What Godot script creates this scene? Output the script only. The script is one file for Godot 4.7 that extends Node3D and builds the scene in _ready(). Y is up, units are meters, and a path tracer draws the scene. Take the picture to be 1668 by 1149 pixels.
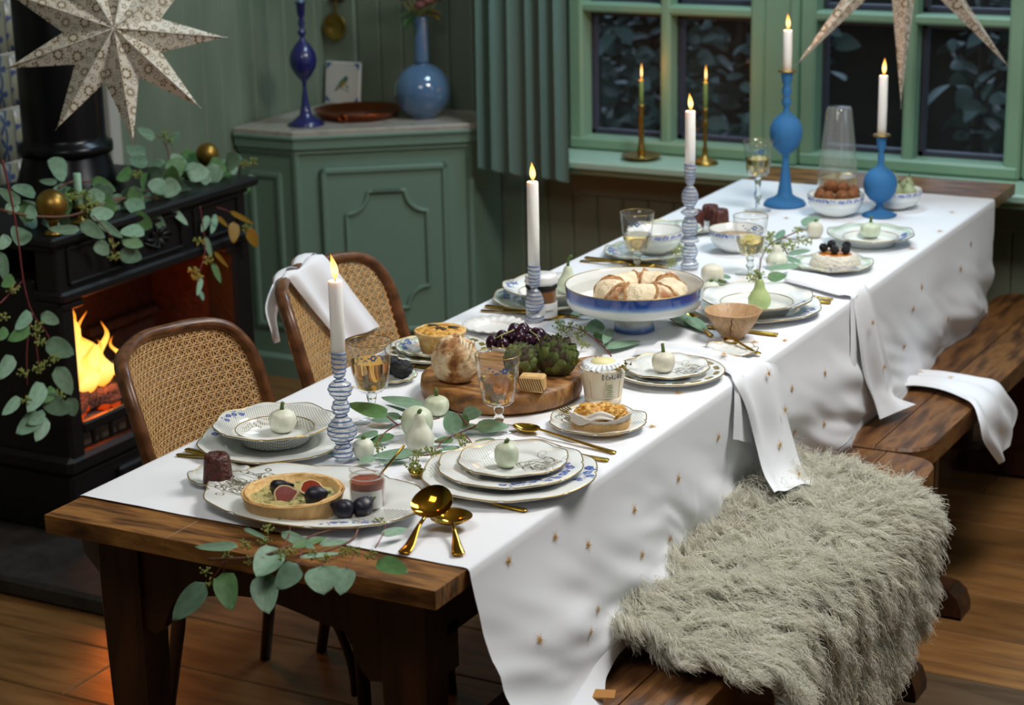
extends Node3D
# A festive farmhouse table by candlelight. Metres, y up; the table runs along -z.

var M := {}
var rng := RandomNumberGenerator.new()

# ------------------------------------------------------------------ mesh building
class MB:
	var st := SurfaceTool.new()
	var n := 0
	var g := 1
	func _init():
		st.begin(Mesh.PRIMITIVE_TRIANGLES)
	# rows[j][i]; the normal is d/dj x d/di. plan > 0 lays uv flat on xz
	func grid(R: Array, plan := 0.0, cols = null, us := 1.0, vs := 1.0) -> MB:
		var nj: int = R.size()
		var ni: int = R[0].size()
		for j in nj:
			var row: PackedVector3Array = R[j]
			for i in ni:
				var p: Vector3 = row[i]
				st.set_smooth_group(g)
				if cols != null: st.set_color(cols[j][i])
				if plan > 0.0: st.set_uv(Vector2(p.x / (2.0 * plan) + 0.5, p.z / (2.0 * plan) + 0.5))
				else: st.set_uv(Vector2(us * i / (ni - 1.0), vs * j / (nj - 1.0)))
				st.add_vertex(p)
		for j in nj - 1:
			for i in ni - 1:
				var a := n + j * ni + i
				st.add_index(a); st.add_index(a + 1); st.add_index(a + ni)
				st.add_index(a + 1); st.add_index(a + ni + 1); st.add_index(a + ni)
		n += nj * ni
		return self
	# profile (radius, height) from the bottom centre outwards, up and back in; a repeated point makes a crease
	func lathe(prof: Array, seg := 32, at := Vector3.ZERO, rf = null, plan := 0.0) -> MB:
		var R := []
		var last = null
		for k in prof.size():
			var q: Vector2 = prof[k]
			if last != null and q == last and R.size() > 1:
				grid(R, plan); g += 1; R = []
			last = q
			var row := PackedVector3Array()
			for i in seg + 1:
				var a := TAU * (i % seg) / seg
				var m = 1.0 if rf == null else rf.call(a, q)
				if m is Vector2: row.append(at + Vector3(cos(a) * q.x * m.x, q.y + m.y, sin(a) * q.x * m.x))
				else: row.append(at + Vector3(cos(a) * q.x * m, q.y, sin(a) * q.x * m))
			R.append(row)
		grid(R, plan); g += 1
		return self
	# a swept tube; radius is a number or one for each point; flat squeezes it along up
	func tube(path: Array, radius, seg := 8, flat := 1.0, up := Vector3.UP, ends := true) -> MB:
		var R := []
		var m: int = path.size()
		var side := Vector3.ZERO
		for k in m:
			var t: Vector3 = (path[mini(k + 1, m - 1)] - path[maxi(k - 1, 0)]).normalized()
			var s := t.cross(up)
			if s.length() < 0.05: s = t.cross(Vector3(0.3, 0.2, 1).normalized())
			s = s.normalized()
			if k > 0 and s.dot(side) < 0.0: s = -s
			side = s
			var b := s.cross(t).normalized()
			var r: float = radius[k] if radius is Array or radius is PackedFloat32Array else radius
			var row := PackedVector3Array()
			for i in seg + 1:
				var a := TAU * (i % seg) / seg
				row.append(path[k] + s * cos(a) * r + b * sin(a) * r * flat)
			R.append(row)
		if ends:
			var c0 := PackedVector3Array(); var c1 := PackedVector3Array()
			for i in seg + 1: c0.append(path[0]); c1.append(path[m - 1])
			R.push_front(c0); R.append(c1)
		# make outward
		var a0: Vector3 = R[1][0]; var dj: Vector3 = R[2][0] - a0; var di: Vector3 = R[1][1] - a0
		if dj.cross(di).dot(a0 - path[0]) < 0.0:
			for j in R.size():
				var rr: PackedVector3Array = R[j]; rr.reverse(); R[j] = rr
		grid(R); g += 1
		return self
	func face(P: Array, c: Vector3) -> MB:   # a flat convex polygon turned away from c
		var nm: Vector3 = (P[1] - P[0]).cross(P[2] - P[0])
		var mid := Vector3.ZERO
		for p in P: mid += p
		mid /= P.size()
		var Q := P
		if nm.dot(mid - c) > 0.0:   # counter-clockwise seen from outside: turn it round
			Q = P.duplicate(); Q.reverse()
		st.set_smooth_group(-1)
		for k in range(1, Q.size() - 1):
			for p in [Q[0], Q[k], Q[k + 1]]:
				st.set_uv(Vector2(p.x, p.z)); st.add_vertex(p); st.add_index(n); n += 1
		return self
	# a box with chamfered edges; t turns and places it
	func box(size: Vector3, at := Vector3.ZERO, bev := 0.004, turn := Basis()) -> MB:
		var h := size * 0.5
		var b := minf(bev, minf(h.x, minf(h.y, h.z)) * 0.49)
		var v := func(sx, sy, sz, ax):
			var q := Vector3(sx * (h.x - (0.0 if ax == 0 else b)), sy * (h.y - (0.0 if ax == 1 else b)), sz * (h.z - (0.0 if ax == 2 else b)))
			return at + turn * q
		for s in [-1, 1]:
			face([v.call(s, -1, -1, 0), v.call(s, 1, -1, 0), v.call(s, 1, 1, 0), v.call(s, -1, 1, 0)], at)
			face([v.call(-1, s, -1, 1), v.call(1, s, -1, 1), v.call(1, s, 1, 1), v.call(-1, s, 1, 1)], at)
			face([v.call(-1, -1, s, 2), v.call(1, -1, s, 2), v.call(1, 1, s, 2), v.call(-1, 1, s, 2)], at)
			for u in [-1, 1]:
				face([v.call(s, u, -1, 0), v.call(s, u, 1, 0), v.call(s, u, 1, 1), v.call(s, u, -1, 1)], at)
				face([v.call(s, -1, u, 0), v.call(s, 1, u, 0), v.call(s, 1, u, 2), v.call(s, -1, u, 2)], at)
				face([v.call(-1, s, u, 1), v.call(1, s, u, 1), v.call(1, s, u, 2), v.call(-1, s, u, 2)], at)
				for w in [-1, 1]:
					face([v.call(s, u, w, 0), v.call(s, u, w, 1), v.call(s, u, w, 2)], at)
		return self
	# an upright prism over a plan outline (x, z), chamfered along the top
	func prism(P: Array, y0: float, y1: float, bev := 0.0) -> MB:
		var c := Vector2.ZERO
		for p in P: c += p
		c /= P.size()
		var cc := Vector3(c.x, (y0 + y1) * 0.5, c.y)
		var lo := []; var hi := []; var top := []
		for p in P:
			var q: Vector2 = p
			lo.append(Vector3(q.x, y0, q.y)); hi.append(Vector3(q.x, y1 - bev, q.y))
			var d := (c - q); d = d.normalized() * minf(bev, d.length())
			top.append(Vector3(q.x + d.x, y1, q.y + d.y))
		face(lo, cc); face(top, cc)
		for k in P.size():
			var m := (k + 1) % P.size()
			face([lo[k], lo[m], hi[m], hi[k]], cc)
			if bev > 0.0: face([hi[k], hi[m], top[m], top[k]], cc)
		return self
	func done(tangents := false) -> ArrayMesh:
		st.generate_normals()
		return st.commit()

func V(x: float, y: float, z: float) -> Vector3: return Vector3(x, y, z)
func mb() -> MB: return MB.new()

# ------------------------------------------------------------------ naming
var taken := {}
func numbered(s: String) -> String:
	taken[s] = taken.get(s, -1) + 1
	return s if taken[s] == 0 else "%s_%03d" % [s, taken[s]]
func tag(o: Node3D, label: String, category: String, group := "") -> Node3D:
	o.set_meta("label", label); o.set_meta("category", category)
	if group: o.set_meta("group", group)
	return o
func thing(called: String, label: String, category: String, at := Vector3.ZERO, turn := 0.0, group := "") -> Node3D:
	var o := Node3D.new(); o.name = numbered(called); add_child(o)
	o.position = at; o.rotation.y = turn
	return tag(o, label, category, group)
func part(called: String, mesh, m, parent: Node3D, at := Vector3.ZERO) -> MeshInstance3D:
	var o := MeshInstance3D.new(); o.name = called
	o.mesh = mesh.done() if mesh is MB else mesh
	if m is String: m = M[m]
	o.material_override = m; o.position = at
	o.cast_shadow = GeometryInstance3D.SHADOW_CASTING_SETTING_ON
	parent.add_child(o, true)
	return o
func struct(called: String, mesh, m, at := Vector3.ZERO) -> MeshInstance3D:
	var o := part(called, mesh, m, self, at); o.set_meta("kind", "structure")
	return o
func sframe(called: String) -> Node3D:
	var o := Node3D.new(); o.name = called; add_child(o); o.set_meta("kind", "structure"); return o
func copy(o: Node3D, called: String, label: String, at: Vector3, turn := 0.0, scl := 1.0) -> Node3D:
	var c := o.duplicate() as Node3D; c.name = numbered(called); add_child(c)
	c.position = at; c.rotation = Vector3(0, turn, 0); c.scale = Vector3.ONE * scl
	c.set_meta("label", label)
	return c

# ------------------------------------------------------------------ materials
func C(hex: String) -> Color: return Color(hex)
func mk(key: String, col: Color, rough := 0.6, metal := 0.0, spec := 0.5) -> StandardMaterial3D:
	var m := StandardMaterial3D.new()
	m.albedo_color = col; m.roughness = rough; m.metallic = metal; m.metallic_specular = spec
	m.resource_name = key; M[key] = m
	return m
func noise_tex(freq: float, oct: int, ramp: Array, size := 256, sd := 1, warp := 0.0, kind := FastNoiseLite.TYPE_SIMPLEX_SMOOTH) -> NoiseTexture2D:
	var f := FastNoiseLite.new(); f.seed = sd; f.noise_type = kind; f.frequency = freq
	f.fractal_octaves = oct
	if warp > 0.0:
		f.domain_warp_enabled = true; f.domain_warp_amplitude = warp; f.domain_warp_frequency = freq * 0.7
	var t := NoiseTexture2D.new(); t.noise = f; t.width = size; t.height = size; t.seamless = true
	if ramp.size():
		var gr := Gradient.new()
		var offs := PackedFloat32Array(); var cs := PackedColorArray()
		for k in ramp.size():
			offs.append(k / (ramp.size() - 1.0)); cs.append(ramp[k])
		gr.offsets = offs; gr.colors = cs
		t.color_ramp = gr
	return t
func tri(m: StandardMaterial3D, scl: Vector3, world := false):
	m.uv1_triplanar = true; m.uv1_scale = scl; m.uv1_world_triplanar = world
	m.uv1_triplanar_sharpness = 4.0
func grained(key: String, ramp: Array, scl: Vector3, rough := 0.5, relief := 0.0, sd := 1, freq := 0.012, warp := 30.0) -> StandardMaterial3D:
	var m := mk(key, Color.WHITE, rough)
	m.albedo_texture = noise_tex(freq, 5, ramp, 512, sd, warp)
	if relief > 0.0:
		m.heightmap_enabled = true; m.heightmap_texture = noise_tex(freq * 2.0, 5, [], 512, sd + 9, warp); m.heightmap_scale = relief
	tri(m, scl)
	return m
func glassy(key: String, col: Color, alpha: float, rough := 0.02) -> StandardMaterial3D:
	var m := mk(key, Color(col, alpha), rough); m.transparency = BaseMaterial3D.TRANSPARENCY_ALPHA
	return m
func liquid(key: String, col: Color, scale := 0.033) -> StandardMaterial3D:
	var m := mk(key, Color(col, 0.02), 0.0); m.refraction_enabled = true; m.refraction_scale = scale
	m.transparency = BaseMaterial3D.TRANSPARENCY_ALPHA
	return m
func shining(key: String, col: Color, energy: float) -> StandardMaterial3D:
	var m := mk(key, col, 0.6); m.emission_enabled = true; m.emission = col; m.emission_energy_multiplier = energy
	return m

func make_materials():
	var x := mk("green_wall", C("848f7c"), 0.55)
	x.albedo_texture = noise_tex(0.01, 4, [C("c9d2cb"), C("ffffff")], 256, 3); tri(x, V(1.2, 0.4, 1.2))
	mk("green_window", C("84a487"), 0.42); mk("green_sill_lit", C("a3c2ae"), 0.4)  # sill is the window green, lightened in its colour for light falling on it
	mk("green_dark", C("737f6c"), 0.55)
	mk("green_cabinet", C("718a79"), 0.5)
	mk("pale_wall", C("b8b4ac"), 0.7)
	mk("ceiling", C("cfcfc6"), 0.9)
	mk("room_wall", C("6f7f76"), 0.85)
	mk("rebate", C("3a3a48"), 0.5)
	x = grained("marble_top", [C("8d867c"), C("b3ab9f"), C("a39c90")], V(2, 2, 2), 0.35, 0.0, 5)
	for k in 5:
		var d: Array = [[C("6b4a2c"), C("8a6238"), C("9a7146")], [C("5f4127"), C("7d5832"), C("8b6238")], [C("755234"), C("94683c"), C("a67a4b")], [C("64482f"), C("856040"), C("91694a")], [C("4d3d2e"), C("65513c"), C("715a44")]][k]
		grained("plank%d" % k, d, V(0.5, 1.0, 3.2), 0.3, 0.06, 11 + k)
	grained("old_wood", [C("301b0e"), C("5d3b20"), C("84592f"), C("553419")], V(3.6, 2.0, 0.7), 0.42, 0.15, 21)
	grained("table_wood", [C("2e1b0c"), C("6c4622"), C("986a36"), C("6e4822")], V(0.8, 2.0, 5.0), 0.4, 0.16, 23)
	grained("dark_wood", [C("1d100a"), C("3b2213"), C("4f2d18")], V(2.5, 0.7, 2.5), 0.38, 0.06, 25)
	grained("chair_wood", [C("432a19"), C("6a4429"), C("80553a")], V(4, 4, 4), 0.3, 0.0, 27)
	x = mk("cane", C("e6bf86"), 0.4)
	x.albedo_texture = noise_tex(0.05, 3, [C("dccbb2"), C("ffffff")], 128, 5); tri(x, V(6, 6, 6))
	x = mk("linen", C("eff1f6"), 0.9, 0.0, 0.3)
	x.heightmap_enabled = true; x.heightmap_texture = noise_tex(0.4, 2, [], 256, 31); x.heightmap_scale = 0.012; tri(x, V(9, 9, 9)); x.rim_enabled = true; x.rim = 0.2
	x = mk("curtain", C("677e75"), 0.95, 0.0, 0.2); x.rim_enabled = true; x.rim = 0.3
	mk("embroidery", C("c4923c"), 0.5, 0.1)
	mk("gold", C("c09a3a"), 0.17, 1.0)
	mk("gold_deep", C("b8892a"), 0.1, 1.0)
	mk("brass", C("a98a48"), 0.35, 1.0)
	mk("copper", C("a5542c"), 0.3, 1.0)
	mk("gold_line", C("a98d4e"), 0.35, 0.8)
	x = mk("bauble", C("9c7a3a"), 0.38, 0.85)
	x = mk("cast_iron", C("1a1819"), 0.45, 0.3)
	x.heightmap_enabled = true; x.heightmap_texture = noise_tex(0.06, 4, [], 256, 41); x.heightmap_scale = 0.08; tri(x, V(5, 5, 5))
	mk("stove_pipe", C("141519"), 0.28, 0.5)
	x = grained("firebrick", [C("241009"), C("45200f"), C("30150b")], V(3, 3, 3), 0.9, 0.3, 43)
	grained("hearth_stone", [C("231e1b"), C("3a332d")], V(2, 2, 2), 0.7, 0.2, 45)
	grained("charred", [C("120d0b"), C("4a3a33"), C("8c7566"), C("2a1a14")], V(7, 7, 7), 0.95, 0.9, 47, 0.03)
	grained("ash", [C("4e423a"), C("8a7b6d"), C("3b2f28")], V(9, 9, 9), 1.0, 0.8, 49, 0.04)
	x = mk("china", C("eef1ee"), 0.12); x.clearcoat_enabled = true; x.clearcoat = 0.4; x.clearcoat_roughness = 0.05
	mk("china_matt", C("eceae6"), 0.3)
	x = mk("wax", C("fffdf8"), 0.5); x.subsurf_scatter_enabled = true; x.subsurf_scatter_strength = 0.15
	x = mk("wax_pale_blue", C("9cc4d6"), 0.5)
	x = mk("wax_green", C("8aa35c"), 0.5); x.subsurf_scatter_enabled = true; x.subsurf_scatter_strength = 0.3
	x = mk("wax_mint", C("9fc6ad"), 0.5)
	mk("wick", C("1a1512"), 0.9)
	x = mk("blue_matt", C("2f71a9"), 0.75)
	x.heightmap_enabled = true; x.heightmap_texture = noise_tex(0.3, 2, [], 128, 51); x.heightmap_scale = 0.03; tri(x, V(9, 9, 9))
	x = mk("blue_gloss", C("14165f"), 0.08); x.clearcoat_enabled = true; x.clearcoat = 1.0
	x = mk("blue_vase", C("587597"), 0.1); x.clearcoat_enabled = true; x.clearcoat = 1.0; x.clearcoat_roughness = 0.04
	x = glassy("pane_glass", C("f4fbf8"), 0.01); x.metallic_specular = 0.08
	glassy("glass", C("f4fbf8"), 0.006); glassy("jar_glass", C("f4fbf8"), 0.06)
	glassy("glass_ribbed", C("e8ebe8"), 0.42, 0.08)
	liquid("glass_solid", C("fbfffd"), 0.05)
	liquid("wine", C("eab54e"))
	liquid("wine_pale", C("ecd27a"))
	mk("blue_thread", C("1d58a4"), 0.3)
	for k in 4:
		var lc: Color = [C("7fa086"), C("8fae94"), C("5f8652"), C("a4baa6")][k]
		x = mk("leaf%d" % k, lc, 0.5, 0.0, 0.4)
		x.backlight_enabled = true; x.backlight = Color(0.12, 0.16, 0.08)
		x.albedo_texture = noise_tex(0.03, 3, [C("cfd8cf"), C("ffffff")], 128, 61 + k); x.uv1_scale = V(0.7, 0.7, 0.7)
	mk("leaf_gold", C("8a6a1e"), 0.5)
	mk("twig", C("6d4a38"), 0.7)
	mk("twig_red", C("7a3436"), 0.55)
	mk("twig_green", C("93925a"), 0.6)
	mk("seed", C("8f9a4e"), 0.6)
	mk("gourd_white", C("f2f3e4"), 0.45); mk("gourd_mint", C("dfe8d0"), 0.45); mk("gourd_lime", C("bccd8e"), 0.45); mk("gourd_cream", C("f0e8d8"), 0.5); mk("gourd_stem", C("5b7238"), 0.7)
	for k in ["gourd_white", "gourd_mint", "gourd_lime", "gourd_cream"]:
		M[k].albedo_texture = noise_tex(0.03, 3, [C("dfe3d6"), C("ffffff")], 128, 71); tri(M[k], V(9, 9, 9))
	grained("crust", [C("6b3c1d"), C("9d6a3a"), C("d9bf97"), C("e9dcc2"), C("a87443")], V(3.4, 3.4, 3.4), 0.85, 0.3, 81, 0.012)
	grained("crust_pale", [C("a8713c"), C("dcc193"), C("efe2c4"), C("e6d4ad"), C("b5794a")], V(3.5, 3.5, 3.5), 0.85, 0.4, 83, 0.014)
	grained("crust_split", [C("8a552c"), C("b98552"), C("d6b487")], V(9, 9, 9), 0.85, 0.3, 84, 0.02)
	grained("canele", [C("2a0f0b"), C("54221a"), C("6e3323")], V(9, 9, 9), 0.3, 0.35, 85)
	grained("pastry", [C("c98f45"), C("e5bd7b"), C("eed3a0")], V(7, 7, 7), 0.7, 0.2, 87)
	grained("golden_bake", [C("8a4c12"), C("d08a25"), C("efc46a"), C("d9962f")], V(9, 9, 9), 0.45, 0.25, 89, 0.014)
	grained("quiche_fill", [C("8a8636"), C("dccb78"), C("efe3a8"), C("b0a648")], V(16, 16, 16), 0.6, 0.3, 91, 0.03)
	grained("veneer", [C("c99a5a"), C("deb77c"), C("b98444")], V(9, 1.5, 9), 0.6, 0.05, 93)
	grained("veneer_pale", [C("e2d3b4"), C("efe5cc"), C("dccba8")], V(5, 1.2, 5), 0.65, 0.03, 95)
	grained("board_wood", [C("4f3216"), C("8a5c2e"), C("aa7c48"), C("74491f")], V(2.2, 3, 6), 0.5, 0.12, 97)
	grained("bowl_wood", [C("8f6a48"), C("c8a67e"), C("b08a62"), C("d0b08a")], V(7, 2.5, 7), 0.5, 0.04, 99)
	mk("groove", C("4a2b13"), 0.8)
	x = mk("fig_skin", C("22202f"), 0.4); x.albedo_texture = noise_tex(0.02, 3, [C("6a4a5c"), C("ffffff"), C("c0c8e8")], 128, 101); tri(x, V(12, 12, 12))
	x = mk("fig_flesh", C("b0563c"), 0.4); x.albedo_texture = noise_tex(0.2, 2, [C("8a3a2a"), C("ffd0a0")], 128, 103); tri(x, V(20, 20, 20))
	mk("fig_rim", C("e3c99a"), 0.5)
	x = mk("grape", C("3a1c30"), 0.22); x.albedo_texture = noise_tex(0.02, 2, [C("8a6a90"), C("ffffff"), C("b05a70")], 128, 105); tri(x, V(14, 14, 14))
	for k in 3: mk("choke%d" % k, [C("55642f"), C("6d7a42"), C("4a4030")][k], 0.55)
	mk("black_cake", C("26262a"), 0.75); M["black_cake"].heightmap_enabled = true; M["black_cake"].heightmap_texture = noise_tex(0.05, 4, [], 128, 107); M["black_cake"].heightmap_scale = 0.2; tri(M["black_cake"], V(9, 9, 9))
	mk("jam", C("93360a"), 0.12); mk("caramel", C("8a5620"), 0.3)
	mk("paper", C("efeeea"), 0.8); mk("paper_tan", C("d8c2a0"), 0.8)
	x = glassy("parchment", C("f0ebe2"), 0.8, 0.5)
	mk("ink", C("3a3a38"), 0.8); mk("ink_green", C("9ab08a"), 0.8)
	x = mk("foil", C("e6ecee"), 0.35, 0.2); x = mk("foil_gold", C("b79b3c"), 0.25, 1.0)
	mk("butter", C("efe3a8"), 0.5)
	grained("cheese", [C("d6cdb6"), C("efe9da"), C("e3dac4")], V(9, 9, 9), 0.7, 0.4, 109)
	mk("honey", C("c0701a"), 0.2); mk("blackberry", C("15121a"), 0.25); mk("soup", C("d99a1e"), 0.3)
	grained("nut", [C("5e3318"), C("8d5428"), C("a86a38")], V(14, 14, 14), 0.6, 0.4, 111)
	mk("green_fig", C("a3ac84"), 0.55)
	x = mk("fleece", C("fffef8"), 0.6, 0.0, 0.3); x.backlight_enabled = true; x.backlight = Color(0.9, 0.9, 0.88); x.vertex_color_use_as_albedo = true
	mk("hide", C("e6e0ce"), 0.95)
	mk("tan_tag", C("a86f1e"), 0.6)
	mk("hedge_leaf", C("4c6258"), 0.5); mk("hedge_stem", C("2a2118"), 0.9); mk("garden_soil", C("20221c"), 1.0)
	mk("flower", C("6f4038"), 0.8)
	shining("flame_glow", Color(1.0, 0.74, 0.34), 6.0)
	shining("added_light_glow", Color(0.9, 0.95, 1.0), 0.6)  # glow of the added lamp panels and the added side window

func flame_material(key: String, cols: Array, energy: float):
	var gr := Gradient.new(); var offs := PackedFloat32Array(); var cs := PackedColorArray()
	for k in cols.size(): offs.append(k / (cols.size() - 1.0)); cs.append(cols[k])
	gr.offsets = offs; gr.colors = cs
	var t := GradientTexture2D.new(); t.gradient = gr; t.width = 8; t.height = 128; t.fill_from = Vector2(0, 0); t.fill_to = Vector2(0, 1)
	var m := mk(key, Color.BLACK, 1.0)
	m.emission_enabled = true; m.emission = Color.BLACK; m.emission_texture = t; m.emission_energy_multiplier = energy
	M[key] = m

# ------------------------------------------------------------------ the scene
func _ready():
	rng.seed = 7
	# camera
	var cam := Camera3D.new(); cam.name = "Camera"; add_child(cam)
	cam.transform = Transform3D(Basis(V(0.881227, -0.020042, -0.472268), V(-0.113681, 0.960791, -0.252897), V(0.458819, 0.276548, 0.844397)), V(1.712, 1.864, 2.245))
	var ca := CameraAttributesPhysical.new()
	ca.frustum_focal_length = 67.496; ca.frustum_focus_distance = 3.5; ca.exposure_aperture = 5.0
	cam.attributes = ca
	cam.current = true
	# sky: the last of dusk
	var we := WorldEnvironment.new(); we.name = "WorldEnvironment"; add_child(we)
	var env := Environment.new(); we.environment = env
	env.background_mode = Environment.BG_SKY
	var sm := ProceduralSkyMaterial.new()
	sm.sky_top_color = Color(0.38, 0.44, 0.52); sm.sky_horizon_color = Color(0.44, 0.48, 0.52)
	sm.ground_bottom_color = Color(0.1, 0.11, 0.11); sm.ground_horizon_color = Color(0.3, 0.33, 0.36)
	sm.sky_energy_multiplier = 2.6; sm.ground_energy_multiplier = 0.4
	env.sky = Sky.new(); env.sky.sky_material = sm
	env.tonemap_mode = Environment.TONE_MAPPER_LINEAR
	env.tonemap_exposure = 0.56
	env.sdfgi_enabled = true; env.ssao_enabled = true; env.ssil_enabled = true
	# unseen area lights added: key, side fill, overhead fill, cool far end
	area_light("AddedKeyLight", V(1.05, 2.7, -1.6), V(0.1, 0.7, -0.75), Vector2(0.7, 0.7), Color(1.0, 0.985, 0.965), 8.2)
	area_light("AddedSideLight", V(2.84, 2.3, -2.0), V(0.0, 0.8, -1.6), Vector2(1.2, 1.0), Color(0.8, 0.9, 1.0), 0.8)
	area_light("AddedFillLight", V(0.2, 2.9, 0.7), V(0.15, 0.6, -0.6), Vector2(1.1, 1.1), Color(1.0, 0.99, 0.975), 4.2)
	area_light("AddedCoolLight", V(-0.3, 2.88, -2.75), V(-0.28, 0.7, -2.9), Vector2(0.6, 0.6), Color(0.8, 0.93, 1.0), 4.2)

	make_materials()
	flame_material("candle_flame", [Color(1.0, 0.62, 0.22), Color(1.0, 0.9, 0.62), Color(1.0, 0.82, 0.45), Color(1.0, 0.55, 0.16)], 4.0)
	flame_material("hearth_flame", [Color(1.0, 0.55, 0.14), Color(1.0, 0.84, 0.46), Color(1.0, 0.76, 0.32), Color(1.0, 0.5, 0.1)], 3.4)
	flame_material("ember_glow", [Color(1.0, 0.25, 0.03), Color(1.0, 0.35, 0.05)], 0.9)
	room()
	fireplace()
	corner_cabinet()
	table_and_cloth()
	benches()
	chairs()
	tableware()
	food()
	greenery()
	hanging_stars()
	# what there is several of goes by a shared group name
	var many := {"plate": "plates laid on the table", "knife": "gold cutlery on the table", "fork": "gold cutlery on the table", "spoon": "gold cutlery on the table", "ladle": "gold cutlery on the table", "wine glass": "wine glasses on the table", "candlestick": "candlesticks about the room", "candle": "candles about the room", "gourd": "pale gourds on the table", "pumpkin": "small pumpkins on plates", "cake": "canelé cakes", "fig": "figs on the table", "napkin": "white star napkins", "bench": "plank benches along the table", "chair": "cane chairs along the table", "bowl": "bowls on the table", "sprig": "eucalyptus sprigs on the table", "paper star": "hanging paper stars", "bauble": "gold baubles on the mantel", "blackberry": "blackberries on the cheese", "artichoke": "artichokes on the board", "biscuit": "charcoal biscuits", "lamp": "added lamps under the ceiling", "hedge": "hedges outside the windows", "jar": "open and closed jars on the table"}
	for o in get_children():
		if o.has_meta("category") and not o.has_meta("group") and many.has(o.get_meta("category")): o.set_meta("group", many[o.get_meta("category")])

func area_light(called: String, at: Vector3, to: Vector3, size: Vector2, col: Color, energy: float):
	var l := AreaLight3D.new(); l.name = called; add_child(l)
	l.look_at_from_position(at, to, V(0, 0, -1) if absf(at.x - to.x) < 0.01 else Vector3.UP)
	l.area_size = size; l.light_color = col; l.light_energy = energy; l.area_normalize_energy = true
	l.area_range = 12.0
	l.shadow_enabled = true
func omni(called: String, parent: Node, at: Vector3, col: Color, energy: float, size: float):
	var l := OmniLight3D.new(); l.name = called; parent.add_child(l, true); l.position = at
	l.light_color = col; l.light_energy = energy; l.light_size = size; l.omni_range = 9.0; l.omni_attenuation = 2.0; l.shadow_enabled = true

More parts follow.
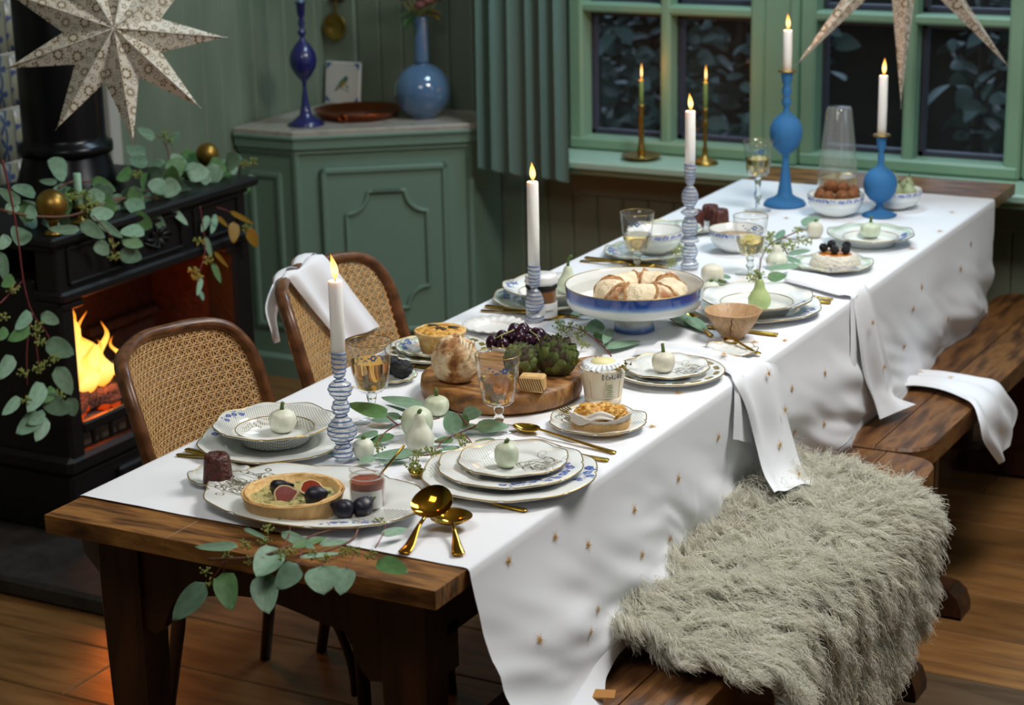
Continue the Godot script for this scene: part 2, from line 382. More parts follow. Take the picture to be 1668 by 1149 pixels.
# ------------------------------------------------------------------ room
func room():
	# floor: oak planks laid across
	var fl := struct("floor", mb().box(V(5.4, 0.1, 8.1), V(0.4, -0.075, 0.4), 0.0), "hearth_stone")
	var pitch := 0.2275
	for r in 30:
		var z0 := -1.393 - 0.2275 * 10 + r * pitch
		var x := -2.15 - rng.randf() * 0.9
		var first := true
		while x < 2.95:
			var ln := 1.5 + rng.randf() * 1.1
			var xa := maxf(x, -2.12); var xb := minf(x + ln, 2.98)
			if r == 9 and first: xb = minf(xb, 0.443)
			if r == 9 and not first and x < 0.443: xb = minf(xb, 0.443)
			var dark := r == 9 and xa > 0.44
			first = false
			if xb - xa > 0.05:
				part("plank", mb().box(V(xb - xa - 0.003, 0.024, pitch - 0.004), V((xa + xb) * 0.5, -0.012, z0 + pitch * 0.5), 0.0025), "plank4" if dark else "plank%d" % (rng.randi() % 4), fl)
			x = xb if r == 9 and xb > xa else x + ln
	# left wall: tongue and groove boards, tiles behind the stove
	var wl := struct("wall_left", mb().box(V(0.12, 3.1, 8.0), V(-2.16, 1.5, 0.4), 0.0), "green_dark")
	for k in 13:
		part("board", mb().box(V(0.024, 3.0, 0.0895), V(-2.092, 1.5, -3.43 + 0.09 * k), 0.006), "green_wall", wl)
	part("edge_strip", mb().box(V(0.035, 2.2, 0.05), V(-2.08, 1.1, -2.295), 0.004), "pale_wall", wl)
	tiled_panel(wl)
	# back wall with the two windows
	var wb := sframe("wall_back")
	var zc := -3.535
	for q in [[-2.22, -1.144, 0.0, 3.0], [-1.144, 0.309, 0.0, 0.72], [-1.144, 0.309, 2.1, 3.0], [-0.479, -0.355, 0.72, 2.1], [0.309, 3.1, 0.0, 3.0]]:
		part("wall_core", mb().box(V(q[1] - q[0], q[3] - q[2], 0.13), V((q[0] + q[1]) / 2, (q[2] + q[3]) / 2, zc), 0.0), "green_dark", wb)
	for k in 9:
		part("board", mb().box(V(0.089, 3.0, 0.022), V(-1.91 + 0.09 * k, 1.5, -3.461), 0.006), "green_dark", wb)
	for k in 24:
		part("board", mb().box(V(0.089, 0.55, 0.022), V(-1.10 + 0.09 * k, 0.295, -3.461), 0.006), "green_dark", wb)
	part("corner_board", mb().box(V(0.13, 3.0, 0.03), V(-2.02, 1.5, -3.452), 0.006), "green_wall", wb)
	part("apron_rail", mb().box(V(2.3, 0.12, 0.035), V(0.0, 0.625, -3.455), 0.008), "green_dark", wb)
	part("window_post", mb().box(V(0.10, 1.36, 0.05), V(-0.435, 1.40, -3.452), 0.012), "green_window", wb)
	part("post_bead", mb().box(V(0.03, 1.36, 0.035), V(-0.38, 1.40, -3.43), 0.012), "green_window", wb)
	var sill := struct("trim_1", mb().box(V(1.75, 0.03, 0.25), V(-0.33, 0.705, -3.368), 0.014), "green_sill_lit")
	part("sill_nosing", mb().box(V(1.74, 0.016, 0.22), V(-0.33, 0.681, -3.37), 0.008), "green_window", sill)
	window("window_1", -1.144, -0.479)
	window("window_2", -0.365, 0.309)
	struct("trim_2", mb().box(V(0.07, 1.36, 0.05), V(0.35, 1.40, -3.452), 0.014), "green_window")
	# the rest of the shell: right wall with an added side window, front wall, ceiling
	var wr := sframe("wall_right")
	for q in [[-3.6, -2.65, 0.0, 3.0], [-1.35, 4.4, 0.0, 3.0], [-2.65, -1.35, 0.0, 1.7], [-2.65, -1.35, 2.9, 3.0]]:
		part("wall_core", mb().box(V(0.12, q[3] - q[2], q[1] - q[0]), V(3.0, (q[2] + q[3]) / 2, (q[0] + q[1]) / 2), 0.0), "room_wall", wr)
	var w3 := struct("window_3", mb().box(V(0.02, 1.2, 1.3), V(3.02, 2.3, -2.0), 0.0), "added_light_glow")  # unseen window, added with a glowing pane for cool side fill
	for zz in [-2.63, -2.0, -1.37]: part("glazing_bar", mb().box(V(0.05, 1.2, 0.05), V(2.97, 2.3, zz), 0.01), "green_window", w3)
	for yy in [1.72, 2.88]: part("glazing_bar", mb().box(V(0.05, 0.05, 1.3), V(2.97, yy, -2.0), 0.01), "green_window", w3)
	struct("wall_front", mb().box(V(5.4, 3.1, 0.12), V(0.4, 1.5, 4.36), 0.0), "room_wall")
	struct("ceiling", mb().box(V(5.4, 0.12, 8.1), V(0.4, 3.06, 0.4), 0.0), "ceiling")
	var lamp := thing("added_key_lamp", "square white added key lamp tilted towards the dining table", "lamp", V(1.05, 2.7, -1.6))  # unseen hanging panel, added to carry the key light
	lamp.look_at_from_position(V(1.05, 2.7, -1.6), V(0.1, 0.7, -0.75))
	part("shade", mb().box(V(0.76, 0.76, 0.07), V(0, 0, 0.075), 0.01), "pale_wall", lamp)
	part("lamp_panel", mb().box(V(0.7, 0.7, 0.02), V(0, 0, 0.03), 0.004), "added_light_glow", lamp)
	part("cord", mb().tube([V(0, 0, 0.1), lamp.transform.affine_inverse() * V(1.07, 3.0, -1.6)], 0.006, 8), "cast_iron", lamp)
	lamp = thing("added_ceiling_lamp", "large square added fill lamp under the ceiling before the near end of the table", "lamp", V(0.2, 2.9, 0.7))  # unseen panel, added overhead to fill tops and front faces
	lamp.look_at_from_position(V(0.2, 2.9, 0.7), V(0.15, 0.6, -0.6))
	part("shade", mb().box(V(1.16, 1.16, 0.05), V(0, 0, 0.065), 0.01), "pale_wall", lamp)
	part("lamp_panel", mb().box(V(1.1, 1.1, 0.02), V(0, 0, 0.03), 0.004), "added_light_glow", lamp)
	lamp = thing("added_ceiling_lamp", "small square cool white added lamp under the ceiling by the window end", "lamp", V(-0.3, 2.88, -2.75))  # unseen panel, added for cool light on the sill and far table
	lamp.look_at_from_position(V(-0.3, 2.88, -2.75), V(-0.25, 0.7, -2.8))
	part("shade", mb().box(V(0.64, 0.64, 0.05), V(0, 0, 0.065), 0.01), "pale_wall", lamp)
	part("lamp_panel", mb().box(V(0.6, 0.6, 0.02), V(0, 0, 0.03), 0.004), "added_light_glow", lamp)
	curtain()
	garden()

func delft(kind: int) -> StandardMaterial3D:
	var im := Image.create(96, 96, false, Image.FORMAT_RGB8)
	var f := FastNoiseLite.new(); f.seed = 4 + kind; f.frequency = 0.06
	for y in 96:
		for x in 96:
			var c := Color(0.58, 0.57, 0.49)
			var u := (x - 47.5) / 48.0; var v := (y - 47.5) / 48.0
			var r := sqrt(u * u + v * v)
			var nz := f.get_noise_2d(x, y)
			var b := 0.0
			if kind == 0:
				if absf(r - 0.72) < 0.045: b = 0.9
				if r < 0.66: b = clampf((nz - 0.05) * 4.0, 0, 0.9)
				if absf(u) + absf(v) > 1.72: b = 0.8
			elif kind == 1:
				for k in 4:
					var q := Vector2(u, fposmod(v + 0.25 + 0.5 * k, 2.0) - 1.0)
					if q.length() < 0.2 + 0.16 * cos(5.0 * q.angle()): b = 0.75
			c = c.lerp(Color(0.12, 0.2, 0.42), b)
			im.set_pixel(x, y, c)
	var m := mk("delft%d" % kind, Color.WHITE, 0.3)
	m.albedo_texture = ImageTexture.create_from_image(im)
	return m

func tiled_panel(wall: Node3D):
	for k in 3: delft(k)
	var meshes := []
	for w in [0.143, 0.068]:
		var R := []
		for v in [0.0, 0.02, 0.5, 0.98, 1.0]:
			var row := PackedVector3Array()
			for u in [0.0, 0.02, 0.5, 0.98, 1.0]:
				var e: bool = u == 0.0 or v == 0.0 or u == 1.0 or v == 1.0
				row.append(V(-0.006 if e else 0.0, (v - 0.5) * 0.143, -(u - 0.5) * w))
			R.append(row)
		var b := mb(); b.grid(R); meshes.append(b.done())
	part("mortar", mb().box(V(0.02, 1.7, 1.5), V(-2.092, 0.85, -1.52), 0.0), "pale_wall", wall)
	for r in 12:
		var z := -0.80
		for c in 10:
			var narrow := c == 7
			var w := 0.072 if narrow else 0.147
			z -= w * 0.5
			part("tile", meshes[1 if narrow else 0], "delft1" if narrow else ("delft0" if r % 2 == 0 else "delft2") if c < 7 else "delft0", wall, V(-2.076, 0.065 + 0.1485 * r, z + 0.02))
			z -= w * 0.5

func window(called: String, x0: float, x1: float):
	var w := struct(called, mb().box(V(0.05, 1.36, 0.08), V(x0 + 0.0225, 1.4, -3.47), 0.008).box(V(0.05, 1.36, 0.08), V(x1 - 0.0225, 1.4, -3.47), 0.008).box(V(x1 - x0, 0.04, 0.09), V((x0 + x1) / 2, 0.742, -3.47), 0.008).box(V(x1 - x0, 0.05, 0.08), V((x0 + x1) / 2, 2.08, -3.47), 0.008), "green_window")
	var xm := (x0 + x1) / 2
	part("mullion", mb().box(V(0.034, 1.34, 0.07), V(xm, 1.41, -3.47), 0.009), "green_window", w)
	part("transom", mb().box(V(x1 - x0 - 0.08, 0.03, 0.066), V(xm, 1.174, -3.47), 0.008), "green_window", w)
	part("transom", mb().box(V(x1 - x0 - 0.08, 0.03, 0.066), V(xm, 1.6, -3.47), 0.008), "green_window", w)
	for s in [[x0 + 0.045, xm - 0.017], [xm + 0.017, x1 - 0.045]]:
		for h in [[0.76, 1.16], [1.188, 1.585], [1.615, 2.055]]:
			var b := mb(); var cx: float = (s[0] + s[1]) / 2; var cy: float = (h[0] + h[1]) / 2
			var ww: float = s[1] - s[0]; var hh: float = h[1] - h[0]
			for e in [[cx - ww / 2 + 0.008, cy, 0.016, hh], [cx + ww / 2 - 0.008, cy, 0.016, hh], [cx, cy - hh / 2 + 0.009, ww, 0.018], [cx, cy + hh / 2 - 0.009, ww, 0.018]]:
				b.box(V(e[2], e[3], 0.03), V(e[0], e[1], -3.515), 0.002)
			part("inner_frame", b, "rebate", w)
			part("pane", mb().box(V(ww - 0.02, hh - 0.02, 0.004), V(cx, cy, -3.515), 0.0), "pane_glass", w)

func curtain():
	var f := FastNoiseLite.new(); f.seed = 5; f.frequency = 1.2
	var R := []
	for j in 26:
		var y := 1.75 - 1.07 * j / 25.0
		var row := PackedVector3Array()
		for i in 121:
			var u := i / 120.0
			var ph := u * 36.0 + 1.1 * sin(u * 7.0) + 0.25 * f.get_noise_2d(u * 3.0, y * 0.8)
			var amp := 0.011 + 0.006 * sin(u * 9.0 + 1.0) + 0.004 * (1.75 - y)
			row.append(V(-1.352 + 0.30 * u + 0.012 * cos(ph) + 0.012 * (u - 0.5) * (1.75 - y), y + 0.006 * sin(ph) * (1 if j == 25 else 0) - 0.02 * u * j / 25.0, -3.205 + amp * sin(ph)))
		R.append(row)
	var b := mb(); b.grid(R)
	# the back of the cloth and the hem
	var S := []
	for row in R:
		var q := PackedVector3Array()
		for p in row: q.append(p + V(0, 0, -0.003))
		q.reverse(); S.append(q)
	b.grid(S)
	var t := thing("curtain", "grey-green linen curtain hanging in folds beside the window", "curtain", Vector3.ZERO)
	part("drape", b, "curtain", t)
	part("curtain_rod", mb().tube([V(-1.7, 1.77, -3.205), V(0.4, 1.77, -3.205)], 0.011, 10), "brass", t)

func leaf_mesh(ln: float, wd: float, curl: float, round_ := 0.0) -> ArrayMesh:
	var R := []
	for j in 9:
		var t := j / 8.0
		var w := wd * 0.5 * pow(sin(PI * pow(t, 0.85 - 0.25 * round_)), 0.75 - 0.2 * round_) if j > 0 and j < 8 else 0.0008
		var y := -curl * t * t * ln
		var row := PackedVector3Array()
		for i in 5:
			var s := i / 2.0 - 1.0
			row.append(V(t * ln, y + 0.16 * absf(s) * w + 0.004 * ln * sin(t * 9.0 + s * 2.0), -s * w))
		R.append(row)
	var b := mb(); b.grid(R)
	return b.done()

func garden():
	# a clipped evergreen hedge outside the windows
	struct("ground_outside", mb().box(V(9, 0.1, 4.0), V(0, -0.1, -5.7), 0.0), "garden_soil")
	for h in [["hedge", "dark clipped hedge outside the window on the curtain side", -1.9, 1.9], ["hedge", "dark clipped hedge outside the window behind the blue candlesticks", 0.9, 2.4]]:
		var t := thing(h[0], h[1], "hedge", V(h[2], 0, -5.15), 0.0)
		var lv := MultiMesh.new(); lv.transform_format = MultiMesh.TRANSFORM_3D; lv.mesh = leaf_mesh(0.1, 0.06, 0.3)
		lv.instance_count = 3400
		for k in 3400:
			var p := V(rng.randf_range(-1, 1) * h[3] * 0.55, rng.randf_range(0.02, 2.3), rng.randf_range(-0.25, 0.2))
			p.z += 0.3 * sin(p.x * 4.1 + p.y * 3.0) * cos(p.y * 5.7)
			var bs := Basis.from_euler(V(rng.randf_range(-0.4, 1.3), rng.randf() * TAU, rng.randf_range(-0.6, 0.6))).scaled(Vector3.ONE * rng.randf_range(0.6, 1.3))
			lv.set_instance_transform(k, Transform3D(bs, p))
		var mi := MultiMeshInstance3D.new(); mi.name = "foliage"; mi.multimesh = lv; mi.material_override = M["hedge_leaf"]; mi.set_meta("kind", "stuff")
		t.add_child(mi)
		for k in 7:
			var x: float = (-0.5 + k / 6.0) * h[3]
			part("stem", mb().tube([V(x, 0, 0), V(x + 0.05, 0.9, 0.05), V(x - 0.04, 1.9, -0.03)], [0.03, 0.02, 0.008], 7), "hedge_stem", t)

# ------------------------------------------------------------------ fireplace
func fireplace():
	struct("trim_3", mb().box(V(1.02, 0.05, 1.3), V(-1.57, 0.025, -1.72), 0.01), "hearth_stone")
	var t := thing("fireplace", "black cast iron fireplace with an open fire and a mantel shelf", "fireplace", V(-1.79, 0.05, -1.755))
	# local: front at x = 0.29, z from -0.4 (far) to 0.4 (near); y = 0 is the hearth
	part("plinth", mb().box(V(0.56, 0.16, 0.8), V(0.0, 0.08, 0), 0.008).box(V(0.57, 0.05, 0.83), V(0.01, 0.185, 0), 0.012), "cast_iron", t)
	var b := mb()
	part("jamb", mb().box(V(0.1, 0.42, 0.055), V(0.24, 0.41, 0.372), 0.008).box(V(0.08, 0.02, 0.08), V(0.255, 0.595, 0.352), 0.006), "cast_iron", t)
	part("jamb", mb().box(V(0.1, 0.42, 0.085), V(0.24, 0.41, -0.357), 0.008).box(V(0.08, 0.02, 0.1), V(0.255, 0.595, -0.335), 0.006), "cast_iron", t)
	for sd in [-1, 1]: part("side_panel", mb().box(V(0.5, 0.46, 0.03), V(-0.04, 0.43, sd * 0.383), 0.006), "cast_iron", t)
	b = mb().box(V(0.07, 0.125, 0.79), V(0.25, 0.685, 0), 0.006).box(V(0.1, 0.028, 0.81), V(0.255, 0.622, 0), 0.01)
	for q in [[0.0, 0.22], [0.255, 0.22], [-0.255, 0.22]]:
		var zc: float = q[0]; var hw: float = q[1] * 0.5 - 0.012
		for e in [0.738, 0.648]: b.box(V(0.012, 0.01, 2.0 * hw), V(0.287, e, zc), 0.003)
		for s in [-1, 1]: b.box(V(0.012, 0.09, 0.01), V(0.287, 0.692, zc + s * hw), 0.003)
	for k in 9:
		var a := TAU * k / 9.0
		b.tube([V(0.285, 0.692, 0), V(0.293, 0.692 + 0.026 * sin(a), 0.04 * cos(a)), V(0.285, 0.692 + 0.014 * sin(a + 0.5), 0.06 * cos(a + 0.5))], [0.008, 0.006, 0.003], 6)
	part("frieze", b, "cast_iron", t)
	part("mantel_shelf", mb().box(V(0.6, 0.024, 0.86), V(0.01, 0.766, 0), 0.01).box(V(0.57, 0.018, 0.82), V(0.0, 0.745, 0), 0.008), "cast_iron", t)
	part("fire_back", mb().box(V(0.04, 0.42, 0.74), V(-0.02, 0.42, 0), 0.0), "firebrick", t)
	part("fire_cheek", mb().box(V(0.25, 0.42, 0.03), V(0.1, 0.42, 0.352), 0.0), "firebrick", t)
	part("fire_cheek", mb().box(V(0.25, 0.42, 0.03), V(0.1, 0.42, -0.33), 0.0), "firebrick", t)
	part("fire_hood", mb().box(V(0.25, 0.03, 0.7), V(0.1, 0.625, 0.0), 0.0), "firebrick", t)
	part("fire_ledge", mb().box(V(0.04, 0.025, 0.3), V(0.01, 0.40, -0.16), 0.006), "firebrick", t)
	part("fire_floor", mb().box(V(0.3, 0.05, 0.72), V(0.1, 0.23, 0), 0.0), "ash", t)
	b = mb().box(V(0.02, 0.03, 0.7), V(0.285, 0.275, 0), 0.006)
	for k in 10: b.box(V(0.012, 0.05, 0.012), V(0.287, 0.245, -0.31 + 0.069 * k), 0.003)
	part("grate", b, "cast_iron", t)
	part("ash_drawer", mb().box(V(0.03, 0.09, 0.5), V(0.285, 0.09, -0.02), 0.01), "cast_iron", t)
	b = mb()
	b.lathe([Vector2(0, 0.0), Vector2(0.15, 0.0), Vector2(0.146, 0.03), Vector2(0.125, 0.08), Vector2(0.11, 0.13), Vector2(0.11, 0.13), Vector2(0.122, 0.135), Vector2(0.124, 0.147), Vector2(0.122, 0.16), Vector2(0.109, 0.165), Vector2(0.107, 0.18), Vector2(0.107, 2.1), Vector2(0, 2.1)], 40, V(0.04, 0.775, 0.045))
	part("flue_pipe", b, "stove_pipe", t)
	# logs are things of their own
	var spots := [[V(-1.62, 0.355, -1.48), 0.075, 0.048, 0.45], [V(-1.68, 0.347, -1.68), 0.13, 0.042, -0.25], [V(-1.69, 0.42, -1.56), 0.11, 0.036, 0.5], [V(-1.60, 0.334, -1.62), 0.085, 0.028, -0.4]]
	var names := ["charred log glowing at the near end of the fire", "charred log lying across the middle of the fire", "charred log leaning on top of the burning pile", "short split of charred wood at the front of the grate"]
	for k in 4:
		var s: Array = spots[k]
		var lg := thing("fire_log", names[k], "log", s[0], s[3] + PI / 2, "logs burning in the fireplace")
		var f := FastNoiseLite.new(); f.seed = 30 + k; f.frequency = 9.0
		var bb := mb(); var R := []
		for j in 12:
			var row := PackedVector3Array()
			var x: float = (j / 11.0 - 0.5) * s[1] * 2.0
			for i in 17:
				var a := TAU * (i % 16) / 16.0
				var rr: float = s[2] * (1.0 + 0.5 * f.get_noise_3d(x, cos(a) * 0.12, sin(a) * 0.12)) * (0.0 if j == 0 or j == 11 else 1.0)
				row.append(V(x, cos(a) * rr, sin(a) * rr))
			R.append(row)
		bb.grid(R)
		part("charred_wood", bb, "charred", lg)
		for e in 6:
			var eb := mb()
			var p := V(rng.randf_range(-0.8, 0.8) * s[1], -s[2] * 0.7, rng.randf_range(-1, 1) * s[2])
			eb.lathe([Vector2(0, -0.012), Vector2(0.014, -0.004), Vector2(0.016, 0.006), Vector2(0, 0.014)], 7, p)
			part("ember", eb, "ember_glow", lg)
	var fire := thing("hearth_fire", "bright yellow wood fire burning in the black fireplace", "fire", V(-1.66, 0.33, -1.53))
	for q in [[0.0, 0.06, 0.33, 0.036, 0.4], [0.03, 0.065, 0.29, 0.034, 1.7], [-0.02, 0.035, 0.32, 0.04, 2.6], [0.035, 0.03, 0.26, 0.036, 3.9], [0.0, 0.005, 0.29, 0.038, 5.0], [0.03, -0.01, 0.22, 0.036, 0.9], [-0.01, -0.035, 0.24, 0.036, 2.1], [0.03, -0.055, 0.17, 0.032, 4.4], [0.0, -0.085, 0.18, 0.032, 5.6], [0.04, -0.105, 0.12, 0.028, 1.3], [0.01, -0.135, 0.15, 0.027, 3.1], [0.04, -0.17, 0.11, 0.022, 4.9], [0.05, 0.045, 0.14, 0.03, 2.9], [0.055, -0.03, 0.12, 0.03, 0.2]]:
		part("flame", tongue(q[2] * 1.08, q[3] * 1.2, q[4]), "hearth_flame", fire, V(q[0], 0.03, q[1]))
	omni("FireLight", fire, V(0.05, 0.09, -0.03), Color(1.0, 0.42, 0.1), 0.3, 0.05)

func tongue(h: float, w: float, sd: float) -> MB:
	var R := []
	for j in 17:
		var t := j / 16.0
		var r := w * pow(sin(PI * pow(t * 0.97 + 0.015, 0.6)), 1.2) * (1.0 - 0.45 * t) if j > 0 and j < 16 else 0.0
		var c := V(0.25 * w * sin(t * 6.0 + sd), t * h, w * (0.7 * sin(t * 5.0 + sd * 2.1) * t + 0.35 * sin(t * 11.0 + sd)))
		var row := PackedVector3Array()
		for i in 13:
			var a := TAU * (i % 12) / 12.0
			row.append(c + V(cos(a) * r * 0.45, 0, sin(a) * r * (1.0 + 0.25 * sin(t * 9.0 + sd))))
		R.append(row)
	var b := mb(); b.grid(R)
	return b

# ------------------------------------------------------------------ corner cabinet and what stands on it
func corner_cabinet():
	var t := thing("corner_cabinet", "green painted corner cabinet with a shaped door panel", "cabinet", V(-2.08, 0, -3.45))
	# local plan: corner at the origin, x to the right, z towards the room
	var P := [Vector2(0.012, 0.012), Vector2(0.675, 0.012), Vector2(0.675, 0.215), Vector2(0.23, 0.55), Vector2(0.012, 0.55)]
	var grow := func(d: float) -> Array:
		return [Vector2(0.012, 0.012), Vector2(0.675 + d, 0.012), Vector2(0.675 + d, 0.215 + d * 0.45), Vector2(0.23 + d * 0.35, 0.55 + d), Vector2(0.012, 0.55 + d)]
	part("body", mb().prism(P, 0.06, 0.775), "green_cabinet", t)
	part("base_moulding", mb().prism(grow.call(0.02), 0.0, 0.075, 0.012), "green_cabinet", t)
	part("cornice", mb().prism(grow.call(0.01), 0.742, 0.76, 0.004).prism(grow.call(0.022), 0.76, 0.792, 0.006).prism(grow.call(0.03), 0.792, 0.803, 0.004), "green_cabinet", t)
	part("worktop", mb().prism(grow.call(0.026), 0.803, 0.82, 0.004), "marble_top", t)
	# the diagonal front: a frame f with u along it from left to right and n outwards
	var a := V(0.23, 0, 0.55); var c := V(0.675, 0, 0.215)
	var u := (c - a).normalized(); var nrm := V(-u.z, 0, u.x)
	if nrm.z < 0: nrm = -nrm
	var bs := Basis(u, Vector3.UP, nrm)
	var ln := a.distance_to(c)
	var at := func(x: float, y: float, d: float) -> Vector3: return a + u * x + V(0, y, 0) + nrm * d
	var door := mb()
	var x0 := 0.085; var x1 := ln - 0.085; var y0 := 0.15; var y1 := 0.685
	door.box(V(x1 - x0, y1 - y0, 0.014), at.call((x0 + x1) / 2, (y0 + y1) / 2, 0.006), 0.003, bs)
	var dn := part("door", door, "green_cabinet", t)
	var fr := mb()
	for e in [[x0, y0, x1, y0], [x0, y1, x1, y1], [x0, y0, x0, y1], [x1, y0, x1, y1]]:
		fr.box(V(absf(e[2] - e[0]) + 0.02, absf(e[3] - e[1]) + 0.02, 0.022), at.call((e[0] + e[2]) / 2, (e[1] + e[3]) / 2, 0.011), 0.007, bs)
	part("door_frame_moulding", fr, "green_cabinet", t)
	# shaped moulding with scooped corners
	var px := []
	var m0 := x0 + 0.068; var m1 := x1 - 0.06; var n0 := y0 + 0.075; var n1 := y1 - 0.072; var s := 0.07
	var quarter := func(cx, cy, fa, ta, arr):
		for k in 9:
			var an: float = lerpf(fa, ta, k / 8.0)
			arr.append(at.call(cx + s * cos(an), cy + s * sin(an), 0.017))
	px.append(at.call(m0 + s + 0.012, n1, 0.017)); px.append(at.call(m1 - s - 0.012, n1, 0.017))
	quarter.call(m1, n1, PI, 1.5 * PI, px)
	px.append(at.call(m1, n1 - s - 0.012, 0.017)); px.append(at.call(m1, n0 + s + 0.012, 0.017))
	quarter.call(m1, n0, 0.5 * PI, PI, px)
	px.append(at.call(m1 - s - 0.012, n0, 0.017)); px.append(at.call(m0 + s + 0.012, n0, 0.017))
	quarter.call(m0, n0, 0.0, 0.5 * PI, px)
	px.append(at.call(m0, n0 + s + 0.012, 0.017)); px.append(at.call(m0, n1 - s - 0.012, 0.017))
	quarter.call(m0, n1, -0.5 * PI, 0.0, px)
	px.append(px[0]); px.append(px[1])
	part("panel_moulding", mb().tube(px, 0.0075, 8, 1.0, nrm, false), "green_cabinet", dn)
	var kb := mb(); kb.tube([at.call(x0 + 0.035, 0.4, 0.01), at.call(x0 + 0.035, 0.4, 0.03)], 0.008, 10); kb.tube([at.call(x0 + 0.0, 0.392, 0.036), at.call(x0 + 0.02, 0.398, 0.04), at.call(x0 + 0.06, 0.4, 0.04)], [0.008, 0.013, 0.012], 10)
	part("door_latch", kb, "dark_wood", dn)
	# left side: two raised vertical beads
	var sd := mb()
	for xx in [0.06, 0.165]: sd.box(V(0.02, 0.5, 0.02), V(xx, 0.42, 0.551), 0.006)
	for yy in [0.17, 0.67]: sd.box(V(0.125, 0.02, 0.02), V(0.1125, yy, 0.551), 0.006)
	part("side_moulding", sd, "green_cabinet", t)
	part("corner_post", mb().box(V(0.022, 0.66, 0.022), V(0.23, 0.42, 0.548), 0.006), "green_cabinet", t)
	part("corner_post", mb().box(V(0.022, 0.66, 0.022), V(0.675, 0.42, 0.216), 0.006), "green_cabinet", t)
	var g := "things on the corner cabinet"
	# copper tray
	var tr := thing("copper_tray", "round copper tray with a ring handle lying on the corner cabinet", "tray", V(-1.80, 0.821, -3.20))
	part("pan", mb().lathe([Vector2(0, 0), Vector2(0.12, 0), Vector2(0.142, 0.022), Vector2(0.146, 0.026), Vector2(0.14, 0.024), Vector2(0.118, 0.004), Vector2(0, 0.004)], 48), "copper", tr)
	var rg := []
	for k in 17: rg.append(V(0.03 + 0.014 * cos(TAU * k / 16), 0.018 + 0.012 * sin(TAU * k / 16), 0.141))
	part("handle", mb().tube(rg, 0.0035, 6), "copper", tr)
	# blue vase with dried flowers
	var vs := thing("blue_vase", "round glossy pale blue vase with a long neck holding dried flowers", "vase", V(-1.592, 0.82, -3.265))
	var pr := [Vector2(0, 0), Vector2(0.045, 0)]
	for k in 15:
		var an := -1.05 + k * 0.17
		pr.append(Vector2(0.092 * cos(an), 0.086 + 0.092 * sin(an)))
	for q in [Vector2(0.026, 0.176), Vector2(0.0235, 0.19), Vector2(0.0235, 0.315), Vector2(0.025, 0.328), Vector2(0.021, 0.328), Vector2(0.019, 0.2), Vector2(0, 0.19)]: pr.append(q)
	part("body", mb().lathe(pr, 48), "blue_vase", vs)
	var bq := mb(); var bl := mb()
	for k in 26:
		var a2 := k * 2.4; var rr := 0.012 + 0.075 * sqrt(k / 26.0)
		var tip := V(cos(a2) * rr, 0.40 + 0.07 * rng.randf() - rr * 0.5, sin(a2) * rr)
		bq.tube([V(0, 0.3, 0), tip], 0.0015, 5)
		bl.lathe([Vector2(0, -0.012), Vector2(0.014, -0.004), Vector2(0.016, 0.006), Vector2(0.006, 0.014), Vector2(0, 0.012)], 9, tip, func(an, q): return 1.0 + 0.3 * sin(an * 5.0 + k))
	part("flower_stems", bq, "twig_green", vs); part("dried_flowers", bl, "flower", vs)
	var lm := leaf_mesh(0.06, 0.03, 0.5)
	for k in 12:
		var lf := part("leaf", lm, "leaf2" if k % 3 else "leaf_gold", vs, V(0, 0.335, 0))
		lf.basis = Basis.from_euler(V(0, k * 2.1, rng.randf_range(-0.9, 0.5))); lf.position += lf.basis * V(0.012, 0, 0)
	# candlestick in dark blue glass
	var cs := candlestick("glossy dark blue ball candlestick on the corner cabinet", V(-1.868, 0.82, -2.995), "blue_gloss", [Vector2(0, 0.0000), Vector2(0.058, 0.0000), Vector2(0.06, 0.0044), Vector2(0.04, 0.0176), Vector2(0.02, 0.0330), Vector2(0.013, 0.0660), Vector2(0.006, 0.1210), Vector2(0.008, 0.1408), Vector2(0.026, 0.1606), Vector2(0.041, 0.1870), Vector2(0.044, 0.2090), Vector2(0.04, 0.2310), Vector2(0.026, 0.2552), Vector2(0.01, 0.2717), Vector2(0.006, 0.2805), Vector2(0.013, 0.2915), Vector2(0.013, 0.2992), Vector2(0.006, 0.3080), Vector2(0.011, 0.3245), Vector2(0.007, 0.3410), Vector2(0.012, 0.3520), Vector2(0.0145, 0.3850), Vector2(0.02, 0.3883), Vector2(0.02, 0.3916), Vector2(0.011, 0.3905), Vector2(0.01, 0.3740), Vector2(0, 0.3740)])
	candle("pale blue candle in the dark blue candlestick", V(-1.868, 1.195, -2.995), 0.12, 0.0095, "wax_pale_blue", false)
	# tile and hanging pan
	var tl := thing("painted_tile", "white antique tile with a painted green and yellow bird, leaning on the corner wall", "tile", V(-1.995, 0.821, -3.405), 0.0)
	tl.rotation = V(-0.14, 0.0, 0)
	part("body", mb().box(V(0.14, 0.142, 0.01), V(0, 0.071, 0), 0.004), "china_matt", tl)
	var bird := mk("bird_print", Color.WHITE, 0.35)
	var im := Image.create(96, 96, false, Image.FORMAT_RGB8); im.fill(Color(0.82, 0.8, 0.77))
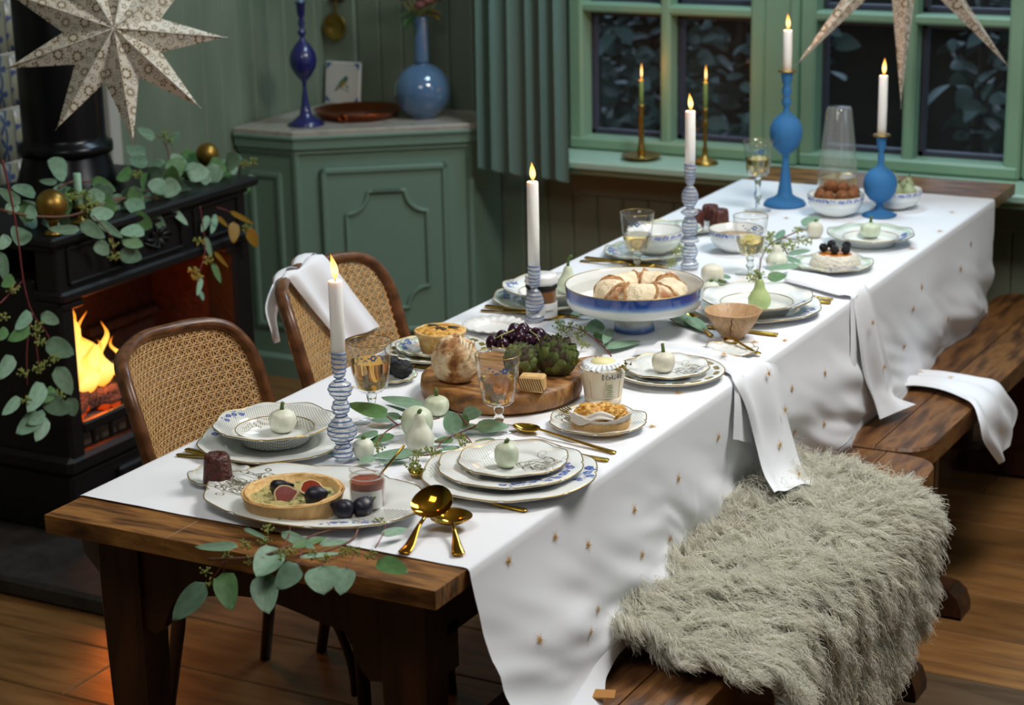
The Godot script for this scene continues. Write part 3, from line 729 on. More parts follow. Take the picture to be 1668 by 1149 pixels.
	for y in 96:
		for x in 96:
			var p := Vector2((x - 48) / 48.0, (48 - y) / 48.0)
			var q := (p - Vector2(0.02, 0.0)).rotated(-0.75)
			var col = null
			if Vector2(q.x / 0.34, q.y / 0.17).length() < 1.0: col = Color(0.62, 0.5, 0.2) if q.y < 0.03 else Color(0.2, 0.42, 0.36)
			if (p - Vector2(0.2, 0.22)).length() < 0.13: col = Color(0.18, 0.4, 0.36)
			if absf(q.y) < 0.05 and q.x < -0.28 and q.x > -0.62: col = Color(0.3, 0.3, 0.22)
			if absf(p.y + 0.32 + 0.3 * p.x) < 0.02 and absf(p.x) < 0.4: col = Color(0.36, 0.42, 0.3)
			if (p - Vector2(0.28, -0.2)).length() < 0.08: col = Color(0.3, 0.5, 0.44)
			if absf(p.x) + absf(p.y) > 1.66: col = Color(0.3, 0.38, 0.56)
			if col != null: im.set_pixel(x, y, col)
	bird.albedo_texture = ImageTexture.create_from_image(im)
	var fb := mb(); var FR := []
	for j in 2: FR.append(PackedVector3Array([V(-0.066, 0.138 - 0.132 * j, 0.0054), V(0.066, 0.138 - 0.132 * j, 0.0054)]))
	fb.grid(FR); var fp := part("painting", fb, bird, tl)
	var hp := thing("hanging_pan", "small brass pan hanging from a hook in the corner", "pan", V(-2.02, 1.079, -3.432))
	var pan := mb(); pan.lathe([Vector2(0, 0), Vector2(0.03, 0), Vector2(0.043, 0.016), Vector2(0.047, 0.018), Vector2(0.043, 0.02), Vector2(0.028, 0.005), Vector2(0, 0.005)], 36)
	var pm := part("bowl", pan, "brass", hp); pm.basis = Basis.from_euler(V(PI / 2, 0, 0)); pm.position = V(0, 0, 0.0)
	part("handle", mb().box(V(0.01, 0.05, 0.004), V(0, 0.066, 0.006), 0.001), "brass", hp)
	part("hook", mb().box(V(0.06, 0.008, 0.012), V(0, 0.088, -0.002), 0.002).tube([V(0, 0.09, 0), V(0, 0.087, 0.014), V(0, 0.095, 0.02)], 0.003, 6), "dark_wood", hp)

func candlestick(label: String, at: Vector3, m: String, prof: Array, group := "") -> Node3D:
	var t := thing("candlestick", label, "candlestick", at, 0.0, group)
	part("stem", mb().lathe(prof, 40), m, t)
	return t

func candle(label: String, at: Vector3, h: float, r: float, wax: String, lit := true, lean := 0.0, fh := 0.04, group := "") -> Node3D:
	var t := thing("candle", label, "candle", at, 0.0, group)
	part("wax", mb().lathe([Vector2(0, 0), Vector2(r, 0), Vector2(r * 1.02, h * 0.5), Vector2(r, h - 0.001), Vector2(r * 0.9, h + 0.0005), Vector2(r * 0.5, h - 0.0025), Vector2(0, h - 0.003)], 24, Vector3.ZERO, func(an, q): return 1.0 + 0.02 * sin(an * 3.0 + q.y * 40.0)), wax, t)
	part("wick", mb().tube([V(0, h - 0.004, 0), V(0.0005, h + 0.005, 0), V(0.002, h + 0.009, 0)], 0.0009, 6), "wick", t)
	if lit:
		var R := []
		for j in 15:
			var k := j / 14.0
			var w := r * 0.52 * pow(sin(PI * pow(k * 0.98 + 0.01, 0.72)), 1.1) if j > 0 and j < 14 else 0.0
			var row := PackedVector3Array()
			for i in 13:
				var a := TAU * (i % 12) / 12.0
				row.append(V(cos(a) * w + lean * fh * k * k + 0.001, h + 0.003 + k * fh, sin(a) * w))
			R.append(row)
		var b := mb(); b.grid(R)
		part("flame", b, "candle_flame", t)
		omni("CandleLight", t, V(0, h + 0.02, 0), Color(1.0, 0.62, 0.25), 0.011, 0.008)
	return t

# ------------------------------------------------------------------ table and linen
func table_and_cloth():
	var t := thing("farmhouse_table", "long old oak farmhouse table under the white cloth", "table", V(0, 0, 0))
	var L := 3.2
	for k in 3:
		part("top_plank", mb().box(V(0.2396, 0.03, L), V(-0.24 + 0.24 * k, 0.7445, -L / 2), 0.0004), "table_wood", t)
	for sx in [-1, 1]:
		for zz in [-0.09, -L + 0.09]:
			var b := mb()
			var R := []
			for e in [[0.0, 0.026], [0.3, 0.034], [0.6, 0.04], [0.729, 0.04]]:
				var w: float = e[1]; var c := 0.007
				var row := PackedVector3Array()
				for q in [[-w + c, -w], [w - c, -w], [w, -w + c], [w, w - c], [w - c, w], [-w + c, w], [-w, w - c], [-w, -w + c], [-w + c, -w]]:
					row.append(V(sx * 0.265 + q[0], e[0], zz - q[1]))
				row.reverse()
				R.append(row)
			for j in R.size() - 1:
				for i in 8:
					b.face([R[j][i], R[j][i + 1], R[j + 1][i + 1], R[j + 1][i]], V(sx * 0.265, (R[j][0].y + R[j + 1][0].y) / 2, zz))
			part("leg", b, "dark_wood", t)
	# aprons: the end ones with a shaped lower edge
	for zz in [-0.075, -L + 0.075]:
		var b := mb(); var R := [PackedVector3Array(), PackedVector3Array()]
		var F := []
		for i in 33:
			var x := -0.23 + 0.46 * i / 32.0
			var d := absf(x)
			var y: float = 0.645 - 0.075 * smoothstep(0.155, 0.2, d) + 0.012 * cos(x * 18.0)
			F.append(Vector2(x, y))
		var rows := []
		for q in [[0.73, -0.011], [0.0, -0.011], [0.0, 0.011], [0.73, 0.011]]:
			var row := PackedVector3Array()
			for f in F: row.append(V(f.x, f.y if q[0] == 0.0 else q[0], zz - q[1]))
			row.reverse()
			rows.append(row)
		for j in 3:
			b.grid([rows[j], rows[j + 1]]); b.g += 1
		part("end_apron", b, "dark_wood", t)
	for sx in [-1, 1]:
		part("side_apron", mb().box(V(0.022, 0.11, L - 0.22), V(sx * 0.285, 0.674, -L / 2), 0.003), "dark_wood", t)
		part("bracket", mb().box(V(0.022, 0.09, 0.05), V(sx * 0.285, 0.6, -0.15), 0.006), "dark_wood", t)
	part("stretcher", mb().box(V(0.05, 0.05, L - 0.3), V(0, 0.12, -L / 2), 0.008), "dark_wood", t)
	for zz in [-0.15, -L + 0.15]: part("stretcher", mb().box(V(0.5, 0.05, 0.05), V(0, 0.12, zz), 0.008), "dark_wood", t)
	cloth()
	napkins()

var folds := FastNoiseLite.new()
func lerp_table(x: float, xs: Array, ys: Array) -> float:
	for k in range(1, xs.size()):
		if x <= xs[k]: return lerpf(ys[k - 1], ys[k], clampf((x - xs[k - 1]) / (xs[k] - xs[k - 1]), 0, 1))
	return ys[-1]
# the right-hand fall of the cloth: z along the table, k from the table edge (0) to the hem (1)
func fall(z: float, k: float) -> Vector3:
	var zs := [0.09, 0.333, 0.558, 0.774, 0.88, 3.0]
	var ex := lerp_table(-z, zs, [0.53, 0.481, 0.425, 0.387, 0.374, 0.372])
	var ey := lerp_table(-z, zs, [0.464, 0.466, 0.477, 0.50, 0.44, 0.43])
	var cx := 0.372 + 0.15 * (ex - 0.372); var cy := 0.755 * 0.35 + ey * 0.65
	var a := (1 - k) * (1 - k); var b := 2 * k * (1 - k); var c := k * k
	var w := 0.007 * sin(z * 13.0 + 1.2 * sin(z * 5.0)) + 0.03 * folds.get_noise_2d(z * 0.9 + k * 0.5, k * 0.35 - z * 0.25) + 0.012 * folds.get_noise_2d(z * 3.0 + k * 1.6, k * 1.2)
	if z > -0.9: w += 0.012 * sin(8.0 * k + z * 9.0) * k
	return V(a * 0.365 + b * cx + c * ex + w * smoothstep(0.0, 0.7, k) + 0.004 * k, a * 0.757 + b * cy + c * ey, z)

func cloth():
	folds.seed = 12; folds.frequency = 1.6; folds.fractal_octaves = 2
	var zs := []
	for j in 261: zs.append(-0.09 - 2.875 * pow(j / 260.0, 1.15))
	var R := []
	for z in zs:
		var row := PackedVector3Array()
		var lh: float = minf(0.07 + maxf(0.0, (-0.075 - z)) * 1.45, 0.30)
		for i in 9:   # the left fall
			var k: float = 1.0 - i / 8.0
			row.append(V(-0.366 - (0.006 * k + 0.012 * k * (1.0 + sin(z * 11.0))) * smoothstep(0.1, 0.5, -z), 0.757 - lh * k, z))
		row.append(V(-0.3625, 0.7615, z))
		for i in 25:
			var x := lerpf(-0.356, 0.354, i / 24.0)
			row.append(V(x, 0.7622 + 0.0012 * folds.get_noise_2d(x * 4.0, z * 4.0), z))
		row.append(V(0.3615, 0.7612, z))
		for i in 29: row.append(fall(z, i / 28.0))
		R.append(row)
	# the far end turns down a little where it lies on the bare boards
	var b := mb()
	var A := R.duplicate(); A.reverse()
	b.grid(A, 0.0, null, 1.0, 1.0)
	var t := thing("tablecloth", "white linen tablecloth embroidered with small gold stars", "tablecloth")
	part("cloth_sheet", b, "linen", t)
	# hem: a doubled band along the fall, and along the near edge
	var hem := mb(); var H := []
	for k in [1.0, 0.86]:
		var row := PackedVector3Array()
		for z in zs: row.append(fall(z, k) + V(0.0014, 0.0004, 0))
		H.append(row)
	hem.grid([H[0], H[1]])
	part("hem", hem, "linen", t)
	for q in [[0.233, -0.365], [0.336, -0.801], [0.297, -1.004], [0.389, -1.423], [0.298, -1.387], [-0.153, -0.364], [0.34, -1.935], [0.338, -2.311], [0.345, -2.523], [0.165, -0.203], [-0.21, -1.72], [-0.06, -2.52], [0.31, -2.75], [-0.28, -0.78]]:
		star_stitch(t, V(minf(q[0], 0.35), 0.7638, q[1]), Vector3.UP, rng.randf() * TAU)
	for q in [[-0.2, 0.06], [-0.35, 0.1], [-0.45, 0.24], [-0.64, 0.27], [-0.83, 0.27], [-0.64, 0.55], [-0.79, 0.67], [-0.44, 0.59], [-0.37, 0.61], [-0.21, 0.43], [-1.03, 0.2], [-1.4, 0.22], [-1.59, 0.27], [-1.59, 0.61], [-1.44, 0.53], [-2.23, 0.31], [-2.49, 0.57], [-2.18, 0.55], [-1.97, 0.27], [-2.61, 0.27], [-2.72, 0.16], [-2.29, 0.2]]:
		var p := fall(q[0], q[1])
		var dz := fall(q[0] + 0.008, q[1]) - fall(q[0] - 0.008, q[1]); var dk := fall(q[0], q[1] + 0.03) - fall(q[0], q[1] - 0.03)
		var nm := dk.cross(dz).normalized()
		if nm.x < 0: nm = -nm
		star_stitch(t, p + nm * 0.0016, nm, rng.randf() * TAU)
	var tg := thing("fabric_tag", "small tan fabric tag at the low near corner of the tablecloth", "tag", V(0.468, 0.476, -0.325), 0.35)
	part("tag_body", mb().box(V(0.035, 0.003, 0.03), V(0, 0.004, 0), 0.001), "tan_tag", tg)

var stitch_mesh: ArrayMesh
func star_stitch(t: Node3D, at: Vector3, nm: Vector3, turn: float):
	if stitch_mesh == null:
		var b := mb()
		for k in 10:
			var a := TAU * k / 10.0
			var r := 0.016 if k % 2 == 0 else 0.0105
			var d := V(cos(a), 0, sin(a)); var s := V(-sin(a), 0, cos(a)) * 0.0012
			b.face([s * 0.9 + V(0, 0.0006, 0), d * r, -s * 0.9 + V(0, 0.0006, 0)], V(0, -1, 0))
		b.lathe([Vector2(0, 0), Vector2(0.002, 0), Vector2(0.0015, 0.001), Vector2(0, 0.0012)], 8)
		stitch_mesh = b.done()
	var o := part("embroidered_star", stitch_mesh, "embroidery", t)
	var x := nm.cross(V(0.3, 0.1, 1)).normalized()
	o.transform = Transform3D(Basis(x, nm, x.cross(nm)) * Basis(Vector3.UP, turn), at)

# a strip of cloth between two edge lines, softly pleated, with thickness
func smooth_line(P: Array, n: int) -> Array:
	var c := Curve3D.new()
	for k in P.size():
		var tg: Vector3 = (P[mini(k + 1, P.size() - 1)] - P[maxi(k - 1, 0)]) * 0.16
		c.add_point(P[k], -tg, tg)
	var out := []
	var L := c.get_baked_length()
	for k in n: out.append(c.sample_baked(L * k / (n - 1.0), true))
	return out
func strip(A: Array, B: Array, amp: float, waves: float, ph := 0.0, n := 40, m := 19, bulge := 0.0) -> MB:
	var a := smooth_line(A, n); var b := smooth_line(B, n)
	var R := []
	for j in n:
		var row := PackedVector3Array()
		var along: Vector3 = (a[mini(j + 1, n - 1)] + b[mini(j + 1, n - 1)] - a[maxi(j - 1, 0)] - b[maxi(j - 1, 0)]).normalized()
		var across: Vector3 = (b[j] - a[j]).normalized()
		var nm := along.cross(across).normalized()
		if nm.dot(V(0.6, 0.7, 0.2)) < 0: nm = -nm
		for i in m:
			var k := i / (m - 1.0)
			row.append(a[j].lerp(b[j], k) + nm * (amp * (0.6 + sin(k * waves * PI + ph + j * 0.05)) * smoothstep(0.0, 0.1, k) * smoothstep(0.0, 0.1, 1.0 - k) + bulge * sin(PI * k)))
		R.append(row)
	# face the side that is seen: thicken along the normal
	var o := mb(); o.grid(R)
	var S := []
	for j in n:
		var row := PackedVector3Array()
		for i in m:
			var dj: Vector3 = R[mini(j + 1, n - 1)][i] - R[maxi(j - 1, 0)][i]; var di: Vector3 = R[j][mini(i + 1, m - 1)] - R[j][maxi(i - 1, 0)]
			row.append(R[j][i] - dj.cross(di).normalized() * 0.0014)
		row.reverse(); S.append(row)
	o.grid(S)
	# close the rim
	for side in [0, m - 1]:
		var e0 := PackedVector3Array(); var e1 := PackedVector3Array()
		for j in n: e0.append(R[j][side]); e1.append(S[j][m - 1 - side])
		o.g += 1; o.grid([e0, e1] if side == 0 else [e1, e0])
	return o

func napkins():
	var t := thing("napkin", "white linen napkin beside the gold dotted plate, hanging off the table onto the sheepskin", "napkin")
	part("cloth_fold", strip([V(0.119, 0.768, -1.19), V(0.184, 0.772, -1.19), V(0.268, 0.770, -1.17), V(0.335, 0.768, -1.15), V(0.368, 0.764, -1.105), V(0.385, 0.712, -1.125), V(0.396, 0.635, -1.149), V(0.418, 0.579, -1.138), V(0.452, 0.556, -1.107)], [V(0.150, 0.772, -1.282), V(0.231, 0.776, -1.264), V(0.317, 0.772, -1.245), V(0.36, 0.769, -1.25), V(0.376, 0.742, -1.309), V(0.389, 0.675, -1.312), V(0.402, 0.600, -1.330), V(0.43, 0.53, -1.323), V(0.47, 0.512, -1.301)], 0.005, 3.0, 0.4), "linen", t)
	part("under_fold", strip([V(0.366, 0.766, -1.112), V(0.374, 0.723, -1.094), V(0.378, 0.660, -1.08)], [V(0.368, 0.766, -1.15), V(0.377, 0.706, -1.158), V(0.380, 0.622, -1.178)], 0.003, 2.0, 0.0, 16, 9), "linen", t)
	for q in [V(0.295, 0.778, -1.218), V(0.382, 0.745, -1.235), V(0.406, 0.60, -1.24), V(0.40, 0.66, -1.28), V(0.446, 0.545, -1.24)]:
		star_stitch(t, q + V(0.006, 0.004, 0.0), (V(0.1, 1, 0.1) if q.y > 0.76 else V(1, 0.25, 0.15)).normalized(), q.z * 40.0)
	t = thing("napkin", "white linen napkin by the green pear gourd plate, hanging down to the second bench", "napkin")
	part("cloth_fold", strip([V(0.180, 0.768, -1.87), V(0.257, 0.770, -1.828), V(0.332, 0.770, -1.79), V(0.366, 0.766, -1.79), V(0.384, 0.68, -1.79), V(0.391, 0.587, -1.815), V(0.40, 0.52, -1.86), V(0.414, 0.472, -1.867)], [V(0.163, 0.772, -1.95), V(0.235, 0.775, -1.935), V(0.327, 0.773, -1.90), V(0.368, 0.768, -1.89), V(0.389, 0.623, -1.952), V(0.396, 0.527, -2.005), V(0.41, 0.495, -1.98), V(0.45, 0.468, -2.02)], 0.006, 3.0, 1.2), "linen", t)
	part("under_fold", strip([V(0.366, 0.766, -1.78), V(0.375, 0.670, -1.766), V(0.380, 0.575, -1.748)], [V(0.368, 0.764, -1.84), V(0.378, 0.637, -1.837), V(0.382, 0.564, -1.825)], 0.003, 2.0, 0.0, 16, 9), "linen", t)
	for q in [V(0.396, 0.58, -1.92), V(0.388, 0.70, -1.85)]: star_stitch(t, q + V(0.009, 0, 0.004), V(1, 0.1, 0.2).normalized(), q.z * 30.0)
	t = thing("napkin", "white linen napkin laid across the second bench and hanging off its edge", "napkin")
	part("cloth_fold", strip([V(0.34, 0.462, -2.206), V(0.367, 0.464, -2.278), V(0.428, 0.464, -2.305), V(0.513, 0.464, -2.299), V(0.565, 0.463, -2.286), V(0.590, 0.43, -2.296), V(0.60, 0.37, -2.36), V(0.60, 0.334, -2.303)], [V(0.35, 0.464, -2.129), V(0.401, 0.466, -2.165), V(0.463, 0.466, -2.161), V(0.52, 0.465, -2.128), V(0.565, 0.463, -2.083), V(0.592, 0.433, -2.045), V(0.60, 0.385, -2.06), V(0.604, 0.291, -2.192)], 0.006, 4.0, 0.8, 44, 23), "linen", t)
	for q in [V(0.39, 0.472, -2.25), V(0.47, 0.474, -2.23), V(0.604, 0.37, -2.19)]: star_stitch(t, q + V(0.004 if q.y < 0.45 else 0.0, 0.004, 0), (Vector3.UP if q.y > 0.45 else V(1, 0.1, 0)), q.z * 30.0)

# ------------------------------------------------------------------ benches and the sheepskin
func bench_outline(x0: float, x1: float, zn: float, zf: float, rn: bool, rf: bool, skew := 0.0) -> Array:
	var P := []
	var w := (x1 - x0) * 0.5; var c := (x0 + x1) * 0.5
	if rf:
		for k in 13:
			var a := PI * k / 12.0
			P.append(Vector2(c + skew + w * signf(cos(a)) * pow(absf(cos(a)), 0.55), zf + 0.1 - 0.1 * pow(sin(a), 0.8)))
	else: P += [Vector2(x1 + skew, zf), Vector2(x0 + skew, zf)]
	if rn:
		for k in 13:
			var a := PI + PI * k / 12.0
			P.append(Vector2(c + w * signf(cos(a)) * pow(absf(cos(a)), 0.55), zn - 0.1 + 0.1 * pow(-sin(a), 0.8)))
	else: P += [Vector2(x0, zn), Vector2(x1, zn)]
	return P
func bench(label: String, x0: float, x1: float, zn: float, zf: float, feet: Array, skew: float):
	var t := thing("bench", label, "bench", Vector3.ZERO)
	var P := bench_outline(x0, x1, zn, zf, true, true, skew)
	# two planks with an open crack between them
	var mid: float = (x0 + x1) * 0.5 + 0.005
	for s in 2:
		var Q := []
		for p in P:
			var lim: float = mid + skew * (p.y - zn) / (zf - zn) + (-0.0012 if s == 0 else 0.0012)
			Q.append(Vector2(minf(p.x, lim), p.y) if s == 0 else Vector2(maxf(p.x, lim), p.y))
		var C2 := []
		for q in Q:
			if C2.is_empty() or q.distance_to(C2[-1]) > 0.0015: C2.append(q)
		part("seat_plank", mb().prism(C2, 0.405, 0.45, 0.006), "old_wood", t)
	for z in feet:
		var sk: float = skew * (z - zn) / (zf - zn)
		part("upright", mb().box(V(0.16, 0.34, 0.036), V(mid + sk, 0.238, z), 0.005), "dark_wood", t)
		var b := mb()
		var prof := [[-0.16, 0.022], [-0.15, 0.05], [-0.13, 0.066], [-0.09, 0.07], [-0.085, 0.078], [0.085, 0.078], [0.09, 0.07], [0.13, 0.066], [0.15, 0.05], [0.16, 0.022], [0.16, 0.0], [0.1, 0.0], [0.085, 0.012], [-0.085, 0.012], [-0.1, 0.0], [-0.16, 0.0]]
		for i in prof.size():
			var m := (i + 1) % prof.size()
			b.face([V(mid + sk + prof[i][0], prof[i][1], z - 0.04), V(mid + sk + prof[m][0], prof[m][1], z - 0.04), V(mid + sk + prof[m][0], prof[m][1], z + 0.04), V(mid + sk + prof[i][0], prof[i][1], z + 0.04)], V(mid + sk, 0.04, z))
		for k in 9:
			if k == 4: continue
			for e in [-1, 1]:
				b.face([V(mid + sk + prof[k][0], prof[k][1], z + e * 0.04), V(mid + sk + prof[k + 1][0], prof[k + 1][1], z + e * 0.04), V(mid + sk + prof[k + 1][0], 0.006, z + e * 0.04), V(mid + sk + prof[k][0], 0.006, z + e * 0.04)], V(mid + sk, 0.04, z))
		for e in [-1, 1]: b.face([V(mid + sk - 0.085, 0.078, z + e * 0.04), V(mid + sk + 0.085, 0.078, z + e * 0.04), V(mid + sk + 0.085, 0.01, z + e * 0.04), V(mid + sk - 0.085, 0.01, z + e * 0.04)], V(mid + sk, 0.04, z))
		part("foot", b, "dark_wood", t)
	var zc: float = (feet[0] + feet[1]) / 2
	part("rail", mb().box(V(0.03, 0.07, absf(feet[0] - feet[1])), V(mid + skew * 0.5, 0.37, zc), 0.004), "dark_wood", t)

func benches():
	bench("dark old plank bench under the cream sheepskin", 0.343, 0.603, 0.25, -1.727, [-0.2, -1.5], 0.0)
	bench("dark old plank bench nearer the window with a napkin across it", 0.318, 0.557, -1.744, -3.2, [-1.95, -2.95], 0.02)
	fleece()

# the hide: u across from the cloth side (0) over the bench edge to the hanging hem (1), v along the bench
func hide_point(u: float, v: float) -> Vector3:
	var z := lerpf(-0.50, -1.40, v) + 0.03 * sin(u * 5.0) * (v - 0.5)
	var hang: float = 0.16 - 0.05 * sin(v * PI * 2.0 + 0.6) + (0.06 if v < 0.2 else 0.0) * (1.0 - v / 0.2)
	var s := u * (0.27 + 0.05 + hang)
	var x0 := 0.352 + 0.05 * pow(maxf(0.0, 1.0 - v * 5.0), 1.5)
	var n := folds.get_noise_2d(v * 4.0, u * 2.0)
	if s < 0.25: return V(x0 + s, 0.458 + 0.02 * n + 0.03 * pow(maxf(0.0, 1.0 - u * 4.0), 2.0) + 0.012, z)
	if s < 0.32:
		var a := (s - 0.25) / 0.07 * PI * 0.5
		return V(x0 + 0.25 + 0.045 * sin(a), 0.425 + 0.045 * cos(a) + 0.02 * n * (1.0 - a / 1.57), z)
	return V(x0 + 0.295 + 0.01 * n, 0.425 - (s - 0.32), z)

func fleece():
	var t := thing("sheepskin", "shaggy cream sheepskin draped over the front bench", "sheepskin")
	var R := []
	for j in 41:
		var row := PackedVector3Array()
		for i in 31: row.append(hide_point(i / 30.0, j / 40.0))
		row.reverse()
		R.append(row)
	R.reverse()
	var S := []
	for row in R:
		var q := PackedVector3Array()
		for p in row: q.append(p - V(0.002, 0.006, 0))
		q.reverse(); S.append(q)
	var b := mb(); b.grid(R); b.grid(S)
	part("hide", b, "hide", t)
	# wavy locks
	for variant in 4:
		var lk := mb()
		for h in 9:
			var ln := 0.045 + 0.03 * rng.randf()
			var ph := rng.randf() * TAU; var am := 0.0035 + 0.004 * rng.randf()
			var dx := rng.randf_range(-0.006, 0.006); var dz := rng.randf_range(-0.006, 0.006)
			var P := []; var rad := []
			for k in 13:
				var q := k / 12.0
				var cu := am * (0.5 + 1.1 * q)
				P.append(V(dx * (1.0 - 0.5 * q) + q * ln + 0.4 * cu * sin(q * 16.0 + ph * 2.0), 0.014 * sin(q * 2.6) + cu * sin(q * 13.0 + ph), dz * (1.0 - 0.5 * q) + cu * 1.3 * cos(q * 11.0 + ph)))
				rad.append(0.0008 * (1.0 - 0.75 * q * q))
			lk.tube(P, rad, 4, 1.0, Vector3.UP, false)
		var mm := MultiMesh.new(); mm.transform_format = MultiMesh.TRANSFORM_3D; mm.use_colors = true
		mm.mesh = lk.done(); mm.instance_count = 3900
		for k in 3900:
			var u := rng.randf(); var v := rng.randf()
			if rng.randf() < 0.16: v = rng.randf() * 0.06 if rng.randf() < 0.5 else 1.0 - rng.randf() * 0.06
			elif rng.randf() < 0.1: u = 1.0 - rng.randf() * 0.06
			var p := hide_point(u, v)
			var du := (hide_point(minf(u + 0.02, 1.0), v) - hide_point(maxf(u - 0.02, 0.0), v)).normalized()
			var dv := (hide_point(u, minf(v + 0.02, 1.0)) - hide_point(u, maxf(v - 0.02, 0.0))).normalized()
			var nm := du.cross(dv).normalized()
			if nm.dot(V(0.6, 0.8, 0.0)) < 0: nm = -nm
			# the fleece parts along the spine and falls outwards
			var sw := folds.get_noise_2d(u * 9.0, v * 14.0) * 2.2
			var dir := du * (0.25 + 0.9 * u + 0.5 * sin(sw)) + dv * (1.5 * (v - 0.5) + 0.7 * sin(sw * 1.7)) + nm * (0.28 + 0.25 * rng.randf())
			dir += V(0, -0.35 * u, 0) + V(rng.randf_range(-0.3, 0.3), 0, rng.randf_range(-0.3, 0.3))
			dir = dir.normalized()
			var zz := dir.cross(nm).normalized()
			var yy := zz.cross(dir)
			mm.set_instance_transform(k, Transform3D(Basis(dir, yy, zz).scaled_local(Vector3.ONE * rng.randf_range(0.75, 1.25)), p - nm * 0.002))
			var sh := rng.randf_range(0.93, 1.0)
			mm.set_instance_color(k, Color(sh, sh * 0.99, sh * rng.randf_range(0.94, 0.98)))
		var mi := MultiMeshInstance3D.new(); mi.name = "fleece"; mi.multimesh = mm; mi.material_override = M["fleece"]; mi.set_meta("kind", "stuff")
		t.add_child(mi, true)

# ------------------------------------------------------------------ chairs
func chairs():
	var c := chair("bentwood chair with a cane back at the near end of the table", V(-0.44, 0, -0.87), 0.097, 0.229, 0.785, 0.098, 0.266, 0.13)
	c = chair("bentwood chair with a cane back and a napkin hung over it", V(-0.392, 0, -1.37), 0.106, 0.235, 0.823, 0.084, 0.278, 0.115)
	var t := thing("napkin", "white napkin hung over the back of the cane chair by the fire", "napkin", c.position, 0.106)
	var S := func(s: float, h: float, off: float) -> Vector3:
		return V(-0.19 - (h - 0.45) * 0.278 - 0.084 * (1 - s * s) + off, h, -s * 0.235)
	part("front_fall", strip([S.call(-0.52, 0.825, -0.005), S.call(-0.50, 0.836, 0.012), S.call(-0.3, 0.79, 0.018), S.call(-0.06, 0.73, 0.016), S.call(0.2, 0.65, 0.016)], [S.call(0.34, 0.835, -0.005), S.call(0.34, 0.84, 0.014), S.call(0.45, 0.79, 0.02), S.call(0.58, 0.73, 0.018), S.call(0.73, 0.655, 0.018)], 0.006, 3.0, 0.6, 30, 19), "linen", t)
	part("back_fall", strip([S.call(0.34, 0.838, 0.002), S.call(0.2, 0.835, -0.02), S.call(-0.1, 0.78, -0.05), S.call(-0.4, 0.74, -0.06), S.call(-0.6, 0.70, -0.06)], [S.call(-0.5, 0.836, 0.002), S.call(-0.62, 0.825, -0.02), S.call(-0.9, 0.79, -0.05), S.call(-1.05, 0.75, -0.055), S.call(-0.95, 0.715, -0.055)], 0.008, 3.0, 0.2, 26, 15), "linen", t)
	star_stitch(t, S.call(0.27, 0.80, 0.03), V(1, 0.2, 0.1).normalized(), 0.3)

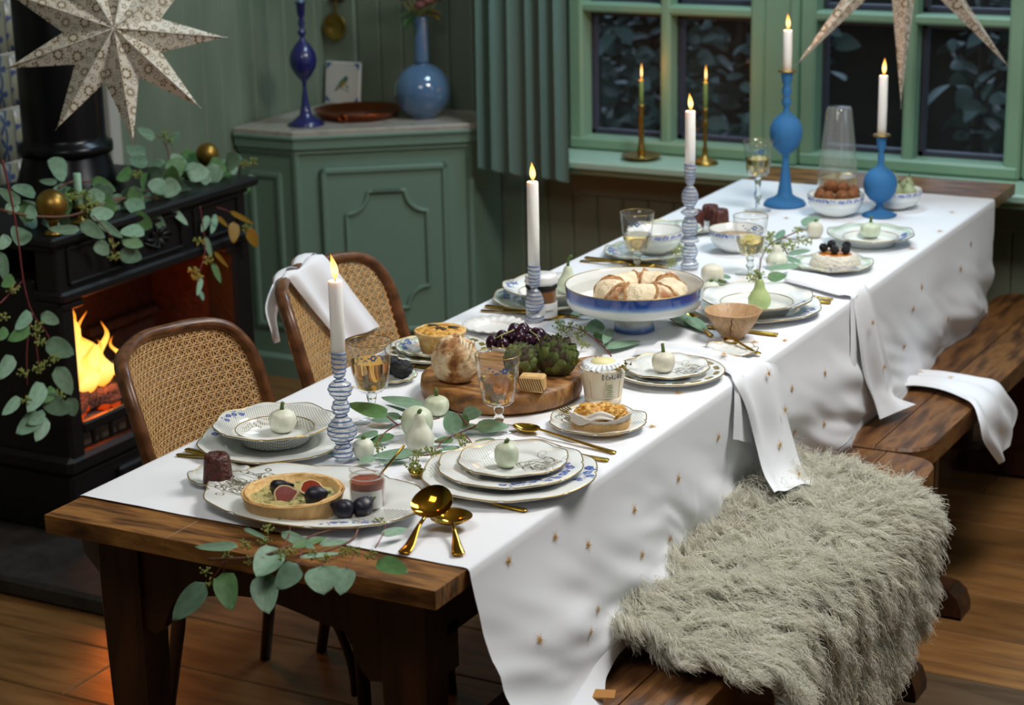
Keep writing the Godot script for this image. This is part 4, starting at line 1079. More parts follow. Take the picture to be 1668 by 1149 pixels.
func chair(label: String, at: Vector3, turn: float, w: float, top: float, bow: float, lean: float, corner: float) -> Node3D:
	var t := thing("cane_chair", label, "chair", at, turn)
	var S := func(s: float, h: float) -> Vector3:
		return V(-0.19 - (h - 0.45) * lean - bow * (1 - s * s), h, -s * w)
	# frame round the back
	var P := []
	for h in [0.44, 0.5, 0.57, 0.63]: P.append(S.call(-1.0 if h > 0.5 else -0.97, minf(h, top - corner)))
	for q in [[-1.0, 1.0], [-0.99, 0.72], [-0.955, 0.45], [-0.88, 0.2], [-0.75, 0.06], [-0.55, 0.01], [-0.3, 0.0], [0.0, -0.03], [0.3, 0.0], [0.55, 0.01], [0.75, 0.06], [0.88, 0.2], [0.955, 0.45], [0.99, 0.72], [1.0, 1.0]]:
		P.append(S.call(q[0], top - corner * q[1]))
	for h in [0.63, 0.57, 0.5, 0.44]: P.append(S.call(1.0 if h > 0.5 else 0.97, minf(h, top - corner)))
	P = smooth_line(P, 90)
	part("backrest_frame", mb().tube(P, 0.0125, 12, 1.25, V(1, 0.2, 0)), "chair_wood", t)
	var lo := []
	for k in 21: lo.append(S.call(-0.98 + 1.96 * k / 20.0, 0.49))
	part("lower_rail", mb().tube(lo, 0.011, 10, 1.2, V(1, 0.2, 0)), "chair_wood", t)
	# cane: pairs of strands up and across, and diagonals
	var inside := func(x: float, h: float) -> bool:
		return h > 0.486 and absf(x) < w * 0.995 and h < top - corner * lerp_table(absf(x) / w, [0.0, 0.3, 0.55, 0.75, 0.88, 0.955, 0.99, 1.0], [-0.02, 0.0, 0.01, 0.06, 0.2, 0.45, 0.72, 1.0])
	var b := mb()
	var pitch := 0.0172
	var lay := func(x0: float, h0: float, dx: float, dh: float, n: int, wd: float, lift: float):
		var run := []
		for k in n + 1:
			var x := x0 + dx * k; var h := h0 + dh * k
			var ok: bool = k < n and inside.call(x, h)
			if ok: run.append(Vector2(x, h))
			elif run.size() > 1:
				var A := PackedVector3Array(); var B := PackedVector3Array(); var Cc := PackedVector3Array()
				var sd := Vector2(-dh, dx).normalized() * wd * 0.5
				for q in run:
					A.append(S.call((q.x - sd.x) / w, q.y - sd.y) + V(lift - 0.0004, 0, 0)); Cc.append(S.call(q.x / w, q.y) + V(lift + 0.0006, 0, 0)); B.append(S.call((q.x + sd.x) / w, q.y + sd.y) + V(lift - 0.0004, 0, 0))
				b.grid([A, Cc, B]); run = []
			else: run = []
	var nx := int(w / pitch)
	for k in range(-nx, nx + 1):
		for e in [-0.0023, 0.0023]: lay.call(k * pitch + e, 0.48, 0.0, 0.006, 66, 0.0022, 0.0)
	var ny := int((top - 0.49) / pitch) + 1
	for k in ny:
		for e in [-0.0023, 0.0023]: lay.call(-w, 0.5 + k * pitch + e, 0.006, 0.0, 80, 0.0022, 0.0009)
	var tot := nx * 2 + ny + 4
	var ph := fposmod(-w, pitch)
	for k in range(-tot, tot):
		lay.call(-w, 0.5 + k * pitch + ph, 0.005, 0.005, 96, 0.0023, 0.0015)
		lay.call(-w, 0.5 + k * pitch - ph, 0.005, -0.005, 96, 0.0023, 0.002)
	var cw := part("cane_webbing", b, "cane", t); cw.set_meta("kind", "stuff")
	# seat
	var Q := []
	for k in 28:
		var a := TAU * k / 28.0
		Q.append(Vector2(0.0 + 0.21 * signf(cos(a)) * pow(absf(cos(a)), 0.6), 0.21 * signf(sin(a)) * pow(absf(sin(a)), 0.6)))
	part("seat", mb().prism(Q, 0.425, 0.455, 0.006), "chair_wood", t)
	for q in [[-0.2, 0.19, -0.06], [-0.2, -0.19, -0.06], [0.18, 0.18, 0.02], [0.18, -0.18, 0.02]]:
		part("leg", mb().tube([V(q[0] + q[2], 0, q[1] * 1.08), V(q[0] + q[2] * 0.3, 0.25, q[1] * 1.02), V(q[0], 0.44, q[1])], [0.012, 0.015, 0.017], 12), "dark_wood", t)
	for s in [-1, 1]:
		var br := []
		for k in 13:
			var a := PI * 0.5 * k / 12.0
			br.append(V(0.17 - 0.2 * (1.0 - cos(a)), 0.16 + 0.255 * sin(a), s * 0.182))
		part("brace", mb().tube(br, 0.009, 9), "dark_wood", t)
	return t

# ------------------------------------------------------------------ tableware
const TOP := 0.7635
class Art:   # paints the print of a plate
	var im: Image
	var n: int
	func _init(size := 320):
		n = size; im = Image.create(n, n, false, Image.FORMAT_RGB8); im.fill(Color.WHITE)
	func dot(u: float, v: float, r: float, col: Color, a := 1.0):   # u, v and r in units of the half width
		var c := Vector2((u + 1) * n / 2.0, (v + 1) * n / 2.0); var R := maxf(r * n / 2.0, 0.6)
		for y in range(maxi(0, int(c.y - R - 1)), mini(n - 1, int(c.y + R + 1)) + 1):
			for x in range(maxi(0, int(c.x - R - 1)), mini(n - 1, int(c.x + R + 1)) + 1):
				var k := clampf(R + 0.5 - Vector2(x, y).distance_to(c), 0.0, 1.0) * a
				if k > 0.0: im.set_pixel(x, y, im.get_pixel(x, y).lerp(col, k))
	func dots(a0: float, a1: float, r0: float, r1: float, step := 0.052, col := Color(0.58, 0.56, 0.5)):
		var k := 0
		var v := -1.0
		while v < 1.0:
			var u := -1.0 + (step * 0.5 if k % 2 else 0.0)
			while u < 1.0:
				var p := Vector2(u, v); var a := fposmod(rad_to_deg(p.angle()), 360.0)
				var inn := a >= a0 and a <= a1 if a0 <= a1 else a >= a0 or a <= a1
				if inn and p.length() > r0 and p.length() < r1: dot(u, v, 0.010, col)
				u += step
			v += step * 0.5; k += 1
	func spray(a0: float, a1: float, r: float, seed_ := 1, size := 1.0):   # a trail of blue flowers and leaves
		var g := RandomNumberGenerator.new(); g.seed = seed_
		var m := int(absf(a1 - a0) / 3.2) + 3
		for k in m:
			var a := deg_to_rad(lerpf(a0, a1, k / (m - 1.0)) + g.randf_range(-2, 2))
			var rr := r + g.randf_range(-0.06, 0.06) * size
			var p := Vector2(cos(a), sin(a)) * rr
			var col := Color(0.2, 0.27, 0.62).lerp(Color(0.42, 0.5, 0.82), g.randf())
			if k % 3 == 0:
				for j in 6:
					var q := p + Vector2(cos(j * 1.047), sin(j * 1.047)) * 0.028 * size
					dot(q.x, q.y, 0.02 * size, col, 0.85)
				dot(p.x, p.y, 0.012 * size, Color(0.9, 0.9, 0.96))
			else:
				for j in 3:
					var q := p + Vector2(g.randf_range(-1, 1), g.randf_range(-1, 1)) * 0.045 * size
					dot(q.x, q.y, 0.014 * size, col, 0.8)
			dot(p.x + g.randf_range(-0.05, 0.05), p.y + g.randf_range(-0.05, 0.05), 0.008, Color(0.5, 0.42, 0.22))
	func rose(u: float, v: float, s: float, seed_ := 1):   # a rose in sepia line
		var g := RandomNumberGenerator.new(); g.seed = seed_
		var ink := Color(0.42, 0.39, 0.32)
		var m := 13 if s > 0.25 else 7
		for k in m:
			var r := s * (0.14 + 0.97 / m * k); var ph := g.randf() * TAU; var ln := g.randf_range(3.2, 5.6)
			for j in 70:
				var a := ph + ln * j / 69.0
				var rr := r * (1.0 + 0.1 * sin(a * 5.0 + k))
				dot(u + cos(a) * rr, v + sin(a) * rr * 0.8, (0.007 + 0.005 * sin(PI * j / 69.0)) * (1.0 if s > 0.25 else 0.55), ink, 0.85)
		for k in 5:
			var a := k * 1.26 + 0.5
			for j in 24:
				var q := j / 23.0
				for e in [-1, 1]:
					var p: Vector2 = Vector2(u, v) + Vector2(cos(a), sin(a)) * s * (1.0 + 0.6 * q) + Vector2(-sin(a), cos(a)) * e * s * 0.2 * sin(PI * q)
					dot(p.x, p.y, 0.006, ink, 0.75)
	func tex() -> ImageTexture: return ImageTexture.create_from_image(im)

func plate_style(key: String, art: Art):
	var m := (M["china"] as StandardMaterial3D).duplicate() as StandardMaterial3D
	m.albedo_texture = art.tex(); m.resource_name = key; M[key] = m

func plate_styles():
	var a := Art.new(); a.dots(0, 360, 0.55, 0.92); a.spray(168, 196, 0.86, 1, 1.0); plate_style("dotted", a)
	a = Art.new(); a.spray(168, 198, 0.84, 2, 1.1); plate_style("blue_edge", a)
	a = Art.new(); a.dots(140, 225, 0.5, 0.92); a.spray(-32, -2, 0.86, 3, 1.2); plate_style("dots_and_blue", a)
	a = Art.new(); a.spray(-25, 75, 0.78, 4, 1.2); plate_style("blue_trail", a)
	a = Art.new(); a.dots(110, 250, 0.3, 0.92, 0.075); a.rose(0.5, -0.1, 0.4, 5); a.rose(0.68, 0.2, 0.16, 6); plate_style("rose", a)
	a = Art.new(384); a.dots(-62, 40, 0.5, 0.93, 0.04); a.rose(-0.74, -0.1, 0.2, 7); a.rose(-0.68, 0.2, 0.17, 8); a.rose(-0.8, 0.05, 0.14, 9); a.rose(-0.62, -0.35, 0.13, 12); a.spray(28, 58, 0.84, 10, 0.8); plate_style("platter_print", a)
	a = Art.new()
	for k in 16:
		var an := TAU * k / 16.0
		for j in range(-4, 5): a.dot(cos(an + j * 0.02) * 0.86, sin(an + j * 0.02) * 0.86, 0.05, Color(0.55, 0.47, 0.22))
	plate_style("gold_dotted", a)
	a = Art.new()
	for k in 60:
		var an := TAU * k / 60.0
		a.dot(cos(an) * 0.86, sin(an) * 0.86, 0.07, Color(0.72, 0.83, 0.66), 0.5)
	a.spray(150, 210, 0.8, 11, 1.4); plate_style("green_edge", a)

func lobe(a: float, n: float, amp: float) -> float:
	var c := absf(cos(n * a * 0.5))
	return 1.0 - amp + amp * pow(c, 0.55) + amp * 0.35 * cos(n * a * 2.0) * 0.3

# r radius, h rim height, well radius share, n lobes; ex stretches it along x
func make_plate(t: Node3D, r: float, h: float, well: float, style, n := 8.0, amp := 0.05, ex := 1.0, foot := 0.55, gold := true):
	var f := func(a: float, q: Vector2):
		var k := smoothstep(0.35, 1.0, q.x / r)
		return Vector2(1.0 + (lobe(a, n, amp) - 1.0) * k, (0.0016 * cos(n * a) * k if amp > 0.0 else 0.0))
	var b := mb()
	var w := r * well
	b.lathe([Vector2(0, 0.0012), Vector2(r * foot - 0.004, 0.0012), Vector2(r * foot - 0.003, 0), Vector2(r * foot, 0), Vector2(r * foot + 0.002, 0.003), Vector2(lerpf(w, r, 0.15), h * 0.6), Vector2(r * 0.8, h * 0.78), Vector2(r * 0.97, h * 0.97), Vector2(r, h), Vector2(r, h + 0.002), Vector2(r * 0.985, h + 0.0028), Vector2(r * 0.8, h * 0.8 + 0.003), Vector2(lerpf(w, r, 0.2), h * 0.66 + 0.003), Vector2(w, h * 0.5 + 0.003), Vector2(w * 0.96, h * 0.25 + 0.003), Vector2(w * 0.88, 0.0045), Vector2(0, 0.004)], 72, Vector3.ZERO, f, r)
	var body := part("body", b, style, t)
	body.scale.x = ex
	if gold:
		var P := []
		for k in 97:
			var a := TAU * k / 96.0
			var m: Vector2 = f.call(a, Vector2(r, h))
			P.append(V(cos(a) * r * m.x * ex, h + 0.0022 + m.y, sin(a) * r * m.x))
		part("gold_rim", mb().tube(P, 0.0011, 6, 1.0, Vector3.UP, false), "gold_line", t)
		if well > 0.4 and h > 0.02:
			P = []
			for k in 65:
				var a := TAU * k / 64.0
				P.append(V(cos(a) * lerpf(w, r, 0.1) * ex, h * 0.58 + 0.0034, sin(a) * lerpf(w, r, 0.1)))
			part("gold_line", mb().tube(P, 0.0009, 6, 1.0, Vector3.UP, false), "gold_line", t)

func plate(label: String, x: float, z: float, y: float, r: float, style: String, turn := 0.0, h := 0.016, well := 0.6, n := 8.0, amp := 0.05, ex := 1.0, gold := true, called := "plate") -> Node3D:
	var t := thing(called, label, "plate", V(x, y, z), turn)
	make_plate(t, r, h, well, style, n, amp, ex, 0.55, gold)
	return t

func bowl_profile(r: float, h: float, foot: float, wall := 0.003, cone := 0.0) -> Array:
	var c1 := lerpf(0.6, 0.3, cone); var c2 := lerpf(0.88, 0.62, cone)
	return [Vector2(0, 0.001), Vector2(foot - 0.003, 0.001), Vector2(foot - 0.002, 0), Vector2(foot, 0), Vector2(foot + 0.001, 0.004), Vector2(lerpf(foot, r, c1), h * 0.25), Vector2(lerpf(foot, r, c2), h * 0.55), Vector2(r, h - 0.001), Vector2(r - wall * 0.4, h), Vector2(r - wall, h - 0.001), Vector2(lerpf(foot, r, c2 - 0.03) - wall, h * 0.55), Vector2(lerpf(foot, r, c1 - 0.05) - wall, h * 0.28), Vector2(foot * 0.7, 0.007), Vector2(0, 0.006)]

func bowl(label: String, x: float, z: float, y: float, r: float, h: float, foot: float, m: String, band: String = "", ribs := 0.0) -> Node3D:
	var t := thing("bowl", label, "bowl", V(x, y, z))
	var rf = null
	var cone := 1.0 if m == "bowl_wood" else 0.0
	if ribs > 0.0: rf = func(a: float, q: Vector2): return 1.0 + 0.012 * cos(a * ribs) * smoothstep(0.0, 0.01, h * 0.75 - q.y)
	part("body", mb().lathe(bowl_profile(r, h, foot, 0.003, cone), 72, Vector3.ZERO, rf), m, t)
	if band:
		var im := Image.create(256, 24, false, Image.FORMAT_RGB8); im.fill(Color(0.93, 0.94, 0.95))
		var g := RandomNumberGenerator.new(); g.seed = 9
		for k in 260:
			var cx := g.randi() % 256; var cy := 3 + g.randi() % 18; var rr := 1 + g.randi() % 3
			var col := Color(0.24, 0.28, 0.66).lerp(Color(0.55, 0.6, 0.86), g.randf())
			for yy in range(-rr, rr + 1):
				for xx in range(-rr, rr + 1):
					if xx * xx + yy * yy <= rr * rr and cy + yy >= 0 and cy + yy < 24: im.set_pixel(posmod(cx + xx, 256), cy + yy, col)
		if not M.has("blue_band"):
			var mm := (M["china"] as StandardMaterial3D).duplicate() as StandardMaterial3D
			mm.albedo_texture = ImageTexture.create_from_image(im); mm.uv1_scale = V(2, 1, 1); M["blue_band"] = mm
		part("blue_band", mb().lathe([Vector2(r * 0.985 + 0.0006, h * 0.78), Vector2(r + 0.0006, h - 0.0015)], 72), "blue_band", t)
		var P := []
		for k in 73: P.append(V(cos(TAU * k / 72.0) * (r - 0.0012), h, sin(TAU * k / 72.0) * (r - 0.0012)))
		part("gold_rim", mb().tube(P, 0.0009, 6, 1.0, Vector3.UP, false), "gold_line", t)
	return t

# cutlery lies along +x with the end of its handle at the origin
func flat_bar(stations: Array, seg := 12) -> MB:   # [x, y, half width, half thickness]
	var R := []
	for s in stations:
		var row := PackedVector3Array()
		for i in seg + 1:
			var a := TAU * (i % seg) / seg
			row.append(V(s[0], s[1] + s[3] * signf(sin(a)) * pow(absf(sin(a)), 0.7), -s[2] * signf(cos(a)) * pow(absf(cos(a)), 0.8)))
		R.append(row)
	var c0 := PackedVector3Array(); var c1 := PackedVector3Array()
	for i in seg + 1: c0.append(V(stations[0][0], stations[0][1], 0)); c1.append(V(stations[-1][0], stations[-1][1], 0))
	R.push_front(c0); R.append(c1)
	var b := mb(); b.grid(R)
	return b
func spoon_bowl(x0: float, ln: float, wd: float, depth: float, y: float) -> MB:
	var R := []; var S := []
	for j in 11:
		var k := j / 10.0
		var row := PackedVector3Array(); var low := PackedVector3Array()
		for i in 25:
			var a := TAU * (i % 24) / 24.0
			var px := x0 + ln * 0.5 + cos(a) * ln * 0.5 * k
			var pz := sin(a) * wd * 0.5 * k * (1.0 - 0.12 * cos(a))
			var py := y - depth * (1.0 - k * k)
			row.append(V(px, py, pz)); low.append(V(px, py - 0.0014, pz))
		R.append(row); S.append(low)
	var b := mb()
	var A := R.duplicate(); A.reverse(); b.grid(A)
	b.grid(S)
	b.g += 1; b.grid([S[10], R[10]])
	return b
func knife(label: String, at: Vector3, turn: float, group := "", ln := 0.225) -> Node3D:
	var t := thing("knife", label, "knife", at, turn, group)
	part("handle", flat_bar([[0, 0.0028, 0.0042, 0.0016], [0.003, 0.0028, 0.0062, 0.0026], [0.04, 0.0028, 0.0058, 0.0027], [ln * 0.42, 0.003, 0.0042, 0.0024], [ln * 0.46, 0.003, 0.0046, 0.0022]]), "gold", t)
	part("blade", flat_bar([[ln * 0.455, 0.003, 0.0046, 0.0014], [ln * 0.52, 0.003, 0.0085, 0.001], [ln * 0.8, 0.003, 0.0098, 0.0009], [ln * 0.95, 0.003, 0.0075, 0.0007], [ln, 0.003, 0.0012, 0.0004]]), "gold", t)
	return t
func spoon(label: String, at: Vector3, turn: float, group := "", ln := 0.19, bw := 0.042, deep := 0.007) -> Node3D:
	var t := thing("spoon", label, "spoon", at, turn, group)
	var bl := bw * 1.45
	part("handle", flat_bar([[0, 0.0022, 0.003, 0.0009], [0.004, 0.0022, 0.0066, 0.0014], [ln * 0.2, 0.0035, 0.0052, 0.0016], [ln * 0.42, 0.0065, 0.003, 0.0018], [ln - bl, deep + 0.0035, 0.0026, 0.0017], [ln - bl + 0.006, deep + 0.002, 0.005, 0.001]]), "gold", t)
	part("bowl", spoon_bowl(ln - bl, bl, bw, deep, deep + 0.0022), "gold", t)
	return t
func fork(label: String, at: Vector3, turn: float, group := "", ln := 0.195) -> Node3D:
	var t := thing("fork", label, "fork", at, turn, group)
	part("handle", flat_bar([[0, 0.0022, 0.003, 0.0009], [0.004, 0.0022, 0.0066, 0.0014], [ln * 0.2, 0.0035, 0.0052, 0.0016], [ln * 0.45, 0.0075, 0.003, 0.0018], [ln * 0.62, 0.008, 0.0026, 0.0016]]), "gold", t)
	part("head", flat_bar([[ln * 0.61, 0.008, 0.0026, 0.0014], [ln * 0.67, 0.006, 0.0085, 0.001], [ln * 0.74, 0.004, 0.0102, 0.0009]]), "gold", t)
	for k in 4:
		var z := (k - 1.5) * 0.0062
		part("tine", mb().tube([V(ln * 0.735, 0.0045, z), V(ln * 0.83, 0.0028, z), V(ln * 0.93, 0.004, z * 0.96), V(ln, 0.0075, z * 0.92)], [0.0017, 0.0015, 0.0013, 0.0005], 6), "gold", t)
	return t

func wine_glass(label: String, x: float, z: float, level: float, wine := "wine", hs := 1.0, flower := 0.0) -> Node3D:
	var t := thing("wine_glass", label, "wine glass", V(x, TOP, z), 0.0, "")
	var g := mb()
	var lift := 0.139 * (hs - 1.0)
	g.lathe([Vector2(0.0, 0.045), Vector2(0.012, 0.0455), Vector2(0.022, 0.048), Vector2(0.0292, 0.055), Vector2(0.0335, 0.08), Vector2(0.0385, 0.12), Vector2(0.0405, 0.139), Vector2(0.0398, 0.1394), Vector2(0.0392, 0.139), Vector2(0.0372, 0.12), Vector2(0.0321, 0.08), Vector2(0.0275, 0.0565), Vector2(0.018, 0.051), Vector2(0, 0.0498)], 48, V(0, lift, 0), func(a: float, q: Vector2): return 1.0 + 0.006 * cos(a * 9.0) * smoothstep(0.13, 0.09, q.y))
	part("bowl", g, "glass", t)
	part("stem", mb().lathe([Vector2(0.0055, 0.003), Vector2(0.0052, 0.012 + lift * 0.3), Vector2(0.0095, 0.018 + lift * 0.4), Vector2(0.0098, 0.023 + lift * 0.5), Vector2(0.006, 0.028 + lift * 0.6), Vector2(0.009, 0.035 + lift), Vector2(0.0095, 0.04 + lift), Vector2(0.006, 0.0448 + lift)], 24), "glass_solid", t)
	part("foot", mb().lathe([Vector2(0, 0), Vector2(0.0355, 0), Vector2(0.036, 0.0012), Vector2(0.02, 0.0026), Vector2(0.006, 0.0045), Vector2(0, 0.0045)], 40), "glass", t)
	var rim := []
	for k in 49: rim.append(V(cos(TAU * k / 48) * 0.0399, 0.1392 + lift, sin(TAU * k / 48) * 0.0399))
	part("gold_rim", mb().tube(rim, 0.0007, 6, 1.0, Vector3.UP, false), "gold_line", t)
	var lr := lerpf(0.0316, 0.0386, clampf((level - 0.08) / 0.05, 0, 1))
	part("wine", mb().lathe([Vector2(0, 0.0502), Vector2(0.0176, 0.0514), Vector2(0.027, 0.0568), Vector2(0.0316, 0.08), Vector2(lr - 0.0004, level), Vector2(lr - 0.0004, level), Vector2(0, level)], 40, V(0, lift, 0)), wine, t)
	# painted blue flowers on the wall of the bowl
	var b := mb()
	var put := func(a: float, y: float, r: float):
		var rad := lerpf(0.0335, 0.0405, (y - 0.08) / 0.059) + 0.0003
		var c := V(cos(a) * rad, y + lift, sin(a) * rad); var u := V(-sin(a), 0, cos(a)); var P := []
		for k in 8: P.append(c + u * cos(TAU * k / 8) * r + V(0.17 * cos(a), 1, 0.17 * sin(a)) * sin(TAU * k / 8) * r + V(cos(a), 0, sin(a)) * 0.0002)
		b.face(P, V(0, y + lift, 0))
	var a0 := 0.75 + flower
	for k in 6: put.call(a0 + 0.105 * cos(k * 1.047), 0.118 + 0.0042 * sin(k * 1.047), 0.0021)
	for k in 9: put.call(a0 + 0.16 + 0.07 * k, 0.118 - 0.006 * sin(k * 0.5) + 0.003 * (k % 2), 0.0014)
	for k in 7: put.call(a0 - 0.16 - 0.07 * k, 0.119 + 0.004 * sin(k * 0.9), 0.0012)
	part("painted_flowers", b, "blue_thread", t)
	var gd := mb()
	for k in 16:
		var a := a0 + 0.5 * (k % 8) - 1.6; var y := 0.085 + 0.016 * int(k / 8) + 0.004 * (k % 3)
		var rad := lerpf(0.0335, 0.0405, (y - 0.08) / 0.059) + 0.0004
		gd.lathe([Vector2(0, -0.0005), Vector2(0.0005, 0), Vector2(0, 0.0005)], 5, V(cos(a) * rad, y + lift, sin(a) * rad))
	part("gold_dots", gd, "gold_line", t)
	return t

func striped_stick(label: String, x: float, z: float, segs: Array, total: float, ribs := 16.0) -> Node3D:
	var t := thing("candlestick", label, "candlestick", V(x, TOP, z))
	var pts := []
	for s in segs:   # [y0, y1, r at the ends, r at the belly, belly share, power]
		for k in 9:
			var q := k / 8.0
			var e: float = q / s[4] if q < s[4] else (1.0 - q) / (1.0 - s[4])
			pts.append(Vector2(lerpf(s[2], s[3], pow(sin(e * PI * 0.5), s[5])), lerpf(s[0], s[1], q)))
	pts.push_front(Vector2(pts[0].x - 0.0001, pts[0].y)); pts.push_front(Vector2(0, pts[0].y))
	pts.append(Vector2(pts[-1].x - 0.002, total)); pts.append(Vector2(pts[-1].x, total - 0.02)); pts.append(Vector2(0, total - 0.021))
	part("stem", mb().lathe(pts, 48, Vector3.ZERO, func(a: float, q: Vector2): return 1.0 + 0.025 * cos(ribs * a + q.y * 60.0)), "glass_ribbed", t)
	var b := mb()
	var y := 0.003
	while y < total - 0.002:
		var r := 0.0
		for k in range(1, pts.size() - 3):
			var p: Vector2 = pts[k]; var q: Vector2 = pts[k + 1]
			if p.y <= y and q.y >= y and q.y > p.y: r = lerpf(p.x, q.x, (y - p.y) / (q.y - p.y))
		if r > 0.002:
			var P := []
			for k in 33:
				var a := TAU * k / 32.0
				P.append(V(cos(a) * (r + 0.0002), y + 0.0012 * sin(a + y * 100.0), sin(a) * (r + 0.0002)))
			b.tube(P, 0.00095, 5, 1.0, Vector3.UP, false)
		y += 0.0078
	part("blue_thread", b, "blue_thread", t)
	return t

func tableware():
	plate_styles()
	# --- near left setting
	plate("large blue-edged white plate under the dotted soup plate by the near cane chair", -0.212, -0.425, TOP, 0.132, "blue_edge", 0.0, 0.014, 0.62, 8.0, 0.05)
	plate("dotted white soup plate with a gold line, holding a ribbed white mini pumpkin", -0.217, -0.437, TOP + 0.0085, 0.107, "dotted", 0.0, 0.032, 0.6, 8.0, 0.06)
	plate("small dotted saucer under the single dark canelé cake", -0.193, -0.243, TOP, 0.054, "dots_and_blue", -1.2, 0.009, 0.6, 8.0, 0.07)
	knife("gold knife lying behind the single canelé", V(-0.339, TOP, -0.342), -0.06, "")
	spoon("gold spoon with its bowl against the canelé saucer", V(-0.338, TOP, -0.315), 0.1, "", 0.17, 0.034)
	# --- platter
	var pl := thing("platter", "large white oval platter with sepia roses and a blue spray, under the quiche", "platter", V(0.012, TOP, -0.211))
	make_plate(pl, 0.137, 0.016, 0.62, "platter_print", 8.0, 0.075, 1.42)
	# --- serving spoons
	for k in 2:
		var q: Array = [[V(0.252, TOP, -0.090), 1.72, "gold serving ladle with its handle towards the eucalyptus, lying on the other ladle"], [V(0.330, TOP, -0.120), 2.18, "gold serving ladle underneath, its handle towards the table edge"]][k]
		var t := thing("ladle", q[2], "ladle", q[0], q[1])
		var yy := 0.012 if k == 0 else 0.004
		part("handle", flat_bar([[0, 0.003, 0.006, 0.0012], [0.004, 0.003, 0.0105, 0.0018], [0.025, 0.005, 0.0085, 0.002], [0.06, 0.010 + yy, 0.0035, 0.0022], [0.087, 0.016 + yy, 0.003, 0.002], [0.096, 0.015 + yy, 0.006, 0.0012]]), "gold_deep", t)
		var sb := part("bowl", spoon_bowl(0.091, 0.066, 0.066, 0.014, 0.0155 + yy), "gold_deep", t)
		if k == 0:   # it leans up on the other ladle, facing the near side
			sb.rotation.z = 0.52
			sb.position = V(0.093, 0.016 + yy, 0) - sb.basis * V(0.093, 0.016 + yy, 0)
	fork("gold fork at the near right setting, half hidden by the ladles", V(0.334, TOP, -0.329), PI, "")
	spoon("gold spoon tucked under the right rim of the platter", V(0.172, TOP, -0.325), PI - 0.75, "", 0.13, 0.028)
	# --- near right setting
	plate("large dotted plate with blue flowers, bottom of the near right stack of three", 0.240, -0.448, TOP, 0.146, "dots_and_blue", 0.0, 0.014, 0.62, 8.0, 0.05)
	plate("white dinner plate with a blue flower trail, middle of the near right stack of three", 0.237, -0.458, TOP + 0.0085, 0.122, "blue_trail", 0.1, 0.015, 0.6, 8.0, 0.06)
	plate("small white plate with a sepia rose, top of the near right stack of three", 0.237, -0.466, TOP + 0.017, 0.092, "rose", 0.0, 0.013, 0.6, 8.0, 0.06)
	fork("gold fork half under the near right stack of three plates", V(0.347, TOP, -0.600), PI + 0.04, "")
	spoon("gold spoon lying face up behind the near right stack of plates", V(0.341, TOP, -0.639), PI - 0.214, "", 0.226, 0.038)
	wine_glass("wine glass of white wine standing in front of the round wooden board", 0.098, -0.672, 0.094, "wine", 1.0, 0.0)
	wine_glass("wine glass of white wine beside the near striped candlestick, close to the cane chairs", -0.13, -0.615, 0.104, "wine", 1.08, 0.1)
	# --- candles near
	striped_stick("bulbous glass candlestick with blue spiral threads, nearest the quiche", -0.060, -0.410, [[0, 0.030, 0.009, 0.0168, 0.55, 0.6], [0.030, 0.084, 0.0072, 0.0248, 0.45, 1.0], [0.084, 0.108, 0.008, 0.0152, 0.5, 0.6], [0.108, 0.146, 0.006, 0.0205, 0.55, 0.9], [0.146, 0.2, 0.005, 0.0128, 0.98, 0.28]], 0.2)
	candle("white dinner candle burning in the bulbous striped candlestick by the quiche", V(-0.060, TOP + 0.180, -0.410), 0.135, 0.0118, "wax", true, -0.18, 0.042)
	striped_stick("short glass candlestick with blue threads standing by the caramel jar", -0.182, -1.345, [[0, 0.018, 0.012, 0.0192, 0.4, 0.7], [0.018, 0.072, 0.006, 0.02, 0.45, 0.8], [0.072, 0.126, 0.006, 0.0134, 0.97, 0.3]], 0.126)
	candle("tall white dinner candle burning in the short striped candlestick by the caramel jar", V(-0.182, TOP + 0.106, -1.345), 0.195, 0.0122, "wax", true, -0.06, 0.038)
	striped_stick("tall slim glass candlestick with blue threads in the middle of the table", -0.069, -1.909, [[0, 0.02, 0.014, 0.021, 0.3, 0.7], [0.02, 0.062, 0.009, 0.0185, 0.5, 0.8], [0.062, 0.076, 0.009, 0.022, 0.4, 0.8], [0.076, 0.126, 0.009, 0.0185, 0.45, 0.8], [0.126, 0.144, 0.009, 0.0205, 0.5, 0.8], [0.144, 0.198, 0.006, 0.0195, 0.5, 0.8], [0.198, 0.252, 0.006, 0.0132, 0.95, 0.3]], 0.252)
	candle("white candle burning in the tall slim striped candlestick", V(-0.069, TOP + 0.232, -1.909), 0.138, 0.0118, "wax", true, -0.1, 0.038)
	# --- second left setting
	plate("white plate with big gold dots under the small golden tart on the left", -0.238, -1.035, TOP, 0.106, "gold_dotted", 0.0, 0.014, 0.66, 8.0, 0.0)
	plate("small scalloped green-edged plate directly under the golden tart", -0.243, -1.032, TOP + 0.0085, 0.080, "green_edge", 0.3, 0.012, 0.6, 14.0, 0.04)
	plate("small scalloped white plate by the caramel jar", -0.230, -1.25, TOP, 0.066, "china_matt", 0.0, 0.012, 0.6, 18.0, 0.03, 1.0, false)
	plate("small scalloped plate under the dark charcoal biscuits", -0.233, -0.85, TOP, 0.049, "green_edge", 0.5, 0.009, 0.6, 12.0, 0.04)
	fork("gold fork behind the left wine glass", V(-0.335, TOP, -0.975), 0.02, "", 0.18)
	knife("gold knife behind the left wine glass", V(-0.33, TOP, -0.945), 0.03, "", 0.2)
	# --- third left setting
	knife("gold knife passing behind the caramel jar", V(-0.337, TOP, -1.408), 0.0, "", 0.235)
	fork("gold fork passing behind the caramel jar", V(-0.329, TOP, -1.374), 0.03, "", 0.2)
